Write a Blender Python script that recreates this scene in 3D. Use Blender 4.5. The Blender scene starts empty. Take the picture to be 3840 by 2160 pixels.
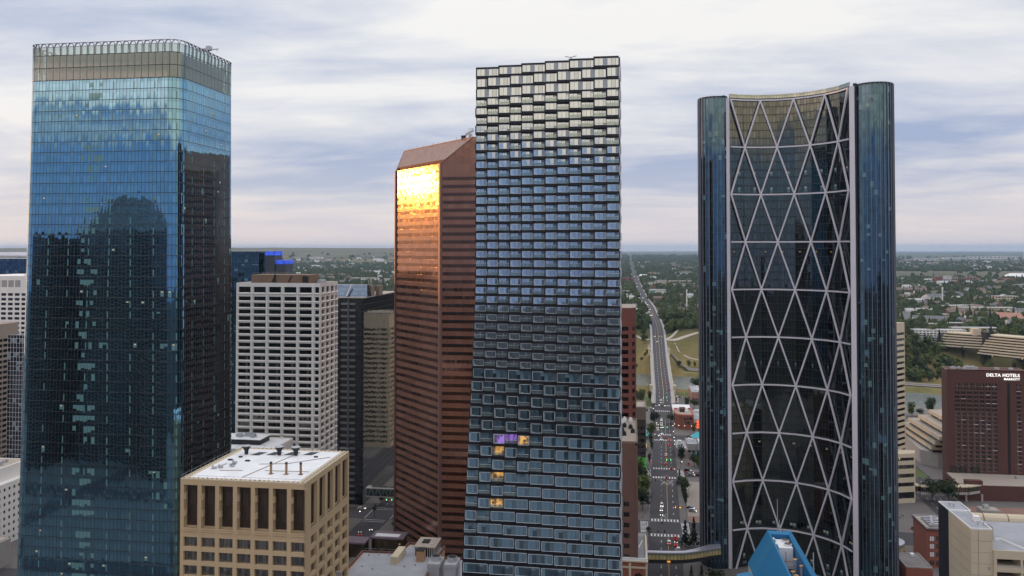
import bpy, math, random
from math import *
from mathutils import Vector, noise as mn
rnd = random.Random(7)
SC = bpy.context.scene
COL = SC.collection
R_ = math.radians

# ------------------------------------------------------------------ materials
def newmat(name):
    m = bpy.data.materials.new(name); m.use_nodes = True
    nt = m.node_tree; nt.nodes.clear()
    return m, nt
class NB:
    """small node-tree writer"""
    def __init__(s, nt): s.nt = nt
    def n(s, typ, ins=None, out=0, **kw):
        nd = s.nt.nodes.new(typ)
        for k, v in kw.items(): setattr(nd, k, v)
        for k, v in (ins or {}).items(): s.put(nd.inputs[k], v)
        return nd if out is None else nd.outputs[out]
    def put(s, sock, v):
        if isinstance(v, bpy.types.NodeSocket): s.nt.links.new(v, sock)
        elif isinstance(v, (tuple, list)) and sock.type == 'RGBA' and len(v) == 3: sock.default_value = (*v, 1)
        else: sock.default_value = v
    def m(s, op, a, b=None, c=None, clamp=False):
        nd = s.nt.nodes.new('ShaderNodeMath'); nd.operation = op; nd.use_clamp = clamp
        for i, v in enumerate((a, b, c)):
            if v is not None: s.put(nd.inputs[i], v)
        return nd.outputs[0]
    def mix(s, f, a, b, blend='MIX'):
        nd = s.nt.nodes.new('ShaderNodeMix'); nd.data_type = 'RGBA'; nd.blend_type = blend
        s.put(nd.inputs[0], f); s.put(nd.inputs[6], a); s.put(nd.inputs[7], b)
        return nd.outputs[2]
    def noise(s, vec, scale, detail=3, rough=.5, dist=0, out=0):
        return s.n('ShaderNodeTexNoise', {'Vector': vec, 'Scale': scale, 'Detail': detail, 'Roughness': rough, 'Distortion': dist}, out)
    def ramp(s, f, stops, interp='LINEAR'):
        nd = s.nt.nodes.new('ShaderNodeValToRGB'); cr = nd.color_ramp; cr.interpolation = interp
        while len(cr.elements) < len(stops): cr.elements.new(.5)
        for e, (p, c) in zip(cr.elements, stops): e.position = p; e.color = (*c, 1) if len(c) == 3 else c
        s.put(nd.inputs[0], f)
        return nd.outputs[0]
    def rng(s, v, a, b, c=0., d=1.):
        return s.n('ShaderNodeMapRange', {0: v, 1: a, 2: b, 3: c, 4: d}, clamp=True)
    def out(s, sh):
        o = s.nt.nodes.new('ShaderNodeOutputMaterial'); s.nt.links.new(sh, o.inputs[0])
    def bsdf(s, **k):
        nd = s.nt.nodes.new('ShaderNodeBsdfPrincipled')
        names = dict(col='Base Color', rough='Roughness', metal='Metallic', normal='Normal', emis='Emission Color', es='Emission Strength', alpha='Alpha', spec='Specular IOR Level', trans='Transmission Weight', ior='IOR')
        for q, v in k.items(): s.put(nd.inputs[names[q]], v)
        return nd.outputs[0]

def M(name, col, rough=.8, metal=0., var=.18, scale=.25, bump=0., fine=3., dark=None, streak=0.):
    """plain painted / stone / metal surface with large stains and fine grain"""
    m, nt = newmat(name); b = NB(nt)
    P = b.n('ShaderNodeNewGeometry', out=None).outputs['Position']
    if streak:
        P2 = b.n('ShaderNodeVectorMath', {0: P, 1: (1, 1, .12)}, operation='MULTIPLY')
    else: P2 = P
    n1 = b.noise(P2, scale, 5, .6)
    n2 = b.noise(P, fine, 2, .6)
    f = b.m('ADD', b.m('MULTIPLY', b.m('SUBTRACT', n1, .5), 2*var), b.m('MULTIPLY', b.m('SUBTRACT', n2, .5), var))
    c = b.mix(1., (*col, 1), b.n('ShaderNodeCombineColor', {0: b.m('ADD', f, 1), 1: b.m('ADD', f, 1), 2: b.m('ADD', f, 1)}), 'MULTIPLY')
    k = dict(col=c, rough=rough, metal=metal)
    if bump: k['normal'] = b.n('ShaderNodeBump', {'Strength': .5, 'Distance': bump, 'Height': n2})
    b.out(b.bsdf(**k)); return m

def EM(name, col, s):
    m, nt = newmat(name); b = NB(nt)
    b.out(b.bsdf(col=(.05, .05, .05, 1), emis=(*col, 1), es=s, rough=.6)); return m

def glass(name, tint, pw, ph, mw=.08, mh=.12, mul=(.02, .022, .025), sp=.25, sptint=.8, blind=.06, blindcol=(.25, .32, .32), ripple=.006,
          tilt=.006, rough=.04, var=.25, lit=0., litcol=(1, .55, .2), ls=1.5, seed=0., dim=.35, spmat=None, colp=0., alt=None):
    """curtain wall: panes, spandrels, mullions, blinds and the slightly pillowed panes that bend reflections; UV is in metres"""
    m, nt = newmat(name); b = NB(nt)
    uv = b.n('ShaderNodeUVMap', out=0)
    s = b.n('ShaderNodeSeparateXYZ', {0: uv}, None)
    a = b.m('DIVIDE', s.outputs[0], pw); v = b.m('DIVIDE', s.outputs[1], ph)
    fu = b.m('FRACT', a); fv = b.m('FRACT', v); cu = b.m('FLOOR', a); cv = b.m('FLOOR', v)
    wn = b.n('ShaderNodeTexWhiteNoise', {0: b.n('ShaderNodeCombineXYZ', {0: cu, 1: cv, 2: seed})}, None, noise_dimensions='3D')
    wv, wc = wn.outputs[0], b.n('ShaderNodeSeparateColor', {0: wn.outputs[1]}, None)
    # clustered offices: blinds come in groups
    clus = b.noise(b.n('ShaderNodeCombineXYZ', {0: b.m('MULTIPLY', cu, .13), 1: b.m('MULTIPLY', cv, .5), 2: seed}), 1., 2, .5)
    mm = b.m('MAXIMUM', b.m('LESS_THAN', fu, mw/pw), b.m('LESS_THAN', fv, mh/ph))
    vis_ = None
    ms = b.m('GREATER_THAN', fv, 1-sp)
    bl = b.m('MULTIPLY', b.m('GREATER_THAN', b.m('ADD', b.m('MULTIPLY', wv, .55), b.m('MULTIPLY', clus, .9)), 1.02-blind), b.m('SUBTRACT', 1, ms))
    bl = b.m('MULTIPLY', bl, b.m('GREATER_THAN', fv, b.m('MULTIPLY', wc.outputs[1], .6)))
    if alt:   # blinds drawn along one bank of panes, and pale columns standing behind every sixth pane
        ck = b.m('MULTIPLY', b.m('GREATER_THAN', cu, alt[0]-.5), b.m('LESS_THAN', cu, alt[1]+.5))
        ck = b.m('MULTIPLY', ck, b.m('GREATER_THAN', b.m('ADD', b.m('MULTIPLY', wc.outputs[2], .35), b.noise(b.n('ShaderNodeCombineXYZ', {0: b.m('MULTIPLY', cu, .15), 1: b.m('MULTIPLY', cv, .9), 2: 7.}), 1., 1, .5)), .72))
        ck = b.m('MULTIPLY', b.m('MULTIPLY', ck, b.m('SUBTRACT', 1, ms)), b.m('GREATER_THAN', fv, b.m('MULTIPLY', wc.outputs[1], .35)))
        cm = b.m('LESS_THAN', b.m('FRACT', b.m('DIVIDE', b.m('ADD', cu, 2.5), colp)), 1./colp)
        cm = b.m('MULTIPLY', b.m('MULTIPLY', cm, b.m('LESS_THAN', fu, .42)), b.m('MULTIPLY', b.m('SUBTRACT', 1, ms), b.m('GREATER_THAN', wv, .25)))
        bl = b.m('MAXIMUM', bl, b.m('MAXIMUM', ck, cm))
    tv = b.m('SUBTRACT', 1, b.m('MULTIPLY', wc.outputs[0], var))
    t3 = b.n('ShaderNodeCombineColor', {0: tv, 1: tv, 2: tv})
    gc = b.mix(1., (*tint, 1), t3, 'MULTIPLY')
    gc = b.mix(ms, gc, (*[q*sptint for q in tint], 1)) if spmat is None else b.mix(ms, gc, (*spmat[0], 1))
    gc = b.mix(bl, gc, (*blindcol, 1))
    gc = b.mix(mm, gc, (*mul, 1))
    metal = b.m('SUBTRACT', 1., b.m('MULTIPLY', mm, 1.))
    metal = b.m('MULTIPLY', metal, b.m('SUBTRACT', 1., b.m('MULTIPLY', bl, .75)))
    ro = b.m('ADD', rough, b.m('MULTIPLY', mm, .4))
    if spmat is not None:
        metal = b.m('MULTIPLY', metal, b.m('SUBTRACT', 1., b.m('MULTIPLY', ms, 1-spmat[1]))); ro = b.m('ADD', ro, b.m('MULTIPLY', ms, spmat[2]))
    pil = b.m('MULTIPLY', b.m('SINE', b.m('MULTIPLY', fu, pi)), b.m('SINE', b.m('MULTIPLY', fv, pi)))
    h = b.m('MULTIPLY', pil, b.m('MULTIPLY', ripple, b.m('ADD', .5, wc.outputs[1])))
    h = b.m('ADD', h, b.m('MULTIPLY', b.m('MULTIPLY', b.m('SUBTRACT', wc.outputs[0], .5), fu), tilt*pw*2))
    h = b.m('ADD', h, b.m('MULTIPLY', b.m('MULTIPLY', b.m('SUBTRACT', wc.outputs[2], .5), fv), tilt*ph*2))
    k = dict(col=gc, rough=ro, metal=metal, normal=b.n('ShaderNodeBump', {'Strength': 1., 'Distance': 1., 'Height': h}))
    if lit:
        lm = b.m('MULTIPLY', b.m('GREATER_THAN', b.m('ADD', b.m('MULTIPLY', wv, .75), b.m('MULTIPLY', clus, .4)), 1.0-lit), b.m('SUBTRACT', 1, b.m('MAXIMUM', mm, ms)))
        lm = b.m('MULTIPLY', lm, b.m('MULTIPLY', b.m('MULTIPLY', b.m('GREATER_THAN', fu, .3), b.m('LESS_THAN', fu, .75)), b.m('MULTIPLY', b.m('GREATER_THAN', fv, .55), b.m('LESS_THAN', fv, .62))))
        k['emis'] = (*litcol, 1); k['es'] = b.m('MULTIPLY', lm, ls)
    b.out(b.bsdf(**k)); return m

def leafmat(name, c1, c2):
    m, nt = newmat(name); b = NB(nt)
    g = b.n('ShaderNodeNewGeometry', out=None)
    n1 = b.noise(g.outputs['Position'], .35, 2, .6)
    oi = b.n('ShaderNodeObjectInfo', out=None)
    f = b.m('ADD', b.m('MULTIPLY', n1, .7), b.m('MULTIPLY', oi.outputs['Random'], .35))
    c = b.mix(b.rng(f, .3, .8), (*c1, 1), (*c2, 1))
    b.out(b.bsdf(col=c, rough=.85, spec=.2)); return m

# ------------------------------------------------------------------ meshes
class MB:
    def __init__(s): s.v = []; s.f = []; s.mi = []; s.uo = {}
    def face(s, pts, mi=0, uo=None):
        i = len(s.v); s.v += [tuple(p) for p in pts]; s.f.append(tuple(range(i, i+len(pts)))); s.mi.append(mi)
        if uo is not None: s.uo[len(s.f)-1] = uo
        return s
    def box(s, x0, x1, y0, y1, z0, z1, mi=0, bottom=True):
        i = len(s.v)
        s.v += [(x0, y0, z0), (x1, y0, z0), (x1, y1, z0), (x0, y1, z0), (x0, y0, z1), (x1, y0, z1), (x1, y1, z1), (x0, y1, z1)]
        F = [(0, 1, 5, 4), (1, 2, 6, 5), (2, 3, 7, 6), (3, 0, 4, 7), (4, 5, 6, 7)] + ([(3, 2, 1, 0)] if bottom else [])
        s.f += [tuple(i+k for k in q) for q in F]; s.mi += [mi]*len(F); return s
    def obox(s, c, t, L, W, z0, z1, mi=0):
        """box centred on c, long axis along 2D unit t"""
        n = (-t[1], t[0]); q = []
        for a, d in ((-1, -1), (1, -1), (1, 1), (-1, 1)):
            q.append((c[0]+t[0]*a*L/2+n[0]*d*W/2, c[1]+t[1]*a*L/2+n[1]*d*W/2))
        return s.prism(q, z0, z1, mi)
    def prism(s, pts, z0, z1, mi=0, cap=True, mt=None, pts2=None):
        p2 = pts2 or pts; n = len(pts); i = len(s.v)
        f0 = z0 if callable(z0) else (lambda p: z0); f1 = z1 if callable(z1) else (lambda p: z1)
        s.v += [(x, y, f0((x, y))) for x, y in pts]+[(x, y, f1((x, y))) for x, y in p2]
        for k in range(n):
            j = (k+1) % n; s.f.append((i+k, i+j, i+n+j, i+n+k)); s.mi.append(mi)
        if cap:
            s.f.append(tuple(i+n+k for k in range(n))); s.mi.append(mi if mt is None else mt)
            s.f.append(tuple(i+k for k in reversed(range(n)))); s.mi.append(mi)
        return s
    def loft(s, pa, za, pb, zb, mi=0, close=True):
        """wall between two outlines with a continuous u in metres"""
        n = len(pa); u = 0.
        for k in range(n if close else n-1):
            j = (k+1) % n
            L = hypot(pb[j][0]-pb[k][0], pb[j][1]-pb[k][1])
            s.face([(*pa[k], za), (*pa[j], za), (*pb[j], zb), (*pb[k], zb)], mi, (u, u+L, za, zb)); u += L
        return s
    def tube(s, p, q, r, n=6, r2=None, mi=0):
        p = Vector(p); q = Vector(q); d = (q-p).normalized(); r2 = r if r2 is None else r2
        a = d.orthogonal().normalized(); bb = d.cross(a); i = len(s.v)
        for c, rr in ((p, r), (q, r2)):
            for k in range(n):
                t = 2*pi*(k+.5)/n; s.v.append(tuple(c+a*cos(t)*rr+bb*sin(t)*rr))
        for k in range(n):
            j = (k+1) % n; s.f.append((i+k, i+j, i+n+j, i+n+k)); s.mi.append(mi)
        s.f.append(tuple(i+n+k for k in range(n))); s.mi.append(mi); s.f.append(tuple(i+k for k in reversed(range(n)))); s.mi.append(mi)
        return s
    def beam(s, p, q, w, h, up=(0, 0, 1), mi=0):
        p = Vector(p); q = Vector(q); d = (q-p).normalized(); sd = d.cross(Vector(up))
        if sd.length < 1e-4: sd = Vector((1, 0, 0))
        sd.normalize(); uu = sd.cross(d); i = len(s.v)
        for c in (p, q):
            for a, b_ in ((-1, -1), (1, -1), (1, 1), (-1, 1)): s.v.append(tuple(c+sd*a*w/2+uu*b_*h/2))
        for F in ((0, 1, 5, 4), (1, 2, 6, 5), (2, 3, 7, 6), (3, 0, 4, 7), (3, 2, 1, 0), (4, 5, 6, 7)): s.f.append(tuple(i+k for k in F)); s.mi.append(mi)
        return s
    def ext(s, o):
        i = len(s.v); k0 = len(s.f); s.v += o.v; s.f += [tuple(i+k for k in q) for q in o.f]; s.mi += o.mi
        for k, w in o.uo.items(): s.uo[k0+k] = w
        return s
    def build(s, name, mats, parent=None, loc=None, smooth=False):
        if not isinstance(mats, (list, tuple)): mats = [mats]
        off = Vector(parent['base']) if parent is not None else Vector(loc or (0, 0, 0))
        me = bpy.data.meshes.new(name)
        me.from_pydata([(x-off.x, y-off.y, z-off.z) for x, y, z in s.v], [], s.f)
        for m in mats: me.materials.append(m)
        if len(mats) > 1: me.polygons.foreach_set('material_index', s.mi)
        uvl = me.uv_layers.new(name='UVMap').data; V = s.v
        for k, p in enumerate(me.polygons):
            if smooth: p.use_smooth = True
            n = p.normal; f = s.f[k]
            if k in s.uo:
                u0, u1, z0, z1 = s.uo[k]
                for li, c in zip(p.loop_indices, ((u0, z0), (u1, z0), (u1, z1), (u0, z1))): uvl[li].uv = c
            elif abs(n.z) < .75 and (n.x or n.y):
                l = hypot(n.x, n.y); tx, ty = -n.y/l, n.x/l
                us = [V[i][0]*tx+V[i][1]*ty for i in f]; m0 = min(us)
                for li, i, u in zip(p.loop_indices, f, us): uvl[li].uv = (u-m0, V[i][2])
            else:
                for li, i in zip(p.loop_indices, f): uvl[li].uv = (V[i][0], V[i][1])
        ob = bpy.data.objects.new(name, me); COL.objects.link(ob)
        if parent is not None: ob.parent = parent; ob['base'] = tuple(off)
        else: ob.location = off; ob['base'] = tuple(off)
        return ob

def tag(o, label=None, cat=None, group=None, kind=None):
    if label: o['label'] = label
    if cat: o['category'] = cat
    if group: o['group'] = group
    if kind: o['kind'] = kind
    return o
def root(name, label, cat, loc=(0, 0, 0), group=None):
    o = bpy.data.objects.new(name, None); COL.objects.link(o); o.location = loc; o['base'] = tuple(loc)
    o.empty_display_size = 1
    return tag(o, label, cat, group)
def structure(o): o['kind'] = 'structure'; return o
def copy_tree(o, loc, rz=0, label=None, cat=None, group=None, scale=None):
    r = o.copy(); COL.objects.link(r); r.location = loc; r.rotation_euler = (0, 0, rz)
    if scale: r.scale = scale
    tag(r, label, cat, group)
    for ch in KIDS.get(o.name, []):
        c = ch.copy(); COL.objects.link(c); c.parent = r
        for g in KIDS.get(ch.name, []):
            d = g.copy(); COL.objects.link(d); d.parent = c
    return r
KIDS = {}
def kid(ob): KIDS.setdefault(ob.parent.name, []).append(ob); return ob

def wallgrid(W, wins, p, t, Wd, z0, z1, us, zs, d=.5, vis=-1e9, extra=None):
    """wall from p along t (2D, to the right seen from outside) with recessed openings us x zs"""
    n = (t[1], -t[0])
    def P(u, z, k=0.): return (p[0]+t[0]*u-n[0]*k, p[1]+t[1]*u-n[1]*k, z)
    def q(u0, u1, a, b_): 
        if u1-u0 > 1e-4 and b_-a > 1e-4: W.face([P(u0, a), P(u1, a), P(u1, b_), P(u0, b_)])
    zs = sorted(zs); zz = z0
    for a, b_ in zs:
        q(0, Wd, zz, a); uu = 0
        for u0, u1 in us:
            q(uu, u0, a, b_); uu = u1
            W.face([P(u0, a), P(u0, b_), P(u0, b_, d), P(u0, a, d)][::-1]); W.face([P(u1, a), P(u1, b_), P(u1, b_, d), P(u1, a, d)])
            W.face([P(u0, a), P(u1, a), P(u1, a, d), P(u0, a, d)]); W.face([P(u0, b_), P(u1, b_), P(u1, b_, d), P(u0, b_, d)][::-1])
            m = MB(); m.face([P(u0, a, d), P(u1, a, d), P(u1, b_, d), P(u0, b_, d)])
            if extra: extra(m, P, u0, u1, a, b_, d)
            wins.append(((0 if a > vis else 1e6)+hypot(p[0]+t[0]*u0, p[1]+t[1]*u0, a-160), m))
        q(uu, Wd, a, b_); zz = b_
    q(0, Wd, zz, z1)
def flush(R, wins, name, mats, cap=100):
    wins = sorted(wins, key=lambda w: w[0]); rest = MB(); k = 0
    mats = mats if isinstance(mats, list) else [mats]
    for i, (_, m) in enumerate(wins):
        if i < (cap if len(wins) > cap else 1e9): m.build(name, mats, R)
        else: rest.ext(m); k += 1
    if k: rest.build(name, mats, R)['kind'] = 'stuff'
def rep(a, pitch, w, n): return [(a+i*pitch, a+i*pitch+w) for i in range(n)]
def roundrect(x0, x1, y0, y1, r, n=6):
    o = []
    for cx, cy, a0 in ((x0+r, y0+r, 180), (x1-r, y0+r, 270), (x1-r, y1-r, 0), (x0+r, y1-r, 90)):
        for k in range(n+1):
            a = R_(a0+90*k/n); o.append((cx+r*cos(a), cy+r*sin(a)))
    return o

# shared materials
MT = {}
MT['steel'] = M('pale_steel', (.42, .42, .46), .45, .3, .08)
MT['dark'] = M('dark_metal', (.02, .022, .026), .5, .3, .1)
MT['roofgrey'] = M('grey_roof_membrane', (.32, .33, .36), .9, 0, .36, .12)
MT['roofwhite'] = M('white_roof_membrane', (.78, .79, .8), .85, 0, .2, .14)
MT['rooftan'] = M('gravel_roof', (.36, .31, .26), .95, 0, .2, .2)
MT['mech'] = M('galvanised_metal', (.45, .46, .48), .5, .4, .15)
MT['white'] = M('white_paint', (.75, .75, .75), .6, 0, .08)
MT['conc'] = M('concrete', (.36, .34, .32), .9, 0, .15)
MT['beige'] = M('sandstone_concrete', (.50, .37, .22), .9, 0, .1, .15, 0, 4., streak=1)
MT['cream'] = M('cream_precast', (.55, .47, .34), .9, 0, .1, .1, streak=1)
MT['precast'] = M('white_precast', (.76, .73, .69), .85, 0, .08, .1, streak=1)
MT['brick'] = M('red_brown_brick', (.10, .038, .03), .9, 0, .15, .3)
MT['brickr'] = M('red_brick', (.28, .09, .06), .9, 0, .15, .3)
MT['brickt'] = M('tan_brick', (.42, .24, .13), .9, 0, .15, .3)
MT['rail'] = M('rail_metal', (.3, .31, .32), .5, .5, .1)
MT['lampw'] = EM('white_lamp', (1, .9, .75), 4)
MT['lampg'] = EM('green_signal_lamp', (.05, 1, .35), 6)
MT['lampr'] = EM('red_tail_lamp', (1, .05, .03), 4)
MT['lampo'] = EM('orange_lamp', (1, .35, .05), 8)
MT['asphalt'] = M('asphalt', (.048, .045, .051), .9, 0, .22, .06)
MT['pave'] = M('concrete_pavement', (.135, .122, .115), .9, 0, .2, .08)
MT['line'] = M('white_road_paint', (.72, .71, .7), .8, 0, .15, 1.)
MT['yline'] = M('yellow_road_paint', (.55, .33, .1), .8, 0, .15, 1.)
MT['kerb'] = M('kerb_stone', (.4, .38, .36), .9, 0, .1)
# ================================================================== rounded blue glass tower (left)
G_brook = glass('blue_curtain_glass', (.18, .385, .56), 1.55, 4.358, .16, .24, sp=.3, sptint=.8, blind=-.03, blindcol=(.14, .30, .32), ripple=.0045, tilt=.005, rough=.03, var=.2, lit=.035, litcol=(1, .55, .2), ls=.8, seed=1, alt=(19, 24), colp=6.)
def tower_rounded():
    R = root('office_tower', 'tall blue glass tower with rounded corners and arched glass crown, leftmost skyscraper', 'skyscraper', (-218, 335, 0))
    a = roundrect(-259.2, -182.6, 314.5, 363.5, 5.5, 6); t = roundrect(-254.6, -184.4, 314.5, 363, 5.5, 6)
    zc = 231
    MB().loft(a, 0, t, zc).build('curtain_wall', G_brook, R)
    r = MB(); r.face([(x, y, zc-.2) for x, y in t]); r.build('roof', MT['roofgrey'], R)
    # crown: translucent screen, three rows of wide panes
    m, nt = newmat('crown_screen_glass'); b = NB(nt)
    uv = b.n('ShaderNodeUVMap', out=0); s = b.n('ShaderNodeSeparateXYZ', {0: uv}, None)
    fu = b.m('FRACT', b.m('DIVIDE', s.outputs[0], 3.12)); fv = b.m('FRACT', b.m('DIVIDE', b.m('SUBTRACT', s.outputs[1], 231), 5.3))
    mm = b.m('MAXIMUM', b.m('LESS_THAN', fu, .075), b.m('LESS_THAN', fv, .06))
    pil = b.m('MULTIPLY', b.m('SINE', b.m('MULTIPLY', fu, pi)), b.m('SINE', b.m('MULTIPLY', fv, pi)))
    gl = b.bsdf(col=(.36, .44, .45, 1), metal=.85, rough=.05, normal=b.n('ShaderNodeBump', {'Strength': 1., 'Distance': 1., 'Height': b.m('MULTIPLY', pil, .012)}))
    tr = b.n('ShaderNodeBsdfTransparent', {0: (.66, .8, .8, 1)})
    g2 = b.n('ShaderNodeMixShader', {0: .62, 1: gl, 2: tr})
    b.out(b.n('ShaderNodeMixShader', {0: mm, 1: g2, 2: b.bsdf(col=(.03, .035, .035, 1), rough=.5)}))
    MB().loft(t, zc, t, 245.4).build('crown_screen', m, R)
    scr = M('crown_inner_screen', (.17, .19, .19), .8, 0, .1)
    i2 = roundrect(-248.5, -187.6, 318.2, 358.6, 1, 2)
    MB().prism(i2, zc-.1, 242.6).build('plant_room', scr, R)
    rib = M('crown_rib_metal', (.22, .24, .27), .4, .5, .1)
    # arched ribs, evenly along the perimeter
    per = []; L = 0
    P = t+[t[0]]
    seg = [hypot(P[k+1][0]-P[k][0], P[k+1][1]-P[k][1]) for k in range(len(t))]; tot = sum(seg)
    N = 72
    rails = MB(); rail2 = MB()
    def at(s_):
        s_ %= tot
        for k, l in enumerate(seg):
            if s_ <= l: 
                f = s_/l if l else 0; x = P[k][0]+(P[k+1][0]-P[k][0])*f; y = P[k][1]+(P[k+1][1]-P[k][1])*f
                return x, y, (P[k+1][1]-P[k][1])/l, -(P[k+1][0]-P[k][0])/l, (P[k+1][0]-P[k][0])/l, (P[k+1][1]-P[k][1])/l
            s_ -= l
    for k in range(N):
        x, y, nx, ny, tx, ty = at(k*tot/N+.01); w = tot/N*.42
        rb = MB(); pts = []
        for q in range(7):
            a_ = pi*q/6; pts.append((x-nx*.55+tx*w*(1-cos(a_)), y-ny*.55+ty*w*(1-cos(a_)), 245.2+1.75*sin(a_)))
        for p, q in zip(pts, pts[1:]): rb.beam(p, q, .5, .22)
        p = pts[0]; rb.beam((p[0]-nx*.2, p[1]-ny*.2, 232), p, .28, .5, (nx, ny, 0))
        p = pts[-1]; rb.beam((p[0]-nx*.9, p[1]-ny*.9, 236.5), p, .5, .3, (nx, ny, 0))
        rb.build('crown_rib', rib, R)
    for k in range(96):
        p = at(k*tot/96); q = at((k+1)*tot/96)
        rails.beam((p[0], p[1], 246.9), (q[0], q[1], 246.9), .35, .22)
        rail2.beam((p[0], p[1], 245.4), (q[0], q[1], 245.4), .2, .2)
    rails.build('crown_rail', rib, R); rail2.build('crown_rail', rib, R)
    # window-cleaning crane on the roof
    K = root('roof_crane', 'small window cleaning crane with cross arm on the roof of the rounded blue tower', 'crane', (-189.3, 347, 242.6))
    MB().tube((-189.3, 347, 242.6), (-189.3, 347, 250.2), .35, 6).build('mast', MT['dark'], K)
    MB().box(-190.2, -188.2, 346, 348, 250, 251.9).build('cab', MT['mech'], K)
    c = MB(); c.beam((-195.6, 347, 250.3), (-184.6, 347, 250.5), .5, .35); c.beam((-195.6, 347, 250.3), (-190, 347, 251.3), .15, .15)
    for x in (-194.5, -185.4): c.tube((x, 347, 250.2), (x, 347, 249.2), .12, 4)
    c.box(-192.6, -190.9, 346.4, 347.6, 249.7, 250.9); c.build('boom', MT['mech'], K)
tower_rounded()

# ================================================================== brown granite tower with gold glass
def banded_mats(n, sp, gl, pw, rough=.12, tint2=.9):
    return glass(n, gl, pw, 50., .16, .1, (.05, .022, .018), 0, 1, -9, ripple=.006, tilt=.012, rough=rough, var=.25)
GR = M('polished_brown_granite', (.20, .095, .07), .33, .25, .1, .15)
GG = glass('bronze_mirror_glass', (.15, .082, .064), 1.3, 4.0, .1, .05, (.05, .02, .015), 0, 1, -9, ripple=.006, tilt=.014, rough=.1, var=.35)
def granite(name, col, metal, rough):
    """polished granite sheets, slightly out of plane, with thin joints"""
    m, nt = newmat(name); b = NB(nt)
    uv = b.n('ShaderNodeUVMap', out=0); s = b.n('ShaderNodeSeparateXYZ', {0: uv}, None)
    a = b.m('DIVIDE', s.outputs[0], 3.9); v = b.m('DIVIDE', s.outputs[1], 4.06); cu = b.m('FLOOR', a); fu = b.m('FRACT', a); cv = b.m('FLOOR', v)
    wn = b.n('ShaderNodeTexWhiteNoise', {0: b.n('ShaderNodeCombineXYZ', {0: cu, 1: cv, 2: 3.})}, None, noise_dimensions='3D')
    wc = b.n('ShaderNodeSeparateColor', {0: wn.outputs[1]}, None)
    h = b.m('MULTIPLY', b.m('SUBTRACT', wc.outputs[0], .5), b.m('MULTIPLY', fu, .05))
    P = b.n('ShaderNodeNewGeometry', out=None).outputs['Position']
    h = b.m('ADD', h, b.m('MULTIPLY', b.noise(P, .45, 2, .5), .035))
    f = b.m('ADD', .88, b.m('MULTIPLY', wc.outputs[1], .24))
    c = b.mix(1., (*col, 1), b.n('ShaderNodeCombineColor', {0: f, 1: f, 2: f}), 'MULTIPLY')
    c = b.mix(b.m('LESS_THAN', fu, .018), c, (.04, .02, .018, 1))
    b.out(b.bsdf(col=c, metal=metal, rough=rough, normal=b.n('ShaderNodeBump', {'Strength': 1., 'Distance': 1., 'Height': h}))); return m
GRP = granite('polished_granite_sheet', (.27, .125, .082), .36, .12)
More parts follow.
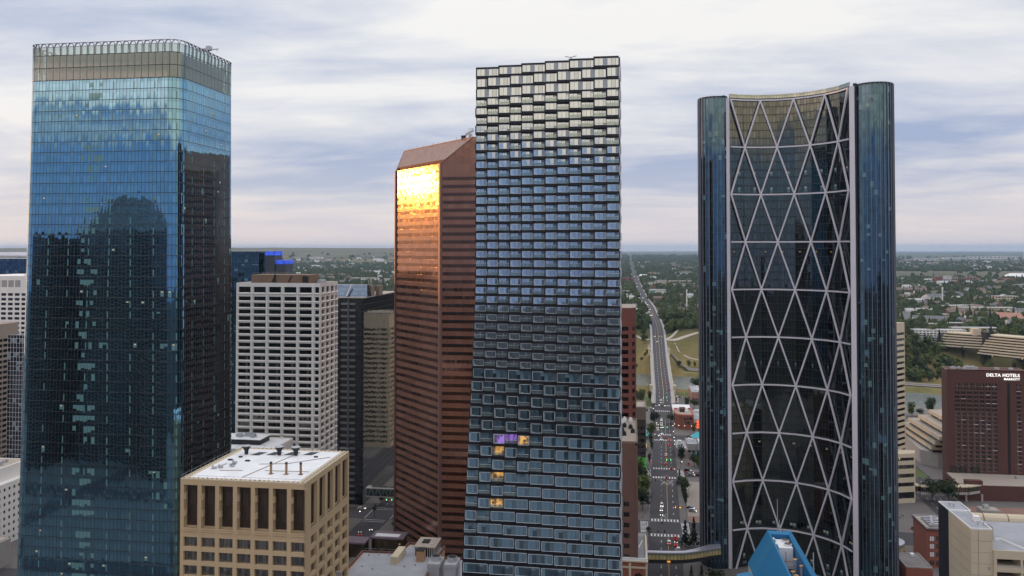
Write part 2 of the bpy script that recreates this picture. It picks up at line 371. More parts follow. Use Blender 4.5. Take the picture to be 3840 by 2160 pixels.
def petro():
    C0 = (-96.3, 409.9); L = (-130.2, 446.2)
    R = root('office_tower', 'brown granite tower with slanted roof and gold sunlit glass, left of the stepped apartment tower', 'skyscraper', (-98, 440, 0))
    out = [C0, (-58, 409.9), (-58, 470), (-70, 482), (-130.2, 482), L]
    d = (C0[0]-L[0], C0[1]-L[1]); l = hypot(*d); t = (d[0]/l, d[1]/l); nrm = (-.731, -.682)
    def rz(p):   # roof plane rises away from the chamfer
        k = -((p[0]-L[0])*nrm[0]+(p[1]-L[1])*nrm[1]); return 203.5+min(k, 12.6)*13.5/12.6
    fl = 4.06; N = 50
    m = MB(); wins = []
    def side(p, t, Wd, n, inset=1.2):
        nn = (t[1], -t[0])
        def P(u, z, k=0): return (p[0]+t[0]*u-nn[0]*k, p[1]+t[1]*u-nn[1]*k, z)
        zz = 0
        for i in range(1, n):
            z0 = i*fl; z1 = z0+1.75
            m.face([P(0, zz), P(Wd, zz), P(Wd, z0), P(0, z0)])
            m.face([P(0, z0), P(inset, z0), P(inset, z1), P(0, z1)]); m.face([P(Wd-inset, z0), P(Wd, z0), P(Wd, z1), P(Wd-inset, z1)])
            m.face([P(inset, z0), P(Wd-inset, z0), P(Wd-inset, z0, .12), P(inset, z0, .12)])
            m.face([P(inset, z1, .12), P(Wd-inset, z1, .12), P(Wd-inset, z1), P(inset, z1)])
            w = MB(); w.face([P(inset, z0, .12), P(Wd-inset, z0, .12), P(Wd-inset, z1, .12), P(inset, z1, .12)])
            wins.append((-z0+(0 if z0 > 20 else 500), w)); zz = z1
        return P, zz
    P, zz = side(L, t, l, N); m.face([P(0, zz), P(l, zz), P(l, 203.5), P(0, 203.5)])
    P, zz = side(C0, (1, 0), 38.3, 49)
    # triangular top of the south face follows the roof plane
    m.face([P(0, zz), P(38.3, zz), P(38.3, 217), P(17.3, 217), P(0, 203.5)])
    m.prism([(-58, 409.9), (-58, 470), (-70, 482), (-130.2, 482), L], 0, 217, cap=False)
    # drop the duplicate closing faces of that prism (L to start)
    m.f.pop(); m.mi.pop()
    m.f.pop(); m.mi.pop()
    m.face([(-130.2, 482, 0), (*L, 0), (*L, 203.5), (-130.2, 463.5, 217), (-130.2, 482, 217)])
    m.build('stone_cladding', GRP, R)
    flush(R, wins, 'window_band', GG)
    rf, nt = newmat('copper_brown_roof'); b = NB(nt)
    Ps = b.n('ShaderNodeNewGeometry', out=None).outputs['Position']
    al = b.n('ShaderNodeVectorMath', {0: Ps, 1: (t[0], t[1], 0)}, out=1, operation='DOT_PRODUCT')
    st = b.m('LESS_THAN', b.m('FRACT', b.m('DIVIDE', al, 1.6)), .16)
    nz = b.noise(b.n('ShaderNodeVectorMath', {0: Ps, 1: (1, 1, .25)}, operation='MULTIPLY'), .5, 4, .6)
    c = b.mix(b.rng(nz, .3, .7), (.17, .07, .045, 1), (.34, .16, .09, 1)); c = b.mix(st, c, (.09, .045, .03, 1))
    b.out(b.bsdf(col=c, metal=.5, rough=.38))
    rm = MB()
    a1 = L; a2 = C0; k = 12.6/13.5
    ap = (-79.2, 410.0); bk = (-124.2, 457.8)
    g0 = 1.6  # gutter opening above the eave
    def lerp(p, q, f): return tuple(p[i]+(q[i]-p[i])*f for i in range(3))
    e0, e1 = (*L, 203.5), (*C0, 203.5); r0, r1 = (-130.2, 463.5, 217.), (-79.0, 409.9, 217.)
    s0, s1 = lerp(e0, r0, .17), lerp(e1, r1, .17)
    rm.face([s0, s1, r1, r0]); rm.face([r0, r1, (-58, 409.9, 217.), (-58, 470, 217.), (-70, 482, 217.), (-130.2, 482, 217.)])
    rm.build('slanted_roof', rf, R)
    gm = MB(); gm.face([(e0[0]+1, e0[1]+1.5, 203.), (e1[0]+2, e1[1]+.6, 203.), (s1[0]+2, s1[1]+1, 203.2), (s0[0], s0[1]+1, 203.2)])
    gm.face([(s0[0]+.3, s0[1]+.3, 203.), (s1[0]+.3, s1[1]+.3, 203.), s1, s0])
    for i in range(24):
        f = (i+.5)/24; p = lerp(e0, e1, f); q = lerp(s0, s1, f); gm.beam((p[0]+.6, p[1]+.6, 203.4), q, .15, .15)
    gm.build('eaves_gutter', M('gutter_metal', (.25, .12, .06), .5, .5, .2), R)
    fr = MB(); fr.beam(e0, r0, .6, .3); fr.beam(e1, r1, .6, .3); fr.beam(r0, r1, .5, .3)
    fr.beam((L[0]-.2, L[1]-.2, 0), (L[0]-.2, L[1]-.2, 203.6), .9, .9, (nrm[0], nrm[1], 0)); fr.beam((C0[0]-.1, C0[1]-.1, 0), (C0[0]-.1, C0[1]-.1, 203.6), 1.6, 1., (nrm[0], nrm[1], 0))
    fr.build('corner_trim', M('brown_trim', (.22, .13, .11), .4, .5, .08), R)
    an = MB()
    for f in (.06, .12, .2, .3, .45, .52, .62, .78, .95):
        p = lerp(r0, r1, f); an.tube(p, (p[0], p[1], p[2]+rnd.uniform(.9, 1.8)), .07, 4)
    an.build('roof_spikes', MT['dark'], R)
    K = root('roof_crane', 'dark window cleaning crane leaning on the slanted roof of the brown granite tower', 'crane', (-84, 418, 217))
    c = MB(); c.box(-86.8, -84.6, 417, 419, 217, 218.8); c.build('base', MT['dark'], K)
    c = MB(); c.beam((-86, 418, 218.2), (-80.4, 418, 221.4), .7, .7); c.beam((-85, 418, 219.6), (-80.6, 418, 222.2), .22, .22)
    for i in range(4): c.beam((-85+i*1.3, 418, 218.9+i*.7), (-84+i*1.3, 418, 220.2+i*.6), .15, .15)
    c.beam((-83.6, 418, 222.2), (-80.6, 418, 222.4), .25, .2); c.box(-83, -81.2, 417.4, 418.6, 217.6, 219.6); c.build('boom', MT['mech'], K)
    # lower twin tower seen between the two tall ones
    R = root('office_tower', 'shorter brown granite tower with dark window bands, seen just right of the stepped apartment tower', 'skyscraper', (-15, 450, 0))
    m = MB(); wins = []
    def band(p, t, Wd):
        nn = (t[1], -t[0]); zz = 0
        def P(u, z, k=0): return (p[0]+t[0]*u-nn[0]*k, p[1]+t[1]*u-nn[1]*k, z)
        for i in range(1, 30):
            z0 = i*fl-.6; z1 = z0+2.1
            m.face([P(0, zz), P(Wd, zz), P(Wd, z0), P(0, z0)]); m.face([P(0, z0), P(1.2, z0), P(1.2, z1), P(0, z1)]); m.face([P(Wd-1.2, z0), P(Wd, z0), P(Wd, z1), P(Wd-1.2, z1)])
            for a, bq in ((z0, 1), (z1, -1)): m.face([P(1.2, a), P(Wd-1.2, a), P(Wd-1.2, a, .3), P(1.2, a, .3)][::bq])
            w = MB(); w.face([P(1.2, z0, .3), P(Wd-1.2, z0, .3), P(Wd-1.2, z1, .3), P(1.2, z1, .3)]); wins.append((-z0, w)); zz = z1
        m.face([P(0, zz), P(Wd, zz), P(Wd, 129), P(0, 129)])
    band((-40, 432), (1, 0), 40.2); band((.2, 432), (.6, .8), 4.6); band((3., 435.7), (0, 1), 26)
    m.face([(-40, 432, 0), (-40, 432, 129), (-40, 462, 129), (-40, 462, 0)]); m.face([(-40, 462, 0), (-40, 462, 129), (3, 462, 129), (3, 462, 0)])
    m.build('stone_cladding', GR2, R); flush(R, wins, 'window_band', GGD)
    r = MB(); r.face([(-40, 432, 129), (.2, 432, 129), (3, 435.7, 129), (3, 462, 129), (-40, 462, 129)]); r.build('roof', MT['rooftan'], R)
GR2 = M('brown_granite', (.19, .062, .045), .6, .1, .12, .2)
GGD = glass('dark_bronze_glass', (.10, .055, .05), 1.3, 4.0, .1, .05, (.02, .01, .01), 0, 1, -9, ripple=.006, tilt=.01, rough=.1, var=.4)
petro()

# ================================================================== stepped apartment tower
G_tel = glass('apartment_glass', (.50, .61, .72), 1.33, 50., .07, .05, (.03, .035, .045), 0, 1, .16, (.24, .31, .40), ripple=.003, tilt=.012, rough=.035, var=.32, seed=4)
G_tel2 = glass('office_floor_glass', (.36, .56, .72), 1.33, 50., .07, .05, (.03, .035, .045), 0, 1, .40, (.15, .25, .33), ripple=.003, tilt=.012, rough=.04, var=.75, seed=5)
def telus():
    R = root('apartment_tower', 'tall tower of dark staggered boxes with glass balconies, stepped like a chequerboard', 'skyscraper', (-28, 280, 0))
    fr = M('black_anodised_frame', (.008, .009, .014), .45, .3, .1, .3)
    trim = M('silver_window_trim', (.68, .74, .78), .35, .3, .05)
    gfr = M('balustrade_glass', (.5, .6, .62), .1, .3, .05)
    blind = M('closed_metal_louvre', (.3, .3, .31), .6, .2, .1)
    lit = {}
    def litmat(nm, c, s):
        m, nt = newmat(nm); b = NB(nt); P = b.n('ShaderNodeNewGeometry', out=None).outputs['Position']
        f = b.noise(b.n('ShaderNodeVectorMath', {0: P, 1: (1.2, .5, .5)}, operation='MULTIPLY'), .7, 1, .5)
        
        v = b.n('ShaderNodeTexVoronoi', {'Vector': P, 'Scale': 1.3}, 1)
        hs = b.n('ShaderNodeSeparateColor', {0: v}, None).outputs[0]
        e = b.mix(b.rng(f, .40, .62), (*[q*.10 for q in c], 1), (*c, 1)); e = b.mix(b.m('GREATER_THAN', hs, .86), e, (*[q*.05 for q in c], 1))
        b.out(b.bsdf(col=(.1, .1, .1, 1), rough=.1, emis=e, es=s)); return m
    LW = litmat('warm_lit_room', (1, .52, .12), .75); LP = litmat('purple_lit_room', (.42, .2, .9), .7)
    floors = []; z = 0
    while z < 118: floors.append((z, 4.13, 'o')); z += 4.13
    nres = 33; h = (221.6-z)/(nres+.6)
    for i in range(nres): 
        hh = h if i < nres-3 else h*1.2
        floors.append((z, hh, 'r')); z += hh
    XR = -3.4
    shell = MB(); winO = []; tr = MB(); bal = []; lf = MB()
    def xl(z): return -54.5 if z < 60 else (-54.5+2.6*min(1, (z-60)/90))
    def yl(z): return 262.3+12.5*max(0, min(1, (z-45)/85))**.8
    n = len(floors)
    for k, (z, h, kind) in enumerate(floors):
        par = (n-1-k) % 2
        W = XR-xl(z); bw = W/6
        us = [(i*bw, (i+1)*bw, 2) for i in range(6)] if par == 0 else [(0, bw/2, 1)]+[((i+.5)*bw, (i+1.5)*bw, 2) for i in range(5)]+[(5.5*bw, W, 1)]
        for bi, (u0, u1, c) in enumerate(us):
            f = 1-(u0+u1)/2/W if par == 0 else 1-(u0+u1)/2/W
            Y = 262.3+(yl(z)-262.3)*f + (0.0)
            x0 = xl(z)+u0; x1 = xl(z)+u1; z1 = z+h; top = k == n-1
            if k == n-1: z1 = z+h*1.05
            # the boxes: slab, side wall, glass
            recess = kind == 'r' or (kind == 'o' and z > 45 and z > 62+bi*11)
            g0 = z+(.85 if kind == 'r' else .95); g1 = z1-(.12 if not top else .7); b_ = .42
            shell.box(x0, x1, Y, 288 if top else Y+9, z, z1)
            zt = 0
            xm = (x0+x1)/2 if c == 2 else (x1 if bi else x0)
            def pane(xa, xb, yy, store=True):
                w = MB(); w.box(xa, xb, yy-.06, yy+.02, g0, g1)
                mt = G_tel if kind == 'r' else G_tel2
                pr = hypot(xa, yy)+(0 if z > 55 else 500)+abs(z-160)*.6
                winO.append((pr, w, mt))
                t_ = .08 if kind == 'r' else .12
                for q in ((xa, xb, g0, g0+t_), (xa, xb, g1-t_, g1), (xa, xa+t_, g0, g1), (xb-t_, xb, g0, g1)):
                    tr.box(q[0], q[1], yy-.13, yy-.07, q[2], q[3])
            if recess and not (k > n-4) and k != 28:
                # protruding left room, recessed balcony on the right
                if c == 2: L0, L1, B0, B1 = x0+b_, xm, xm, x1-.04
                elif bi == 0: L0 = L1 = None; B0, B1 = x0+.15, x1-.04
                else: L0, L1, B0, B1 = x0+b_, x1-.1, None, None
                if L0 is not None:
                    shell.box(x0, L1+.05, Y-1.15, Y, z, z1)
                    pane(L0, L1-.05, Y-1.15)
                    tr.box(L0+.35, L0+.42, Y-1.26, Y-1.2, g0+.3, g1-.5); tr.box(L0+.35, L0+1.3, Y-1.26, Y-1.2, g0+.3, g0+.37)
                if B0 is not None:
                    shell.box(B0, x1, Y-1.05, Y, z, g0-.12)
                    pane(B0+.02, B1, Y)
                    q = MB(); q.box(B0+.02, B1, Y-1.0, Y-.96, g0, g0+1.05)
                    q.box(B0, B1, Y-1.03, Y-.93, g0+1.05, g0+1.13, 1); bal.append((winO[-1][0], q))
                    if rnd.random() < .9 and kind == 'r': tr.box((B0+B1)/2-.07, (B0+B1)/2+.07, Y-.12, Y-.06, g0, g1); 
            else:
                pane(x0+b_, x1-.06 if c == 2 or bi == 0 else x1-.1, Y)
    # lit rooms, by floor and box as in the evening view
    shell.box(xl(200)+2, XR-.4, 276, 290, 0, 219)
    shell.build('box_frame', fr, R)
    tr.build('window_trim', trim, R)
    # which rooms are lit: points (x,z)
    spots = [(-42.4, 98.3, LP), (-38.5, 98.3, LP), (-41.5, 93.6, LW), (-34.8, 98.3, LW), (-42.5, 85.6, LW), (-41.5, 77.2, LW)]
    def has(w, x, z):
        xs = [v[0] for v in w.v]; zs = [v[2] for v in w.v]; return min(xs) <= x <= max(xs) and min(zs) <= z <= max(zs)
    winO.sort(key=lambda q: q[0]); cnt = 0; rest = {}
    for i, (pr, w, mt) in enumerate(winO):
        mm = mt
        for x, z, lm in spots:
            if has(w, x, z): mm = lm
        if cnt < 100: w.build('window', mm, R); cnt += 1
        else: rest.setdefault(mm.name, (mm, MB()))[1].ext(w)
    mats = [q[0] for q in rest.values()]; al = MB()
    for i, q in enumerate(rest.values()):
        q[1].mi = [i]*len(q[1].f); al.ext(q[1])
    al.build('window', mats, R)['kind'] = 'stuff'
    m, nt = newmat('clear_balustrade'); b = NB(nt)
    b.out(b.n('ShaderNodeMixShader', {0: .72, 1: b.bsdf(col=(.55, .62, .62, 1), metal=.7, rough=.05), 2: b.n('ShaderNodeBsdfTransparent', {0: (.85, .92, .92, 1)})}))
    flush(R, bal, 'balcony_railing', [m, trim])
    # east side: staggered dark boxes with pale vertical edges
    e = MB(); ed = MB()
    for k, (z, h, kind) in enumerate(floors):
        o = .5 if k % 2 else 0
        for i in range(8):
            y0 = 262.6+i*3.4+(1.7 if k % 2 else 0)
            e.box(XR-.3, XR+.1+o*.4, y0, y0+3.1, z+.2, z+h)
            ed.box(XR+.02, XR+.3+o*.4, y0, y0+.16, z+.5, z+h-.1)
    e.build('side_boxes', glass('side_glass', (.25, .3, .38), 3.1, 4.13, .2, .5, (.016, .018, .026), .2), R); ed.build('side_trim', trim, R)
    rf = MB(); rf.face([(-48, 276, 219.5), (-4, 276, 219.5), (-4, 290, 219.5), (-48, 290, 219.5)]); rf.build('roof', MT['roofgrey'], R)
    K = root('roof_crane', 'tiny pale window cleaning arm on the roof of the staggered box tower', 'crane', (-19, 268, 222))
    c = MB(); c.tube((-19, 268, 221.5), (-19, 268, 223), .2, 5); c.beam((-21, 268, 223.2), (-19, 268, 222.8), .3, .2); c.beam((-19, 268, 222.8), (-17.2, 268, 223.3), .3, .2); c.build('arm', MT['mech'], K)
telus()

# ================================================================== crescent tower with diagonal steel grid
GB = glass('dark_green_glass', (.115, .135, .132), 1.55, 4.0, .13, .26, (.012, .016, .018), .22, .7, -.02, (.1, .2, .22), ripple=.0012, tilt=.004, rough=.02, var=.3, lit=.04, ls=.7, seed=9)
GBt = glass('dark_blue_tip_glass', (.075, .15, .21), 1.7, 4.0, .1, .08, (.09, .10, .13), .22, .8, .04, (.13, .25, .27), ripple=.0015, tilt=.004, rough=.03, var=.4, seed=12)
def bow():
    A = Vector((50, 424.5)); B = Vector((102.5, 402.5)); d = (B-A).normalized(); n = Vector((-d.y, d.x)); mid = (A+B)/2
    Rr = ((A-B).length/2)**2; s = 15.; Rc = (Rr+s*s)/(2*s); cen = mid-n*(Rc-s); ha = asin((A-B).length/2/Rc)
    def pt(a, off=0): r = Rc-off; return cen+d*r*sin(a)+n*r*cos(a)
    H = 236.4
    R = root('office_tower', 'curved dark glass tower with white diagonal steel grid, right hand skyscraper', 'skyscraper', (80, 430, 0))
    ang = [-ha+2*ha*i/8 for i in range(9)]
    P9 = [pt(a) for a in ang]
    fac = MB()
    for i in range(8): fac.face([(*P9[i], 0), (*P9[i+1], 0), (*P9[i+1], H), (*P9[i], H)])
    fac.build('atrium_glass', GB, R)
    cL = Vector((43.5, 431.)); rL = 8.3; cR = Vector((113.6, 405.6)); rR = 8.8
    o = [tuple(P9[0]+Vector((.3, 1.6)))]
    for k in range(15): a = R_(-50-k*(185/14)); o.append((cL.x+rL*cos(a), cL.y+rL*sin(a)))
    for k in range(1, 24): a = R_(125.3-k*(113/24)); o.append((cen.x+(52.3+1.9*k/24)*cos(a), cen.y+(52.3+1.9*k/24)*sin(a)))
    for k in range(15): a = R_(12-k*(172/14)); o.append((cR.x+rR*cos(a), cR.y+rR*sin(a)))
    o.append(tuple(P9[-1]+Vector((1.5, 1.2))))
    w = MB(); w.loft(o[::-1], 0, o[::-1], H, close=False); w.build('curtain_wall', GBt, R)
    full = o+[tuple(p) for p in P9[::-1]]
    r = MB(); r.face([(x, y, H-.5) for x, y in full][::-1]); r.build('roof', MT['roofgrey'], R)
    # vertical fins on the tips
    m = MB(); acc = 0
    for p, q in zip(o[1:], o[2:]):
        L = hypot(q[0]-p[0], q[1]-p[1]); nx, ny = (q[1]-p[1])/L, -(q[0]-p[0])/L
        if (nx*(p[0]-80)+ny*(p[1]-420)) < 0: nx, ny = -nx, -ny
        m.beam((p[0]+nx*.25, p[1]+ny*.25, 3), (p[0]+nx*.25, p[1]+ny*.25, H+.4), .5, .16, (q[0]-p[0], q[1]-p[1], 0))
    m.build('vertical_fin', M('fin_metal', (.25, .26, .3), .4, .4, .1), R)
    pr = MB()
    for i in range(8): pr.beam((*P9[i], H+.9), (*P9[i+1], H+.9), .5, 1.9)
    pr.build('parapet', glass('parapet_glass', (.3, .36, .34), 1.4, 2.2, .12, .1, (.03, .035, .04), 0, 1, -9), R)
    rim = MB()
    ti = [tuple(q) for q in o[1:-1]]
    for p, q in zip(ti, ti[1:]): rim.beam((*p, H+.3), (*q, H+.3), .5, .7)
    rim.build('roof_rim', MT['dark'], R)
    st = M('white_grid_steel', (.66, .64, .69), .45, .1, .06, .2)
    N9 = [pt(a, .9) for a in ang]
    for k in range(10):
        z = 235.3-24*k
        rb = MB()
        for i in range(8): rb.beam((*N9[i], z), (*N9[i+1], z), .62, .7)
        rb.build('ring_beam', st, R)
        z2 = z-24
        for i in range(8):
            a, b_ = (i, i+1) if (i+k) % 2 == 0 else (i+1, i)
            p = Vector((*N9[a], z)); q = Vector((*N9[b_], z2))
            if z2 < 0: q = p.lerp(q, (z)/(24.)); 
            MB().beam(p, q, .7, .7).build('diagonal_brace', st, R)
    for P_, w_, off in ((P9[0], 2.1, (-1.1, .2)), (P9[-1], 3.0, (1.4, -.6))):
        c = MB(); c.obox((P_.x+off[0]*.6, P_.y+off[1]), (d.x, d.y), w_*.75, 1.6, 0, H-.3); c.build('corner_column', st, R)
        c = MB(); c.obox((P_.x+off[0]*2.1, P_.y+off[1]+2), (d.x, d.y), 1.6, 4, 0, H+1.2); c.build('corner_slot', MT['dark'], R)
    # flat fin wall at the far right edge
    f = MB(); f.obox((125.6, 416.), (.3, .95), 14, .8, 0, H-2); f.build('end_fin', M('pale_fin_panel', (.3, .33, .36), .4, .3, .1), R)
bow()
def rails(R, pts, z, name='roof_railing', step=3., h=1.1):
    m = MB()
    for p, q in zip(pts, pts[1:]):
        m.beam((*p, z+h), (*q, z+h), .07, .07); L = hypot(q[0]-p[0], q[1]-p[1]); n = max(1, int(L/step))
        for i in range(n+1): x = p[0]+(q[0]-p[0])*i/n; y = p[1]+(q[1]-p[1])*i/n; m.tube((x, y, z), (x, y, z+h), .05, 4)
    m.build(name, MT['rail'], R)
def parapet(R, pts, z, h, w, mat, name='parapet'):
    m = MB(); n = len(pts)
    for i in range(n):
        p, q = pts[i], pts[(i+1) % n]; m.beam((*p, z+h/2), (*q, z+h/2), w, h+.003*i)
    return m.build(name, mat, R)
def rect(x0, x1, y0, y1): return [(x0, y0), (x1, y0), (x1, y1), (x0, y1)]
def rooftop_units(R, x0, x1, y0, y1, z, n, seed=1, mat=None):
    r = random.Random(seed)
    for i in range(n):
        w, d, h = r.uniform(1.5, 4), r.uniform(1.5, 3.5), r.uniform(.8, 2.2); x = r.uniform(x0, x1-w); y = r.uniform(y0, y1-d)
        m = MB(); m.box(x, x+w, y, y+d, z, z+h); m.box(x+.3, x+w-.3, y+.3, y+d-.3, z+h, z+h+.25)
        if r.random() < .5: m.tube((x+w/2, y+d/2, z+h+.2), (x+w/2, y+d/2, z+h+.6), min(w, d)*.3, 10)
        m.build('rooftop_unit', mat or MT['mech'], R)

# ---------------------------------------------------------------- sandstone coloured grid building
G_tan = glass('grey_strip_glass', (.34, .34, .33), 1.2, 50, .12, .05, (.03, .03, .03), 0, 1, -.08, (.3, .32, .3), ripple=.004, tilt=.03, rough=.05, var=.4, seed=21)
def beige():
    x0, x1, y0, y1, H = -152.6, -108.2, 263.2, 307.5, 81.
    R = root('office_building', 'sandstone coloured concrete building with deep square windows and white flat roof, bottom left of centre', 'building', ((x0+x1)/2, (y0+y1)/2, 0))
    W = MB(); w1 = []; w2 = []
    W1 = x1-x0; pitch = 6.42; us = rep(1.25, pitch, 5.0, 7); us[-1] = (us[-1][0], us[-1][0]+4.9)
    rows = [(61.6-4.8*k-3.4, 61.6-4.8*k) for k in range(12)]
    wallgrid(W, w1, (x0, y0), (1, 0), W1, 0, H, us, rows+[], .9, 20)
    # tall louvred bays on top, cut as a second grid in front of nothing: build wall pieces up to 64.6 only
    W = MB(); w1 = []
    D = y1-y0; us2 = rep(6.0, 7.75, 5.5, 5)
    wallgrid(W, w1, (x0, y0), (1, 0), W1, 0, 63.9, us, rows, 1.0, 20)
    wallgrid(W, w2, (x0, y0), (1, 0), W1, 63.9, H, us, [(64.8, 79.2)], 2.4)
    wallgrid(W, w1, (x1, y0), (0, 1), D, 0, 63.9, us2, rows, 1.0, 20)
    wallgrid(W, w2, (x1, y0), (0, 1), D, 63.9, H, us2, [(64.8, 79.2)], 1.2)
    W.face([(x0, y0, 0), (x0, y0, H), (x0, y1, H), (x0, y1, 0)]); W.face([(x1, y1, 0), (x0, y1, 0), (x0, y1, H), (x1, y1, H)])
    W.build('wall', MT['beige'], R)
    for a, b_ in us:
        MB().box(x0+a-.1, x0+b_+.1, y0-.25, y0+.5, 64.3, 64.8).build('sill', MT['beige'], R)
        MB().box(x0+a, x0+b_, y0-.35, y0-.05, 63.6, 63.8).build('sill', MT['beige'], R)
        for z in (69.5, 75.2): MB().box(x0+a+.02, x0+a+.5, y0+.3, y0+1.6, z-1, z+1).build('bracket', MT['beige'], R)
    for a, b_ in us2: MB().box(x1-.5, x1+.25, y0+a, y0+b_, 64.3, 64.8).build('sill', MT['beige'], R)
    flush(R, w1, 'window', G_tan)
    lv = glass('brown_louvre_panel', (.12, .09, .07), 1.0, 4.8, .12, .1, (.03, .022, .018), 0, 1, -9, ripple=0, tilt=.004, rough=.5, var=.35)
    flush(R, w2, 'louvre_panel', lv)
    r = MB(); i = 2.6
    r.box(x0, x1, y0, y1, H, H+.35); r.build('roof_edge', MT['cream'], R)
    r = MB(); r.face([(x0+i, y0+i*.7, H+.36), (x1-i, y0+i*.7, H+.36), (x1-i, y1-i, H+.36), (x0+i, y1-i, H+.36)]); r.build('roof', MT['roofwhite'], R)
    rails(R, [(x0+.3, y0+.3), (x1-.3, y0+.3), (x1-.3, y1-.3), (x0+.3, y1-.3), (x0+.3, y0+.3)], H+.35)
    Z = H+.36
    for x, y in ((-124.2, 272.5), (-118.7, 272.8), (-113.6, 273.2)):
        c = MB(); c.tube((x, y, Z), (x, y, Z+3.6), .42, 10); c.box(x-.7, x+.7, y-.7, y+.7, Z, Z+.2); c.build('exhaust_stack', MT['brickt'] if 0 else M('rusty_stack', (.3, .2, .12), .7, .3, .3), R)
        c = MB(); c.tube((x, y, Z+3.6), (x, y, Z+4.2), .46, 10); c.build('stack_cap', MT['dark'], R)
    for x, y in ((-145.3, 297.), (-132.3, 297.5), (-125.8, 297.8)):
        c = MB(); c.tube((x, y, Z+.2), (x, y, Z+1.5), .7, 12, .8); c.tube((x, y, Z+1.5), (x, y, Z+3.2), .8, 12, 1.7); c.build('roof_fan', MT['dark'], R)
        c = MB(); c.tube((x, y, Z+3.2), (x, y, Z+3.35), 1.75, 12, 1.75); c.build('fan_rim', MT['mech'], R)
    for x, y in ((-143.5, 296), (-137.6, 297), (-131, 298), (-123.7, 299)):
        c = MB(); c.face([(x, y, Z+.02), (x+3.6, y, Z+.02), (x+5., y+5, Z+.02), (x+1.4, y+5, Z+.02)]); c.build('roof_well', MT['dark'], R)
    for x, y, a, b_ in ((-148, 287.5, 1.6, 1), (-141, 287, 1.6, 1), (-144, 281, 1.8, 1.1), (-146, 292, 1.2, 1), (-118, 296, 1.4, .8)):
        c = MB(); c.box(x, x+a, y, y+b_, Z, Z+.45); c.build('roof_hatch', MT['dark'], R)
    c = MB()
    for p, q in (((-148, 275), (-146, 283)), ((-144, 274), (-136, 275)), ((-132, 267), (-126, 302)), ((-134, 284), (-124, 286)), ((-124, 286), (-112, 297)), ((-128, 276), (-112, 276.6))):
        c.beam((*p, Z+.12), (*q, Z+.12), .22, .2)
    c.build('roof_pipe', MT['rooftan'], R)
    c = MB()
    for x, y in ((-147.5, 275.5), (-145.8, 277), (-143.8, 283.5), (-142.5, 279)): c.tube((x, y, Z), (x, y, Z+1.3), .35, 8); c.tube((x+.8, y+.4, Z), (x+.8, y+.4, Z+.8), .5, 8)
    c.build('roof_vent', MT['mech'], R)
    c = MB(); r = random.Random(5)
    for k in range(26):
        t = (k+.5)/26; c.box(x0+W1*t-.3, x0+W1*t+.3, y0+.7, y0+1.1, H+.35, H+.5); c.box(x0+W1*t-.3, x0+W1*t+.3, y1-1.1, y1-.7, H+.35, H+.5)
        c.box(x0+.7, x0+1.1, y0+D*t-.3, y0+D*t+.3, H+.35, H+.5); c.box(x1-1.1, x1-.7, y0+D*t-.3, y0+D*t+.3, H+.35, H+.5)
    c.build('roof_anchor', M('anchor_plate', (.2, .12, .06), .8), R)
beige()

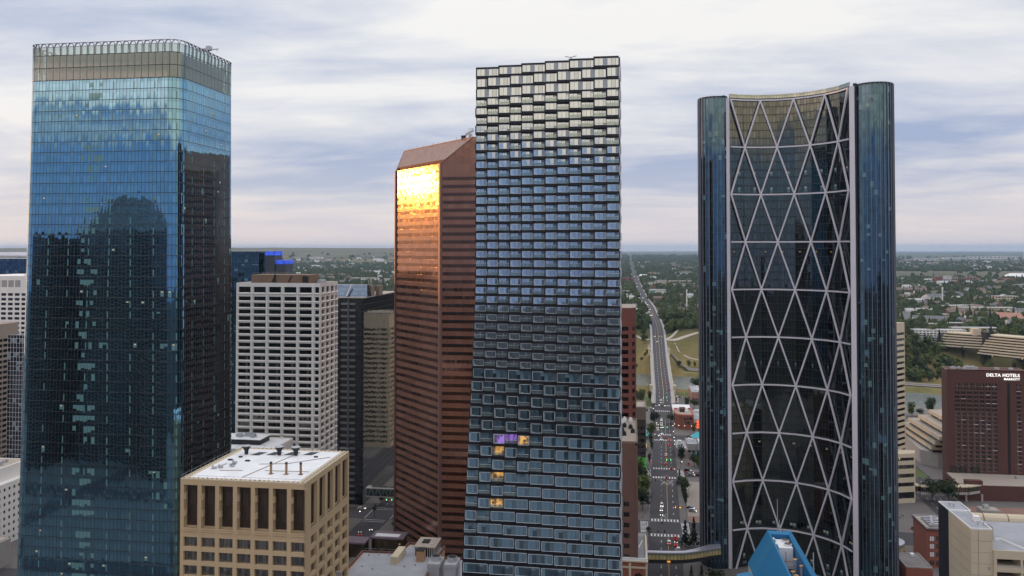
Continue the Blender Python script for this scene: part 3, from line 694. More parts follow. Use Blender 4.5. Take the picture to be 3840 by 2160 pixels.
# ---------------------------------------------------------------- white concrete grid tower
G_dk = glass('black_office_glass', (.13, .13, .12), 1.4, 50, .08, .05, (.02, .02, .02), 0, 1, .12, (.12, .12, .1), ripple=.003, tilt=.02, rough=.06, var=.5, seed=31, lit=.04, litcol=(1, .7, .3), ls=.8)
def whitegrid():
    x0, x1, y0, y1, H = -224.6, -174., 445., 473., 140.3
    R = root('office_building', 'white concrete office tower with a grid of dark wide windows, behind the sandstone building', 'building', ((x0+x1)/2, (y0+y1)/2, 0))
    W = MB(); wins = []; Wd = x1-x0
    us = [(Wd-.7-2.5, Wd-.7)]; u = Wd-.7-2.5-1.9
    while u-7.4 > 0: us.append((u-7.4, u)); u -= 9.2
    us.sort(); rows = [(134.7, 138.0)]+[(132.4-3.78*k-2.3, 132.4-3.78*k) for k in range(34)]
    wallgrid(W, wins, (x0, y0), (1, 0), Wd, 0, H, us, rows, .8, 40)
    us2 = [(2.3+i*7.3, 2.3+i*7.3+4.9) for i in range(3)]+[(24.1, 27.3)]
    wallgrid(W, wins, (x1, y0), (0, 1), y1-y0, 0, H, us2, rows, .8, 40)
    W.face([(x0, y0, 0), (x0, y0, H), (x0, y1, H), (x0, y1, 0)]); W.face([(x1, y1, 0), (x0, y1, 0), (x0, y1, H), (x1, y1, H)])
    W.build('wall', MT['precast'], R); flush(R, wins, 'window', G_dk)
    s = MB()   # sloping spandrel sills and ribs
    for a, b_ in rows:
        for u0, u1 in us:
            i = len(s.v); z = a
            s.v += [(x0+u0, y0, z), (x0+u1, y0, z), (x0+u1, y0-.75, z-.5), (x0+u0, y0-.75, z-.5), (x0+u0, y0, z-1.3), (x0+u1, y0, z-1.3)]
            s.f += [(i+3, i+2, i+1, i), (i+4, i+5, i+2, i+3), (i, i+4, i+3), (i+1, i+2, i+5)]; s.mi += [0]*4
        for u0, u1 in us2:
            i = len(s.v); z = a
            s.v += [(x1, y0+u0, z), (x1, y0+u1, z), (x1+.75, y0+u1, z-.5), (x1+.75, y0+u0, z-.5), (x1, y0+u0, z-1.3), (x1, y0+u1, z-1.3)]
            s.f += [(i+3, i+2, i+1, i), (i+4, i+5, i+2, i+3), (i, i+4, i+3), (i+1, i+2, i+5)]; s.mi += [0]*4
    s.build('sill', MT['precast'], R)
    pl = MB(); pr = 0
    for (a, b_), (c, d) in zip(us, us[1:]): pl.box(x0+b_+.5, x0+c-.5, y0-.5, y0, 0, H-2)
    pl.build('pilaster', MT['precast'], R)
    r = MB(); r.face([(x0, y0, H-.6), (x1, y0, H-.6), (x1, y1, H-.6), (x0, y1, H-.6)]); r.build('roof', MT['rooftan'], R)
    br = M('brown_metal_penthouse', (.2, .135, .09), .8, .1, .25, .3, streak=1)
    c = MB(); c.box(-219, -183, 452, 466, H-.6, H+4.4); c.build('penthouse', br, R)
    c = MB(); c.box(-204.5, -203.9, 451.2, 452, H-.6, H+4.6); c.beam((-206, 451.7, H), (-204, 451.7, H+4), .5, .5); c.beam((-196, 451.7, H), (-194, 451.7, H+4), .5, .5)
    c.box(-187.2, -184.2, 451.3, 452.2, H, H+3.6); c.build('penthouse_brace', MT['dark'], R)
    rails(R, [(-218, 453), (-200, 453), (-200, 465), (-218, 465)], H+4.4)
    rooftop_units(R, -182, -175, 448, 468, H-.6, 6, 3)
    # low wing in front
    R = root('office_building', 'lower white building wing with snow-white roof in front of the white grid tower', 'building', (-207, 418, 0))
    c = MB(); c.box(-232, -184.5, 405, 433, 0, 54.6); c.build('wall', MT['precast'], R)
    c = MB(); c.box(-231, -185.5, 406, 432, 54.61, 54.66); c.build('roof', MT['roofwhite'], R)
    parapet(R, rect(-231.7, -184.8, 405.3, 432.7), 54.6, .8, .5, MT['precast'])
    c = MB(); c.box(-222, -196.5, 417, 429, 54.6, 57.4); c.build('penthouse', MT['dark'], R)
    c = MB(); c.box(-222.4, -196.1, 416.6, 429.4, 57.4, 57.7); c.build('penthouse_roof', MT['roofwhite'], R)
    rooftop_units(R, -214, -197, 420, 428, 57.7, 5, 8)
    w = []; 
    for i in range(6):
        for k in range(6):
            m = MB(); y = 408+i*4.1; m.box(-184.6, -184.4, y, y+2.6, 50-k*5-2.6, 50-k*5); w.append((k, m))
    flush(R, w, 'window', G_dk)
whitegrid()

# ---------------------------------------------------------------- dark glass tower with grey stone strip
def darkglass():
    x0, x1, y0, y1, H = -188, -165.2, 495.5, 575, 128.7
    R = root('office_tower', 'black glass tower with grey ribbed stone strip, just right of the white grid tower', 'skyscraper', (-176, 535, 0))
    g = glass('black_mirror_glass', (.34, .36, .35), 1.5, 3.9, .06, .1, (.15, .14, .11), .3, .9, .02, (.1, .12, .12), ripple=.004, tilt=.007, rough=.03, var=.25, seed=41)
    m = MB(); m.face([(x1, y0, 0), (x1, y1, 0), (x1, y1, H), (x1, y0, H)]); fm = MB(); fm.face([(-170.4, y0, 0), (x1, y0, 0), (x1, y0, H), (-170.4, y0, H)])
    fm.face([(x0, y0, 0), (-180.6, y0, 0), (-180.6, y0, H), (x0, y0, H)]); fm.build('front_glass', glass('black_front_glass', (.05, .055, .07), 1.5, 3.9, .1, .2, (.02, .02, .02), .3, .8, -.1, seed=43), R); m.face([(x0, y1, 0), (x0, y0, 0), (x0, y0, H), (x0, y1, H)]); m.face([(x1, y1, 0), (x0, y1, 0), (x0, y1, H), (x1, y1, H)])
    m.build('curtain_wall', g, R)
    c = MB(); c.box(-180.6, -170.4, y0+1.0, y0+1.5, 0, H); c.build('recess', MT['dark'], R)
    st = MB()
    for k in range(32):
        z = 3+k*3.92
        st.box(-180.2, -175.8, y0-.1, y0+1, z, z+1.3); st.box(-174.6, -170.8, y0-.1, y0+1, z, z+1.3)
    st.build('stone_spandrel', M('grey_stone', (.15, .16, .18), .8, 0, .15), R)
    st = MB(); st.box(-175.7, -174.7, y0-.5, y0+1, 0, H-1); st.build('stone_pier', M('grey_stone_pier', (.10, .11, .12), .8), R)
    r = MB(); r.box(x0, x1, y0, y1, H, H+.5); r.build('roof', MT['rooftan'], R)
    p = MB(); i = len(p.v)
    p.v += [(-187.5, 500, H+.5), (-165.5, 503, H+.5), (-165.5, 512, H+.5), (-187.5, 512, H+.5), (-187.5, 507, H+8), (-167.5, 509, H+8), (-167.5, 512, H+8), (-187.5, 512, H+8)]
    for F in ((0, 1, 5, 4), (1, 2, 6, 5), (2, 3, 7, 6), (3, 0, 4, 7), (4, 5, 6, 7)): p.f.append(tuple(i+k for k in F)); p.mi.append(0)
    p.build('sloped_glass_roof', glass('roof_glass', (.16, .2, .26), 1.4, 2.5, .15, .15, (.03, .03, .035), 0, 1, -9), R)
    c = MB(); c.box(-163.5-2, -158-5, 520, 528, H+.5, H+7); c.box(-171, -166, 512, 520, H+.5, H+7.5); c.build('penthouse', M('brown_plant_room', (.22, .17, .13), .8), R)
    c = MB()
    for x, y in ((-170, 505), (-168, 513), (-167, 517)): c.tube((x, y, H+6), (x, y, H+10.5), .12, 4)
    c.beam((-178, 500, H+1), (-176.5, 505, H+8), .8, .8); c.build('antenna', MT['mech'], R)
    # narrow green-glass companion to its left
    # tan tower to the east, which shows as a wavy reflection in the black glass
    R = root('office_tower', 'tan concrete tower with dark window bands, mirrored wavily in the black glass tower', 'skyscraper', (-126, 655, 0))
    m = MB(); wins = []
    for p, t, Wd in (((-139, 640), (1, 0), 24), ((-115, 640), (0, 1), 30), ((-115, 670), (-1, 0), 24), ((-139, 670), (0, -1), 30)):
        wallgrid(m, wins, p, t, Wd, 0, 108, [(2.5, Wd*.36), (Wd*.42, Wd-1.5)], [(4+k*3.9, 5.9+k*3.9) for k in range(24)], .5)
    m.build('wall', MT['cream'], R); flush(R, wins, 'window_band', G_dk)
    c = MB(); c.box(-139, -115, 640, 670, 107.5, 108); c.build('roof', MT['rooftan'], R)
    R = root('office_tower', 'wide black slab mirrored behind the tan tower in the black glass tower', 'skyscraper', (-95, 720, 0))
    m = MB(); m.box(-152, -42, 700, 740, 0, 172); m.build('curtain_wall', MT['dark'], R)  # block out of view, added to darken what the black glass mirrors
darkglass()

# ---------------------------------------------------------------- blue towers far left of centre
def farblue():
    g = glass('far_blue_glass', (.06, .12, .17), 3., 3.9, .2, .2, (.02, .04, .06), .3, .7, .08, (.1, .2, .25), ripple=.003, tilt=.01, rough=.05, var=.4, seed=51)
    R = root('office_tower', 'blue glass tower cluster with glowing blue roof screens, beyond the white grid tower', 'skyscraper', (-300, 655, 0))
    m = MB(); m.prism([(-355, 640), (-303.5, 640), (-303.5, 668), (-355, 668)], 0, 157.6); m.build('curtain_wall', g, R)
    m = MB(); m.prism([(-303.4, 645), (-298, 645), (-298, 668), (-303.4, 668)], 0, 156.); m.build('curtain_wall', g, R)
    g2 = M('far_grey_cladding', (.045, .055, .075), .4, .3, .2)
    m = MB(); m.box(-297.9, -289.7, 640, 655, 0, 154.2); m.build('lift_core', g2, R)
    m = MB(); m.box(-288.8, -280.3, 640, 655, 0, 147); m.build('lift_core', g2, R)
    bl, nt = newmat('blue_lit_screen'); b = NB(nt); P = b.n('ShaderNodeNewGeometry', out=None).outputs['Position']
    nn = b.noise(P, .35, 3, .6); b.out(b.bsdf(col=(.02, .05, .3, 1), emis=b.mix(b.rng(nn, .4, .6), (.01, .04, .6, 1), (.05, .16, .95, 1)), es=.6))
    m = MB(); m.box(-298, -289.6, 639.8, 655, 154.3, 157.7); m.build('lit_roof_screen', bl, R)
    m = MB(); m.box(-288.9, -280.2, 639.8, 655, 147.1, 150.3); m.build('lit_roof_screen', bl, R)
    m = MB(); m.box(-303, -299, 650, 660, 157.5, 158.4); m.build('penthouse', MT['cream'], R)
farblue()

# ---------------------------------------------------------------- buildings at the left edge
def leftedge():
    # dark blue tower far left
    R = root('office_tower', 'far dark blue glass tower with pale overhanging roof at the left edge', 'skyscraper', (-560, 690, 0))
    g = glass('navy_glass', (.06, .12, .22), 3., 3.9, .25, .2, (.02, .03, .06), .2, .7, .05, (.1, .15, .22), seed=61, var=.5)
    m = MB(); m.box(-640, -547.5, 690, 730, 0, 150.5); m.box(-547.4, -535.5, 694, 725, 0, 146); m.build('curtain_wall', g, R)
    m = MB(); m.box(-642, -541, 686, 734, 152.2, 153.4); m.prism([(-640, 688), (-560, 688), (-560, 732), (-640, 732)], 153.4, 156.5, pts2=[(-640, 695), (-575, 695), (-575, 725), (-640, 725)]); m.build('roof', M('pale_roof_slab', (.4, .4, .44), .6), R)
    # white tower with the round yellow shell sign
    R = root('office_tower', 'white concrete tower with orange scallop shell emblem near its top, left edge of the photo', 'skyscraper', (-530, 640, 0))
    H = 137; m = MB(); wins = []
    p0 = (-484.2, 607.4); 
    wallgrid(m, wins, (-540, 603), (.9969, .0786), 56, 0, H, rep(1.2, 5.75, 4.3, 9)[:9], [(H-13.6-3.9*k-2.2, H-13.6-3.9*k) for k in range(30)], .5, 60)
    wallgrid(m, wins, p0, (.55, .835), 26, 0, H, rep(1.4, 6, 4.5, 4), [(H-13.6-3.9*k-2.2, H-13.6-3.9*k) for k in range(30)], .5, 60)
    m.prism([(-540, 603), (-484.2, 607.4), (-469.9, 629.1), (-475, 660), (-540, 660)], H-.1, H+.5)
    m.build('wall', MT['precast'], R); flush(R, wins, 'window', glass('grey_blue_glass', (.12, .14, .2), 1.2, 50, .1, .05, (.04, .04, .05), 0, 1, .1, (.2, .22, .25), seed=62))
    pn = MB()
    for i in range(8):
        a = 1.2+i*5.75+.4; pn.face([(-540+.9969*a, 603+.0786*a-.06, H-8.6), (-540+.9969*(a+4.6), 603+.0786*(a+4.6)-.06, H-8.6), (-540+.9969*(a+4.6), 603+.0786*(a+4.6)-.06, H-3), (-540+.9969*a, 603+.0786*a-.06, H-3)])
    for i in range(4):
        a = 1.2+i*6; n_ = (.835, -.55); q = lambda u, z: (p0[0]+.55*u+n_[0]*.06, p0[1]+.835*u+n_[1]*.06, z)
        pn.face([q(a, H-9), q(a+4.8, H-9), q(a+4.8, H-3), q(a, H-3)])
    pn.build('top_panel', M('grey_stipple_panel', (.33, .32, .31), .9), R)
    # emblem: scallop outline with ribs
    cx = (p0[0]+.55*3.6+.835*.3, p0[1]+.835*3.6-.55*.3, H-6.3); Rr = 2.9
    def em(r, off, half=False):
        pts = []
        K = 7
        for k in range(K*4+1):
            a = R_(-35+250*k/(K*4)); rr = r*(1+.05*cos((k % 4)/4*2*pi))
            pts.append((rr*cos(a), rr*sin(a)))
        pts += [(-.42*r, -.78*r), (-.2*r, -.98*r), (.2*r, -.98*r), (.42*r, -.78*r)]
        mb = MB(); F = []
        P_ = [(cx[0]+.55*x*1+.835*off, cx[1]+.835*x-.55*off, cx[2]+y) for x, y in pts]
        Q_ = [(x-.835*.25, y+.55*.25, z) for x, y, z in P_]
        mb.face(P_); 
        for i in range(len(P_)): j = (i+1) % len(P_); mb.face([P_[j], P_[i], Q_[i], Q_[j]])
        return mb
    em(Rr, .0).build('sign_border', EM('sign_red', (.8, .05, .02), .35), R)
    em(Rr*.86, .1).build('sign_face', EM('sign_yellow', (1, .42, .02), .75), R)
    rb = MB()
    for k in range(-3, 4):
        a = R_(90+k*22); rb.beam((cx[0]+.835*.2+.55*cos(R_(90+k*8))*.3, cx[1]-.55*.2+.835*cos(R_(90+k*8))*.3, cx[2]-1.5), (cx[0]+.835*.2+.55*cos(a)*2.1, cx[1]-.55*.2+.835*cos(a)*2.1, cx[2]+sin(a)*2.0), .1, .16, (0, 0, 1))
    rb.build('sign_rib', EM('sign_rib_red', (.7, .06, .02), .3), R)
    c = MB(); c.box(-490, -487, 612, 616, H, H+1.5); c.box(-500, -494, 618, 622, H, H+1.2); c.build('rooftop_unit', MT['mech'], R)
    # tan tower with window strips
    R = root('office_building', 'tan tower with slanting dark window strips below the white tower, left edge', 'building', (-455, 515, 0))
    m = MB(); wins = []; H = 107
    wallgrid(m, wins, (-436, 470), (0, 1), 64, 0, H, rep(1, 8.2, 7.6, 8)[:7]+[(58.4, 63)], [(H-10.5-3.75*k-2.1, H-10.5-3.75*k) for k in range(25)], .5, 30)
    wallgrid(m, wins, (-490, 470), (1, 0), 54, 0, H, rep(1, 8.2, 7.6, 6), [(H-10.5-3.75*k-2.1, H-10.5-3.75*k) for k in range(25)], .5, 30)
    m.face([(-436, 534, 0), (-490, 534, 0), (-490, 534, H), (-436, 534, H)]); m.face([(-490, 534, 0), (-490, 470, 0), (-490, 470, H), (-490, 534, H)])
    m.face([(-490, 470, H), (-436, 470, H), (-436, 534, H), (-490, 534, H)])
    m.build('wall', M('tan_concrete', (.3, .24, .19), .9, 0, .12, .1, streak=1), R); flush(R, wins, 'window_band', G_dk)
    # slim lattice lift tower
    R = root('lift_tower', 'slim glass shaft with white lattice frame beside the rounded blue tower', 'tower', (-412, 505, 0))
    m = MB(); m.box(-416, -402, 500, 512, 0, 101.5); m.build('curtain_wall', glass('shaft_glass', (.1, .12, .15), 2.2, 3.1, .3, .3, (.42, .42, .46), 0, 1, .05), R)
    # white block with small square windows
    R = root('office_building', 'low white building with rows of small square windows at the bottom left edge', 'building', (-360, 410, 0))
    wins = []; m = MB()
    wallgrid(m, wins, (-334, 385), (0, 1), 45, 0, 33, rep(1.2, 3.5, 1.5, 13), [(33-6.5-3.8*k-1.7, 33-6.5-3.8*k) for k in range(7)]+[(28.9, 30.6)], .35, 2)
    m.box(-390, -334.6, 385.01, 429.99, 0, 32.99); m.build('wall', MT['precast'], R)
    flush(R, wins, 'window', G_dk)
    m = MB(); m.box(-390, -338.8, 390, 424, 33, 40.5); m.build('penthouse', MT['precast'], R)
    m = MB(); m.box(-389, -339.8, 391, 423, 40.5, 40.6); m.build('roof', MT['rooftan'], R)
    rooftop_units(R, -350, -340, 395, 420, 40.6, 4, 12)
    # low tan hall in front
    R = root('hall_building', 'plain low tan hall with flat roof at the bottom left corner', 'building', (-340, 370, 0))
    m = MB(); m.box(-370, -312, 352, 379, 0, 13); m.build('wall', MT['conc'], R)
    m = MB(); m.box(-369, -313, 353, 378, 13, 13.4); m.build('roof', MT['rooftan'], R)
    rooftop_units(R, -330, -314, 355, 375, 13.4, 4, 15)
    R = root('street_wall', 'pale segmented concrete planter wall at the bottom left corner', 'wall', (-303, 352, 0))
    for i in range(4): m = MB(); m.box(-322+i*6, -316.5+i*6, 346+i*1.3, 348+i*1.3, .15, 2.3); m.build('wall_block', MT['precast'], R)
leftedge()

# ---------------------------------------------------------------- low roofs at the bottom between the sandstone building and the stepped tower
def lowroofs():
    z = 32.
    R = root('low_building', 'tan brick building with grey stepped roof and white plant enclosure, bottom centre', 'building', (-95, 325, 0))
    pts = [(-112, 312), (-99.5, 313), (-97, 317.5), (-92, 317.5), (-88, 308), (-79, 308), (-79, 337), (-94, 337), (-96.5, 336), (-112, 335.6)]
    m = MB(); m.prism([(-112, 300), (-79, 300), (-79, 346), (-95, 347.5), (-96.5, 336), (-112, 335.5)], 0, z); m.build('wall', MT['brickt'], R)
    m = MB(); m.prism([(-111, 301), (-80, 301), (-80, 345), (-94, 346), (-96, 335), (-111, 334.6)], z, z+.15); m.build('roof', MT['roofgrey'], R)
    m = MB(); P = [(-112, 300), (-79, 300), (-79, 346), (-95, 347.5), (-96.5, 336), (-112, 335.5)]
    for i in range(6): m.beam((*P[i], z+.3), (*P[(i+1) % 6], z+.3), .6, .9+.01*i)
    m.build('parapet', M('brown_cap', (.13, .07, .06), .8), R)
    m = MB(); m.box(-96.4, -93.4, 324, 336, z+.15, z+3.2); m.build('roof_duct', MT['cream'], R)
    m = MB(); m.box(-89, -80.6, 334, 345, z, z+3.8); 
    m.build('plant_enclosure', glass('white_louvre', (.1, .1, .1), .9, 20, .22, .1, (.6, .6, .6), 0, 1, -9), R)
    m = MB(); m.box(-89.3, -80.3, 333.7, 345.3, z+3.8, z+4.2); m.build('enclosure_roof', MT['rooftan'], R)
    m = MB(); m.box(-87, -84, 338, 342, z+4.2, z+4.6); m.build('fan_well', MT['dark'], R)
    m = MB(); m.box(-86.8, -83.8, 328.2, 332, z, z+4.4); m.build('chimney', MT['brickt'], R)
    m = MB(); m.box(-86.9, -83.7, 328.1, 332.1, z+4.4, z+4.7); m.build('chimney_cap', MT['dark'], R)
    rails(R, [(-96.5, 336), (-111, 335.5)], z+.6); rails(R, [(-89, 334), (-81, 334), (-81, 345)], z+4.2)
    for x, y in ((-107, 320), (-102, 318), (-90, 322), (-86, 324), (-108, 332), (-104, 333), (-100, 333.5)):
        m = MB(); m.tube((x, y, z), (x, y, z+.9), .3, 7); m.build('roof_vent', MT['mech'], R)
    # lower brick volume stepping down toward the viewer
    m = MB(); m.box(-99.4, -90, 292, 299.9, 0, z-1.2); m.build('wall', MT['brickt'], R)
    for i, (x, l) in enumerate(((-76.9, 'left of the two grey cooling towers with round fans, bottom centre'), (-70.3, 'right of the two grey cooling towers with round fans, bottom centre'))):
        K = root('cooling_tower', l, 'cooling tower', (x, 322, 27), group='cooling towers beside the low roof')
        m = MB(); m.box(x-2.4, x+2.4, 317, 325, 27, 36); m.box(x-2.6, x+2.6, 316.8, 325.2, 34.6, 35.4); m.build('casing', MT['mech'], K)
        m = MB(); m.tube((x, 321.5, 36), (x, 321.5, 37.6), 2.1, 18, 1.9); m.build('fan_cylinder', MT['mech'], K)
        m = MB(); m.tube((x, 321.5, 37.55), (x, 321.5, 37.65), 1.7, 16); m.build('fan', MT['dark'], K)
        m = MB(); m.tube((x+2.6, 319, 28), (x+2.6, 319, 35), .3, 8); m.build('pipe', MT['steel'], K)
    R = root('low_building', 'flat roofed block carrying the two cooling towers beside the stepped tower', 'building', (-71, 325, 0))
    m = MB(); m.box(-78.6, -62, 300, 346, 0, 26.9); m.build('wall', MT['conc'], R); m = MB(); m.box(-78.2, -62.4, 300.4, 345.6, 26.9, 27.); m.build('roof', MT['roofgrey'], R)
    # roof vents beside the sandstone tower
    R = root('exhaust_pipes', 'bundle of shiny steel exhaust pipes standing against the sandstone building', 'pipes', (-112, 296, 40))
    for i in range(3):
        m = MB(); m.tube((-106.5+i*.8, 290, 30), (-106.5+i*.8, 290, 41.5), .32, 8); m.tube((-106.5+i*.8, 290, 41.5), (-106.5+i*.8, 290, 41.9), .45, 8); m.build('pipe', MT['steel'], R)
lowroofs()

def skybridges():
    # glazed footbridge over the street at lower left
    R = root('skybridge', 'glazed footbridge with steel trusses over the dark street left of the brown granite tower', 'footbridge', (-146, 497, 6))
    g = glass('bridge_glass', (.16, .24, .24), 2.2, 5.3, .12, .3, (.25, .28, .28), 0, 1, -9)
    m = MB(); m.box(-163, -128, 495, 500, 6.2, 10.6); m.build('glazing', g, R)
    m = MB(); m.box(-163.3, -128, 494.7, 500.3, 5.6, 6.2); m.box(-163.3, -128, 494.7, 500.3, 10.6, 11.1); m.build('deck', MT['conc'], R)
    m = MB()
    for i in range(8):
        x = -162+i*4.3; m.beam((x, 494.8, 6.2), (x+2.1, 494.8, 10.6), .18, .18); m.beam((x+2.1, 494.8, 10.6), (x+4.3, 494.8, 6.2), .18, .18)
    m.build('truss', MT['rail'], R)
    m = MB(); m.box(-160, -129, 496, 499, 11.1, 11.6); m.build('skylight', glass('pale_skylight', (.5, .55, .6), 1.5, 1.5, .2, .1, (.1, .1, .1), 0, 1, -9), R)
    # canopy building at the street corner
    R = root('canopy', 'low dark plaza canopy with glass roof strip at the foot of the brown granite tower', 'canopy', (-142, 412, 0))
    m = MB(); m.box(-150.5, -136, 411, 420, 7.2, 8.); m.box(-136, -118, 420, 430, 7.2, 8.); m.build('roof', M('mauve_metal', (.2, .15, .18), .6, .2), R)
    m = MB(); m.box(-150, -136.6, 411.6, 419.4, .1, 7.2); m.box(-135.6, -118.6, 421, 429, .1, 7.2); m.build('glazing', glass('amber_plaza_glass', (.2, .14, .08), 1.6, 8, .2, .2, (.02, .02, .02), 0, 1, -9, lit=.2, ls=.5), R)
    m = MB(); m.box(-134, -121, 421.5, 425.5, 8, 8.25); m.build('skylight', MT['roofwhite'], R)
    # long skybridge across Centre street, flaring into the crescent tower
    R = root('skybridge', 'curved footbridge with yellow-lit glazing crossing the main street to the diagonal-grid tower', 'footbridge', (25, 410, 8))
    path = [(3, 407.2), (9, 407.4), (15, 407.8), (21, 408.4), (26, 409.5), (30, 411.2), (34, 413.4), (38, 416), (44, 419)]
    amb, nt = newmat('amber_bridge_glass'); b = NB(nt); uv = b.n('ShaderNodeUVMap', out=0); s = b.n('ShaderNodeSeparateXYZ', {0: uv}, None)
    fu = b.m('FRACT', b.m('DIVIDE', s.outputs[0], 1.75)); mm = b.m('LESS_THAN', fu, .1)
    P = b.n('ShaderNodeNewGeometry', out=None).outputs['Position']; zz = b.n('ShaderNodeSeparateXYZ', {0: P}, None).outputs[2]
    nn = b.noise(P, .4, 3); e = b.mix(mm, b.mix(b.rng(zz, 10.2, 11.1), (.17, .125, .045, 1), (.03, .04, .035, 1)), (0, 0, 0, 1))
    b.out(b.bsdf(col=b.mix(mm, (.1, .1, .08, 1), (.01, .01, .01, 1)), rough=.15, emis=e, es=b.m('ADD', .2, b.m('MULTIPLY', nn, .8))))
    gl = MB(); u = 0
    for p, q in zip(path, path[1:]):
        L = hypot(q[0]-p[0], q[1]-p[1]); gl.face([(*p, 8.7), (*q, 8.7), (*q, 11.8), (*p, 11.8)], 0, (u, u+L, 0, 3)); u += L
    gl.build('glazing', amb, R)
    rf = MB(); dk = MB(); sf = MB()
    for i, (p, q) in enumerate(zip(path, path[1:])):
        w0 = 3.2+max(0, i-4)*1.2; w1 = 3.2+max(0, i-3)*1.2
        rf.face([(p[0], p[1]-.2, 11.8), (q[0], q[1]-.2, 11.8), (q[0], q[1]-.1, 12.2), (p[0], p[1]-.1, 12.2)])
        rf.face([(p[0], p[1]-.1, 12.2), (q[0], q[1]-.1, 12.2), (q[0], q[1]+w1*.55, 12.5), (p[0], p[1]+w0*.55, 12.5)])
        rf.face([(p[0], p[1]+w0*.55, 12.5), (q[0], q[1]+w1*.55, 12.5), (q[0], q[1]+w1, 11.9), (p[0], p[1]+w0, 11.9)])
        dk.face([(p[0], p[1]-.1, 7.0), (q[0], q[1]-.1, 7.0), (q[0], q[1]-.1, 8.7), (p[0], p[1]-.1, 8.7)])
        dk.face([(p[0], p[1]-.1, 7.0), (p[0], p[1]+4, 7.0), (q[0], q[1]+4, 7.0), (q[0], q[1]-.1, 7.0)])
        sf.face([(p[0], p[1]+4, 7), (q[0], q[1]+4, 7), (q[0], q[1]+4, 12), (p[0], p[1]+4, 12)][::-1])
    rf.build('roof', M('bridge_roof_metal', (.36, .36, .42), .35, .5, .1), R); dk.build('deck', MT['dark'], R); sf.build('rear_glazing', MT['dark'], R)
    s = MB(); s.box(17.3, 18.9, 407.9, 408.02, 7.5, 8.35); s.build('clearance_sign', EM('orange_sign', (1, .4, .05), .8), R)
    # the bridge loops out behind the crescent tower on its far side
    R = root('skybridge', 'rounded end of a footbridge with amber windows beyond the right edge of the diagonal-grid tower', 'footbridge', (135, 440, 8))
    g = MB(); r = MB(); a0 = []
    cx, cy = 128.5, 441.
    ring = [(cx+8*cos(R_(a)), cy+8*sin(R_(a))) for a in range(-100, 100, 12)]
    inner = [(cx+2.2*cos(R_(a)), cy+3.*sin(R_(a))) for a in range(-100, 100, 12)]
    u = 0
    for i, (p, q) in enumerate(zip(ring, ring[1:])):
        L = hypot(q[0]-p[0], q[1]-p[1]); g.face([(*p, 8.7), (*q, 8.7), (*q, 11.8), (*p, 11.8)], 0, (u, u+L, 0, 3)); u += L
        r.face([(*p, 12.4), (*q, 12.4), (*inner[i+1], 13), (*inner[i], 13)]); r.face([(*p, 11.7), (*q, 11.7), (*q, 12.4), (*p, 12.4)])
    r.face([(*inner[0], 13), (*ring[0], 12.4), (105, ring[0][1]-1, 12.4), (105, inner[0][1], 13)])
    g.build('glazing', amb, R); r.build('roof', M('bridge_roof_metal_b', (.4, .4, .46), .35, .5, .1), R)
    d = MB(); d.prism(ring, 7., 8.7); d.build('deck', MT['dark'], R); d = MB(); d.tube((132, 440, 0), (132, 440, 7), 1., 8); d.build('column', MT['dark'], R)
skybridges()

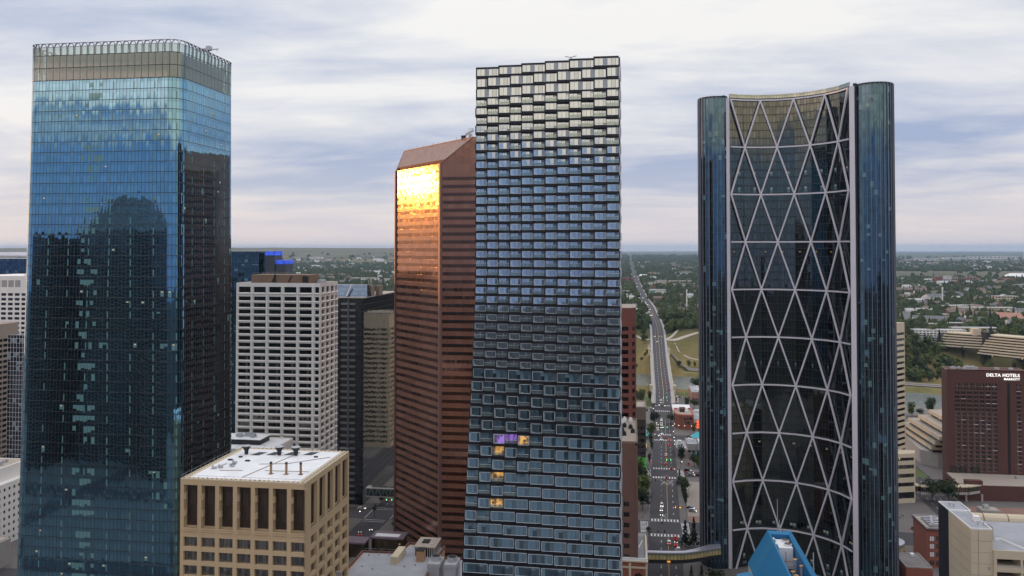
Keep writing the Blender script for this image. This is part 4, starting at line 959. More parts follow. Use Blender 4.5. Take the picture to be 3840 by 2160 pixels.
# ---------------------------------------------------------------- street canyon buildings left of the avenue
def canyonleft():
    R = root('office_building', 'brown brick slab with gravel roof and white vents, wedged right of the stepped apartment tower', 'building', (-8, 400, 0))
    x0, x1, y0, y1, H = -26, 3.2, 375.5, 427, 72.
    m = MB(); wins = []
    wallgrid(m, wins, (x0, y0), (1, 0), x1-x0-1.2, 0, H, [(1+i*5.2, 4.9+i*5.2) for i in range(5)], [(6+k*4.7, 8.2+k*4.7) for k in range(9)], .4, 5)
    m.box(x1-1.2, x1, y0-.3, y0+1.2, 0, H-1)
    wallgrid(m, wins, (x1, y0+1.2), (0, 1), y1-y0-1.2, 0, H, [], [], .4)
    m.face([(x0, y0, 0), (x0, y0, H), (x0, y1, H), (x0, y1, 0)]); m.face([(x1, y1, 0), (x0, y1, 0), (x0, y1, H), (x1, y1, H)])
    m.build('wall', M('brown_brick', (.17, .09, .07), .9, 0, .2, .2), R)
    flush(R, wins, 'window', glass('dull_window', (.14, .11, .09), 1.1, 50, .1, .05, (.03, .02, .02), 0, 1, .2, (.2, .16, .12), lit=.05, ls=.6, seed=71))
    m = MB(); m.prism(rect(x0+.5, x1-.5, y0+.5, y1-.5), H, H+.1); m.build('roof', MT['rooftan'], R)
    parapet(R, rect(x0+.2, x1-.2, y0+.2, y1-.2), H, .9, .4, M('brown_parapet', (.25, .17, .13), .9))
    for i, (x, y) in enumerate(((-8, 422), (-4, 423), (-1, 422), (-5, 418), (-4, 408), (-1, 405), (-5, 398), (0, 396), (-4, 390))):
        c = MB(); c.box(x, x+2, y, y+1.5, H, H+1.6); c.tube((x+1, y+.7, H+1.6), (x+1, y+.7, H+2.2), .6, 8); c.build('rooftop_unit', MT['white'] if i < 4 else MT['dark'], R)
    # tan topped dark block beyond
    R = root('office_building', 'dark banded block with tan top and bright green shopfront, left of the street', 'building', (-10, 607, 0))
    x0, x1, y0, y1, H = -32, 10.8, 596, 620, 46
    m = MB(); m.box(x0, x1, y0, y1, H-8.5, H); m.build('upper_wall', M('tan_brown_wall', (.2, .155, .12), .9, 0, .2, .2), R)
    m = MB(); wins = []
    wallgrid(m, wins, (x0, y0+.3), (1, 0), x1-x0, 0, H-8.5, [(1.5, 20), (22, 38), (39, 42)], [(4+k*4.4, 6+k*4.4) for k in range(7)], .5)
    m.box(x0, x1-.1, y0+1, y1, 0, H-8.6); m.build('wall', M('dark_panel_wall', (.06, .05, .045), .9, 0, .2), R); flush(R, wins, 'window', G_dk)
    m = MB(); m.box(x0+1, x1-1, y0+1, y1-1, H, H+.1); m.build('roof', MT['rooftan'], R); parapet(R, rect(x0+.3, x1-.3, y0+.3, y1-.3), H, .8, .5, MT['rooftan'])
    m = MB(); m.box(4, 10.9, 595.2, 596.2, 1, 10.5); m.build('shopfront', EM('green_shopfront', (.01, .42, .02), .5), R)
    m = MB(); m.box(4.8, 9.2, 595.0, 595.25, 1, 7); m.build('shop_glass', G_dk, R)
    # little awning shops further along the left pavement
    for i, (x, y, w, d, h, c, l) in enumerate(((3, 700, 10, 14, 7, (.45, .4, .38), 'low pale shop with turquoise canopy on the left pavement'), (3, 660, 8, 10, 6, (.5, .38, .2), 'low shop with yellow awning on the left pavement'),
                                            (2, 672, 8, 10, 8, (.3, .2, .15), 'narrow brown shop with yellow awning on the left pavement'), (-2, 745, 14, 20, 9, (.5, .46, .46), 'pale two storey shop row beyond the turquoise canopy'),
                                            (-4, 790, 14, 14, 7, (.3, .22, .18), 'brown riverside shop near the foot of the bridge, left side'))):
        R = root('shop_building', l, 'shop', (x+w/2, y+d/2, 0)); mt = M('shop_wall_%d' % i if 0 else 'shop_wall', c, .9, 0, .2)
        m = MB(); m.box(x, x+w, y, y+d, 0, h); m.build('wall', mt, R); m = MB(); m.box(x+.4, x+w-.4, y+.4, y+d-.4, h, h+.2); m.build('roof', MT['roofgrey'], R)
        if i < 3:
            a = MB(); a.face([(x+w*.4, y-.1, 4.5), (x+w+1.6, y-.1, 4.5), (x+w+1.6, y-2.2, 3.2), (x+w*.4, y-2.2, 3.2)]); a.face([(x+w, y, 4.6), (x+w, y+d, 4.6), (x+w+1.8, y+d, 3.4), (x+w+1.8, y, 3.4)])
            a.build('awning', M('awning_cloth', ((.05, .5, .45), (.62, .45, .1), (.62, .42, .12))[i], .8), R)
        rooftop_units(R, x+1, x+w-1, y+1, y+d-1, h+.2, 3, 30+i, MT['white'])
    # ornate domed corner building at the bottom
    R = root('corner_building', 'historic cream and brick corner block with arched window, left end of the curved footbridge', 'building', (3, 390, 0))
    m = MB(); m.box(-12, 7, 372, 404, 0, 20.4); m.build('wall', MT['brickr'], R)
    m = MB(); m.box(-12.3, 7.3, 371.7, 404.3, 17.6, 18.4); m.box(-12.5, 7.5, 371.5, 404.5, 20.4, 21.); m.box(6.4, 7.25, 371.8, 373.3, 0, 20); m.box(-1, 0, 371.6, 372, 0, 20)
    for y in (380, 388, 396): m.box(6.8, 7.3, y, y+1, 0, 20)
    m.build('stone_trim', MT['cream'], R)
    m = MB(); m.box(-11, 6, 373, 403, 21, 21.1); m.build('roof', MT['roofgrey'], R)
    parapet(R, rect(-11.8, 6.8, 372.2, 403.8), 21, 1.1, .5, MT['white'])
    for x in (1, 3.4): m = MB(); m.beam((x, 386, 21.6), (x+2, 396, 21.6), .5, .6); m.build('skylight_bar', MT['white'], R)
    for y in (375.5, 383, 391):
        m = MB(); m.box(7.0, 7.12, y, y+2.6, 9, 13.5); m.build('window', G_dk, R)
    m = MB(); pts = [(1.2, 9), (5.2, 9), (5.2, 13.6)]+[(3.2+2*cos(R_(a)), 13.6+2*sin(R_(a))) for a in range(20, 180, 20)]+[(1.2, 13.6)]
    m.face([(x, 371.93, z) for x, z in pts]); m.build('arched_window', G_dk, R)
    rooftop_units(R, -8, 1, 376, 400, 21.1, 4, 44, MT['white'])
canyonleft()

# ---------------------------------------------------------------- right side of the main street, seen between the two towers
def canyonright():
    R = root('restaurant_building', 'two storey red brick corner building with rounded corner and glowing orange sign', 'building', (47, 755, 0))
    pts = [(39.5, 748.5), (42, 742.5), (46, 740.5), (55, 741.5), (55, 772), (39.5, 770)]
    m = MB(); m.prism(pts, 0, 12.2); m.build('wall', MT['brickr'], R)
    m = MB()
    for i in range(len(pts)): m.beam((*pts[i], 12.8), (*pts[(i+1) % 6], 12.8), .8, 1.4+.01*i)
    m.build('cornice', M('salmon_cornice', (.5, .16, .12), .8), R)
    m = MB(); m.prism([(40.3, 749), (42.5, 743.6), (46, 741.4), (54.2, 742.4), (54.2, 771), (40.3, 769)], 12.2, 12.3); m.build('roof', MT['rooftan'], R)
    for z in (5, 8.8):
        for x in (46.6, 49.2, 51.8):
            w = MB(); w.box(x, x+2.1, 740.2+(x-46)*.12, 740.9+(x-46)*.12, z, z+2.2); w.build('window', G_tan, R)
        for y in (751, 756, 761): w = MB(); w.box(39.3, 39.7, y, y+3, z, z+2.2); w.build('window', G_tan, R)
    m = MB(); m.box(44, 49, 757, 765, 12.3, 15.5); m.build('penthouse', MT['brick'], R); rooftop_units(R, 41, 53, 750, 770, 12.3, 7, 51, MT['white'])
    R = root('neon_sign', 'glowing orange-red sign of three stacked panels beside the red brick corner building', 'sign', (59, 738, 4))
    for z in (2.5, 5., 7.4): m = MB(); m.box(57.5, 61, 737.4, 737.8, z, z+1.5); m.build('sign_panel', EM('neon_red', (1, .09, .02), 2.2), R)
    m = MB(); m.box(54.6, 57.2, 737.3, 737.7, 2.8, 3.8); m.build('sign_panel', EM('neon_orange', (1, .3, .05), 1.8), R)
    m = MB(); m.box(58.6, 59.6, 737.8, 738.3, 0, 9); m.build('pole', MT['dark'], R)
    L = ((55.3, 70, 742, 775, 8.5, (.42, .4, .38), 'grey flat roofed shop right of the red brick corner building'),
         (40.5, 56.5, 800, 826, 5.5, (.55, .55, .58), 'long low shed with ribbed white roof beside the bridge approach'),
         (57.5, 66, 786, 798, 6, (.35, .36, .38), 'small grey shed behind the ribbed white roof'),
         (62, 76, 862, 905, 12, (.38, .2, .15), 'red brick block beside the river car park'),
         (34.8, 43, 640, 670, 6.2, (.34, .28, .27), 'low dark roofed shop with pale fascia on the right pavement'),
         (43.4, 52, 655, 676, 7, (.42, .4, .38), 'low grey shop with round red roof mark'),
         (52, 60, 640, 668, 9, (.5, .5, .52), 'white flat roofed shop behind the turquoise pavilion'),
         (60, 82, 690, 730, 8, (.4, .36, .34), 'pale brown shop block beyond the car park'))
    for i, (x0, x1, y0, y1, h, c, l) in enumerate(L):
        R = root('shop_building', l, 'shop', ((x0+x1)/2, (y0+y1)/2, 0))
        m = MB(); wins = []
        wallgrid(m, wins, (x0, y0), (1, 0), x1-x0, 0, h, rep(.8, 3, 2.2, int((x1-x0-1)/3)), [(1, 2.8)]+([(4.6, 6.2)] if h > 7 else []), .3)
        wallgrid(m, wins, (x0, y1), (0, -1), y1-y0, 0, h, rep(.8, 4, 2.6, int((y1-y0-1)/4)), [(1, 2.8)], .3)
        m.face([(x1, y0, 0), (x1, y1, 0), (x1, y1, h), (x1, y0, h)]); m.face([(x1, y1, 0), (x0, y1, 0), (x0, y1, h), (x1, y1, h)])
        m.build('wall', M('shop_wall', c, .9, 0, .2), R); flush(R, wins, 'window', G_dk)
        if i == 1:
            m = MB()
            for k in range(6): a = y0+k*4.3; m.prism([(x0-.4, a), (x1+.4, a), (x1+.4, a+4.2), (x0-.4, a+4.2)], h, h+1.1, pts2=[(x0-.4, a+1.5), (x1+.4, a+1.5), (x1+.4, a+2.6), (x0-.4, a+2.6)])
            m.build('ribbed_roof', MT['roofwhite'], R)
        else:
            m = MB(); m.box(x0+.4, x1-.4, y0+.4, y1-.4, h, h+.15); m.build('roof', MT['roofgrey'] if i != 6 else MT['roofwhite'], R)
            parapet(R, rect(x0+.2, x1-.2, y0+.2, y1-.2), h, .7, .4, MT['conc']); rooftop_units(R, x0+1, x1-1, y0+1, y1-1, h+.15, 4, 60+i, MT['white'])
        if i == 5:
            m = MB()
            for k in range(20): a, b_ = R_(k*18), R_(k*18+18); m.beam((47.5+1.9*cos(a), 668+2.8*sin(a), h+.3), (47.5+1.9*cos(b_), 668+2.8*sin(b_), h+.3), .4, .2)
            m.build('roof_mark', M('red_ring', (.45, .06, .05), .8), R)
    for x, y, s, l in ((53.5, 684, 4.6, 'turquoise pyramid roof pavilion behind the low shops'), (50, 632, 3.4, 'small turquoise pointed canopy among the street trees')):
        R = root('pavilion', l, 'pavilion', (x, y, 0))
        m = MB(); m.box(x-s*.8, x+s*.8, y-s*.8, y+s*.8, 0, 7 if s > 4 else 4); m.build('wall', MT['cream'], R); z = 7 if s > 4 else 4
        m = MB(); m.prism(rect(x-s, x+s, y-s, y+s), z, z+4, pts2=rect(x-.2, x+.2, y-.2, y+.2)); m.build('roof', M('turquoise_roof', (.06, .42, .5), .6, .1), R)
    # beige banded tower glimpsed past the crescent tower
    R = root('office_tower', 'cream tower with dark window strips glimpsed past the right edge of the diagonal-grid tower', 'skyscraper', (165, 580, 0))
    m = MB(); wins = []; p = (158, 562); t = (.7, .714)
    wallgrid(m, wins, p, t, 37, 0, 110, [(0.5, 36.5)], [(8+k*3.9, 9.8+k*3.9) for k in range(25)], .4)
    wallgrid(m, wins, (130, 584), (.786, -.618), 35.6, 0, 110, [(.5, 35)], [(8+k*3.9, 9.8+k*3.9) for k in range(25)], .4)
    q = (p[0]+t[0]*37, p[1]+t[1]*37); m.face([(*q, 0), (130, 584, 0), (130, 584, 110), (*q, 110)]); m.face([(*p, 110), (*q, 110), (130, 584, 110)])
    m.build('wall', MT['cream'], R); flush(R, wins, 'window_band', G_dk)
    R = root('office_building', 'lower cream wing with dark strips joined to the footbridge behind the diagonal-grid tower', 'building', (170, 552, 0))
    m = MB(); wins = []
    wallgrid(m, wins, (150, 541), (.953, .303), 28.3, 0, 31, [(.5, 27.8)], [(3, 7), (10.5, 13), (16, 18.5), (21.5, 24), (26.5, 28.5)], .4)
    m.face([(177, 549.6, 0), (180, 558, 0), (180, 558, 31), (177, 549.6, 31)]); m.face([(180, 558, 0), (150, 560, 0), (150, 560, 31), (180, 558, 31)]); m.face([(150, 541, 31), (177, 549.6, 31), (180, 558, 31), (150, 560, 31)])
    m.build('wall', MT['cream'], R); flush(R, wins, 'window_band', G_dk)
canyonright()

# ---------------------------------------------------------------- right hand side: hotel, terraces, parking block
def rightside():
    R = root('hotel_building', 'dark red brick hotel slab with lit white lettering, right edge', 'building', (236, 597, 0))
    x0, x1, y0, y1, H = 211.0, 260.4, 590, 604, 78.6
    m = MB(); wins = []
    cols = [4.9+i*3.88 for i in range(7)]
    us = [(c, c+3.0) for c in cols]+[(37.6, 39.3), (43.4, 46.1)]
    # window rows
    rows = [(69.6-2.83*k-1.75, 69.6-2.83*k) for k in range(21)]
    wallgrid(m, wins, (x0, y0), (1, 0), x1-x0, 0, H, us, rows, .25, 5)
    m.face([(x0+1.5, y1+.0, 0), (x0, y0, 0), (x0, y0, H), (x0+1.5, y1+.0, H)]); m.face([(x1, y0, 0), (x1, y1, 0), (x1, y1, H), (x1, y0, H)]); m.face([(x1, y1, 0), (x0+1.5, y1+.0, 0), (x0+1.5, y1+.0, H), (x1, y1, H)])
    m.face([(x0, y0, H-.5), (x1, y0, H-.5), (x1, y1, H-.5), (x0+1.5, y1+.0, H-.5)]); m.build('wall', MT['brick'], R)
    gh = glass('hotel_window_glass', (.12, .11, .11), 1.0, 50, .12, .05, (.12, .09, .08), 0, 1, .25, (.16, .13, .12), seed=81, var=.6, lit=.05, ls=1.2)
    flush(R, wins, 'window', gh)
    s = []; r = random.Random(3)
    for a, b_ in rows:
        for c in cols+[43.4]:
            w_ = r.random() < .16; q = MB().box(x0+c, x0+c+2.8, y0-.12, y0+.05, a-.35, a-.1, 1 if w_ else 0); s.append((0 if w_ else 10-a*.01, q))
    flush(R, s, 'sill', [M('grey_sill', (.2, .15, .13), .8), MT['white']])
    m = MB(); m.box(x0+37.6, x0+39.3, y0-.02, y0+.02, 10, 70.5); m.build('stair_window_strip', M('black_strip', (.012, .012, .014), .3), R)
    parapet(R, [(x0+.2, y0+.2), (x1-.2, y0+.2), (x1-.2, y1-.2), (x0+1.7, y1-.2)], H-.5, .6, .4, M('brown_coping', (.3, .2, .16), .8))
    rooftop_units(R, x0+4, x1-4, y0+4, y1-4, H-.5, 9, 71)
    wl = EM('sign_white', (1, .97, .95), 1.3)
    def text(s, x, z, size, w):
        cu = bpy.data.curves.new('sign_text', 'FONT'); cu.body = s; cu.size = size; cu.extrude = .12; cu.offset = size*.022; cu.space_character = 1.12
        o = bpy.data.objects.new('t', cu); COL.objects.link(o); bpy.context.view_layer.update()
        dg = bpy.context.evaluated_depsgraph_get(); me = bpy.data.meshes.new_from_object(o.evaluated_get(dg)); COL.objects.unlink(o); bpy.data.objects.remove(o)
        xs = [v.co.x for v in me.vertices]; k = w/(max(xs)-min(xs)); mn_ = min(xs)
        for v in me.vertices: v.co = ((v.co.x-mn_)*k, v.co.z*-1, v.co.y)
        me.materials.clear(); me.materials.append(wl)
        ob = bpy.data.objects.new('sign_lettering', me); COL.objects.link(ob); ob.parent = R; b0 = R['base']; ob.location = (x-b0[0], y0-.35-b0[1], z-b0[2])
    text('DELTA HOTELS', 235.8, 74.4, 2.9, 20.6); text('MARRIOTT', 246.7, 72.2, 1.9, 9.8)
    # podium
    R = root('hotel_podium', 'low brown brick podium with flat pinkish gravel roof in front of the hotel', 'building', (240, 570, 0))
    m = MB(); m.prism([(206, 559), (275, 562), (275, 589.8), (209, 589.8)], 0, 9.6); m.build('wall', MT['brick'], R)
    m = MB(); m.prism([(207, 560), (274, 563), (274, 589), (210, 589)], 9.6, 9.7); m.build('roof', MT['rooftan'], R)
    m = MB(); m.box(211, 221, 560, 564, 9.7, 12.4); m.build('penthouse', MT['brick'], R)
    [MB().box(a, b_, 589.5, 589.9, 9.7, 14).build('lobby_window', G_dk, R) for a, b_ in ((213, 216.5), (218.5, 222.5), (226, 231))]
    rooftop_units(R, 232, 262, 575, 586, 9.7, 3, 77)
    # terraced cream building with stepped decks
    R = root('terraced_building', 'stepped cream office terraces with dark window bands left of the brick hotel', 'building', (205, 640, 0))
    m = MB(); g = MB(); rr = MB()
    for xw, ys, yn, zt in ((233, 640, 690, 33), (225.6, 637, 692, 28.6), (220.4, 632, 700, 24.2), (218.6, 636, 706, 19.8), (217.6, 640, 712, 15.4)):
        poly = [(xw+(yn-ys)*.0, ys), (264, ys), (264, yn+8), (xw, yn)]
        m.prism(poly, zt-2.7, zt, cap=False); rr.face([(x, y, zt-.5) for x, y in poly])
        g.prism([(xw+1.3, ys+1), (263, ys+1), (263, yn+6), (xw+1.3, yn-1)], zt-4.5, zt-2.7, cap=False)
    m.build('terrace_wall', MT['cream'], R); g.build('window_band', G_dk, R); rr.build('roof', MT['rooftan'], R)
    m = MB(); m.prism([(213, 649), (222.3, 640), (262, 640), (262, 715), (217.5, 700)], .1, 10.6); m.build('base_wall', MT['conc'], R)
    # covered footbridge
    R = root('skybridge', 'tan covered footbridge with dark ribbon windows crossing the road below the hotel', 'footbridge', (200, 556, 5))
    P = [(176, 561, ), (181, 553.2), (210, 556.5), (221, 563)]
    m = MB(); g = MB(); rf = MB()
    for p, q in zip(P, P[1:]):
        m.beam((*p, 5.7), (*q, 5.7), 4, 1.6); g.beam((*p, 8), (*q, 8), 3.8, 3); rf.beam((*p, 9.8), (*q, 9.8), 4.6, .6)
    m.build('deck', MT['conc'], R); g.build('glazing', glass('brown_ribbon', (.16, .13, .1), 1.2, 20, .15, .1, (.2, .17, .14), 0, 1, .1, (.25, .2, .15)), R); rf.build('roof', MT['cream'], R)
    for x in (209.6, 219): m = MB(); m.box(x-.5, x+.5, 556, 557, 0, 5); m.build('column', MT['conc'], R)
    # beige parking / office block at the bottom right
    R = root('parking_building', 'large beige block with open parking decks, grey roof and black glass side, bottom right corner', 'building', (140, 325, 0))
    H = 60.; xa, xb = 119.8, 127.
    m = MB(); m.prism(rect(xa, xb, 314.2, 335), 0, H); m.build('stair_tower', MT['cream'], R)
    m = MB(); m.prism(rect(xa+.15, xb+1, 335, 346), 0, H); m.build('dark_side', M('black_cladding', (.018, .02, .03), .3, .3, .1), R)
    m = MB(); m.box(xa+.5, xb-.4, 314.8, 334.8, H, H+.08); m.box(xa+.7, xb+.5, 335.5, 345.5, H, H+.08); m.build('roof', MT['roofgrey'], R)
    parapet(R, rect(xa+.15, xb-.15, 314.4, 334.9), H, .5, .3, MT['white']); parapet(R, rect(xa+.3, xb+.8, 335.3, 345.8), H, .5, .3, MT['white'])
    m = MB()
    for z in range(4, 58, 4): m.box(xa+.1, xb+.01, 314.14, 314.2, z, z+.07); m.box(xa-.04, xa, 314.4, 334.8, z, z+.07)
    m.box(xa+2.4, xa+2.5, 314.14, 314.2, 0, H); m.build('panel_joint', M('joint_shadow_line', (.25, .21, .15), .9), R)  # panel joints drawn as thin strips in a darker tone
    for z in (46, 41, 36): m = MB(); m.box(xb-1.7, xb-.8, 314.1, 314.25, z, z+1.1); m.build('vent_grille', MT['conc'], R)
    m = MB(); wins = []; HL = 52.6
    wallgrid(m, wins, (xb, 313.4), (1, 0), 66, 0, HL, rep(1.0, 8.6, 7.8, 7), [(50.3-4.6*k-3.0, 50.3-4.6*k) for k in range(10)], 7, 20)
    m.box(xb+.02, 193, 322, 352, 0, HL-.02); m.face([(xb, 314.2, 0), (xb, 313.4, 0), (xb, 313.4, HL), (xb, 314.2, HL)]); m.face([(xb, 313.4, HL), (193, 313.4, HL), (193, 322, HL), (xb, 322, HL)])
    m.build('wall', MT['cream'], R); flush(R, wins, 'deck_opening', MT['dark'])
    r = MB()
    for k in range(10):
        z = 50.3-4.6*k-3.0
        for a, b_ in rep(1.0, 8.6, 7.8, 7): r.box(xb+a, xb+b_, 313.5, 313.6, z+.9, z+1.0); r.box(xb+a, xb+b_, 313.5, 313.6, z, z+.7)
    r.build('deck_railing', M('pale_rail', (.42, .38, .32), .8), R)
    m = MB(); m.box(xb+.6, 192, 314, 351, HL, HL+.1); m.build('roof', MT['roofgrey'], R)
    parapet(R, rect(xb+.2, 192.8, 313.6, 351.8), HL, .7, .4, MT['cream'])
    m = MB()
    for k in range(6): m.tube((129+k*9, 350.5, HL+.3), (137.6+k*9, 350.5, HL+.3), 2.2, 12)
    m.build('barrel_roof', MT['cream'], R)
    m = MB(); m.box(128.4, 132.4, 327, 331, HL-1, HL+4.2); m.build('plant_room', MT['conc'], R)
    m = MB(); m.box(128.5, 132.3, 327.2, 330.8, HL+4.2, HL+4.35); m.build('solar_panel', M('dark_panel', (.03, .035, .06), .2, .5), R)
    m = MB(); m.box(124.4, 126.4, 323, 325, H+.1, H+1.9); m.build('rooftop_unit', MT['white'], R)
    for x, y in ((122.5, 341), (123.5, 340), (124.2, 319.5), (125.8, 318.8)): m = MB(); m.tube((x, y, H), (x, y, H+1.4), .28, 8); m.build('roof_vent', MT['mech'], R)
    m = MB(); m.beam((134.5, 326, HL+.5), (139, 314.5, HL+.5), .4, .8); m.beam((132.5, 326, HL+.5), (134.5, 326, HL+.5), .4, .8); m.build('roof_upstand', MT['white'], R)
    # old red brick block
    R = root('office_building', 'four storey red brick heritage block with shiny roof ducts and bay windows', 'building', (156, 450, 0))
    x0, x1, y0, y1, H = 147., 166., 440, 460, 18.5
    m = MB(); wins = []
    wallgrid(m, wins, (x0, y0), (1, 0), x1-x0, 0, H, [(1.2, 3.4), (4.2, 5.4), (6.6, 8.8), (9.8, 12), (13, 15.2)], [(1, 3.6), (5.4, 8), (9.4, 12), (13.2, 15.8)], .35)
    m.face([(x0, y0, 0), (x0, y0, H), (x0, y1, H), (x0, y1, 0)]); m.face([(x1, y1, 0), (x0, y1, 0), (x0, y1, H), (x1, y1, H)]); m.face([(x1, y0, 0), (x1, y1, 0), (x1, y1, H), (x1, y0, H)])
    m.build('wall', MT['brickr'], R); flush(R, wins, 'window', G_tan)
    m = MB(); m.box(x0-.5, x1+.5, y0-.5, y1+.5, H, H+.8); m.build('cornice', MT['brick'], R)
    m = MB(); m.box(x0, x1, y0, y1, H+.8, H+.9); m.build('roof', MT['rooftan'], R); parapet(R, rect(x0, x1, y0, y1), H+.8, .7, .3, MT['steel'])
    for z in (5.6, 9.6, 13.4):
        for x in (1.35, 2.4): m = MB(); m.box(x0+x, x0+x+.8, y0-.35, y0-.1, z, z+2.2); m.build('bay_window', MT['white'], R)
    for i in range(4): m = MB(); m.beam((x0+2, y0+3+i*3.6, H+1.8), (x0+9, y0+4+i*3.6, H+1.8), 1.1, 1.2); m.beam((x0+4+i, y0+3+i*3.2, H+2.2), (x0+4+i, y0+6+i*3.2, H+2.2), 1., 1.); m.build('roof_duct', MT['steel'], R)
    # small dark roofed box
    R = root('low_building', 'low brick box with dirty grey roof beside the right edge of the diagonal-grid tower', 'building', (135, 420, 0))
    m = MB(); m.prism(rect(128, 139.8, 411, 430), 0, 10); m.build('wall', MT['brickr'], R); m = MB(); m.prism(rect(128.4, 139.4, 411.4, 429.6), 10, 10.1); m.build('roof', M('dirty_roof', (.17, .155, .15), .95, 0, .35, .2), R)
    parapet(R, rect(128.2, 139.6, 411.2, 429.8), 10, .5, .3, MT['conc']); m = MB(); m.box(135, 136.5, 426, 428, 10, 11.2); m.build('rooftop_unit', MT['white'], R)
    # low tan annexes
    for x0, x1, y0, y1, h, l in ((205, 260, 498, 512, 5, 'long low tan roofed annexe in front of the hotel garden'), (203, 213, 516, 524, 7, 'small tan stair block above the annexe')):
        R = root('low_building', l, 'building', ((x0+x1)/2, (y0+y1)/2, 0)); m = MB(); m.box(x0, x1, y0, y1, 0, h); m.build('wall', MT['conc'], R); m = MB(); m.box(x0+.5, x1-.5, y0+.5, y1-.5, h, h+.2); m.build('roof', MT['rooftan'], R)
        rooftop_units(R, x0+1, x1-3, y0+1, y1-1, h+.2, 2, 90)
rightside()

# ---------------------------------------------------------------- blue roofed building at the bottom
def blueroof():
    R = root('office_building', 'bright blue metal peaked roof with white cooling units in its open trench', 'building', (51, 268, 0))
    bl, nt = newmat('blue_ribbed_metal'); b = NB(nt)
    P = b.n('ShaderNodeNewGeometry', out=None).outputs['Position']; s = b.n('ShaderNodeSeparateXYZ', {0: P}, None)
    rib = b.m('LESS_THAN', b.m('FRACT', b.m('DIVIDE', s.outputs[1], .62)), .16); c = b.mix(rib, (.005, .17, .37, 1), (.004, .11, .26, 1))
    nn = b.noise(P, .5, 3); c = b.mix(b.m('MULTIPLY', nn, .3), c, (.03, .25, .45, 1)); b.out(b.bsdf(col=c, rough=.5, metal=.1))
    Z = 62.; xl, xr, yb, yf = 46.9, 54.9, 296.8, 232
    k = 1.75
    def slope(x, sgn, w): # outer slope falling away from the ridge
        m = MB(); x2 = x+sgn*w; z2 = Z-w*k
        q = [(x, yf, Z), (x, yb, Z), (x2, yb, z2), (x2, yf, z2)]; m.face(q if sgn > 0 else q[::-1])
        xi = x-sgn*1.0; q = [(x, yf, Z), (x, yb, Z), (xi, yb, Z-.9), (xi, yf, Z-.9)]; m.face(q[::-1] if sgn > 0 else q)
        q = [(xi, yf, Z-.9), (xi, yb, Z-.9), (xi, yb, Z-9), (xi, yf, Z-9)]; m.face(q)
        m.build('roof_slope', bl, R)
    slope(xl, -1, 6.6); slope(xr, 1, 6.6)
    m = MB(); m.box(xl-6.6, xr+6.6, yf, yb-1, 0, Z-11.55); m.build('wall', MT['cream'], R)
    m = MB()
    m.face([(xl, yb, Z), (xr, yb, Z), (xr+6.6, yb, Z-11.55), (xl-6.6, yb, Z-11.55)][::-1]); m.face([(xl, yb-1, Z-.9), (xr, yb-1, Z-.9), (xr, yb-1, Z-9), (xl, yb-1, Z-9)]); m.face([(xl, yb, Z), (xl, yb-1, Z-.9), (xr, yb-1, Z-.9), (xr, yb, Z)])
    m.build('gable_wall', bl, R)
    m = MB(); m.box(xl+1, xr-1, yf, yb-1, Z-9, Z-8.6); m.build('trench_floor', MT['dark'], R)
    # side wings with shallow blue roofs
    for sg, l in ((-1, 'west'), (1, 'east')):
        xa = (xl-6.6) if sg < 0 else (xr+6.6)
        m = MB(); q = [(xa+sg*-2, yf, 49.6+.8), (xa-sg*2, yb-6, 50.4), (xa+sg*4.6, yb-6, 48.6), (xa+sg*4.6, yf, 48.6)]; m.face(q[::-1] if sg < 0 else q); 
        q2 = [(xa+sg*4.6, yf, 48.6), (xa+sg*4.6, yb-6, 48.6), (xa+sg*4.6, yb-6, 47.9), (xa+sg*4.6, yf, 47.9)]; m.face(q2)
        m.face([(xa-sg*2, yb-6, 50.4), (xa+sg*4.6, yb-6, 48.6), (xa+sg*4.6, yb-6, 46), (xa-sg*2, yb-6, 46)]); m.build('wing_roof', bl, R)
        m = MB(); a, c_ = sorted((xa-sg*1, xa+sg*4.4)); m.box(a, c_, yf, yb-6.2, 0, 48); m.build('wing_wall', MT['cream'], R)
    m = MB()
    for i in range(4): m.tube((35.2-i*.3, 288-i*1.2, 44), (35.2-i*.3, 288-i*1.2, 49), .1, 4)
    m.tube((35.2, 288, 49), (34.3, 284.4, 49), .12, 4); m.build('roof_ladder', MT['rail'], R)
    for y, i in ((292.5, 0), (287.6, 1)):
        K = root('cooling_unit', ('rear', 'front')[i]+' white cooling unit with round fan in the trench of the blue roof', 'cooling unit', (51, y, Z-8.6), group='cooling units in the blue roof')
        m = MB(); m.box(48.8, 53.4, y-2.2, y+2.2, Z-7.6, Z-2.2+i*.4); m.box(48.6, 53.6, y-2.4, y+2.4, Z-8.6, Z-7.6); m.build('casing', MT['white'], K)
        m = MB(); m.tube((52.1, y, Z-2.2+i*.4), (52.1, y, Z-1.5+i*.4), 1.25, 16); m.build('fan_cylinder', MT['white'], K); m = MB(); m.tube((52.1, y, Z-1.5+i*.4), (52.1, y, Z-1.42+i*.4), 1.1, 16); m.build('fan', M('fan_brown', (.12, .08, .05), .7), K)
        m = MB(); m.tube((49.2, y, Z-2), (48.2, y, Z-1), .2, 6); m.tube((48.2, y, Z-1), (48.0, y-1.6, Z-1), .2, 6); m.build('pipe', MT['white'], K)
        m = MB(); m.box(51.0, 51.15, y-2.24, y-2.2, Z-7, Z-3); m.build('panel_gap', MT['dark'], K)
    for x, y, h, r in ((52.2, 276, 6.5, .5), (53.4, 272, 6, .5), (50.4, 270, 4.8, .5), (50.9, 267, 4.8, .5), (50.3, 262, 4, .45), (52.7, 264, 5, .5)):
        m = MB(); m.tube((x, y, Z-8.6), (x, y, Z-8.6+h), r, 9); m.build('exhaust_stack', MT['mech'], R); m = MB(); m.tube((x, y, Z-8.6+h), (x, y, Z-8.4+h), r*1.4, 9); m.build('stack_cap', M('orange_cap', (.5, .28, .1), .6), R)
    m = MB()
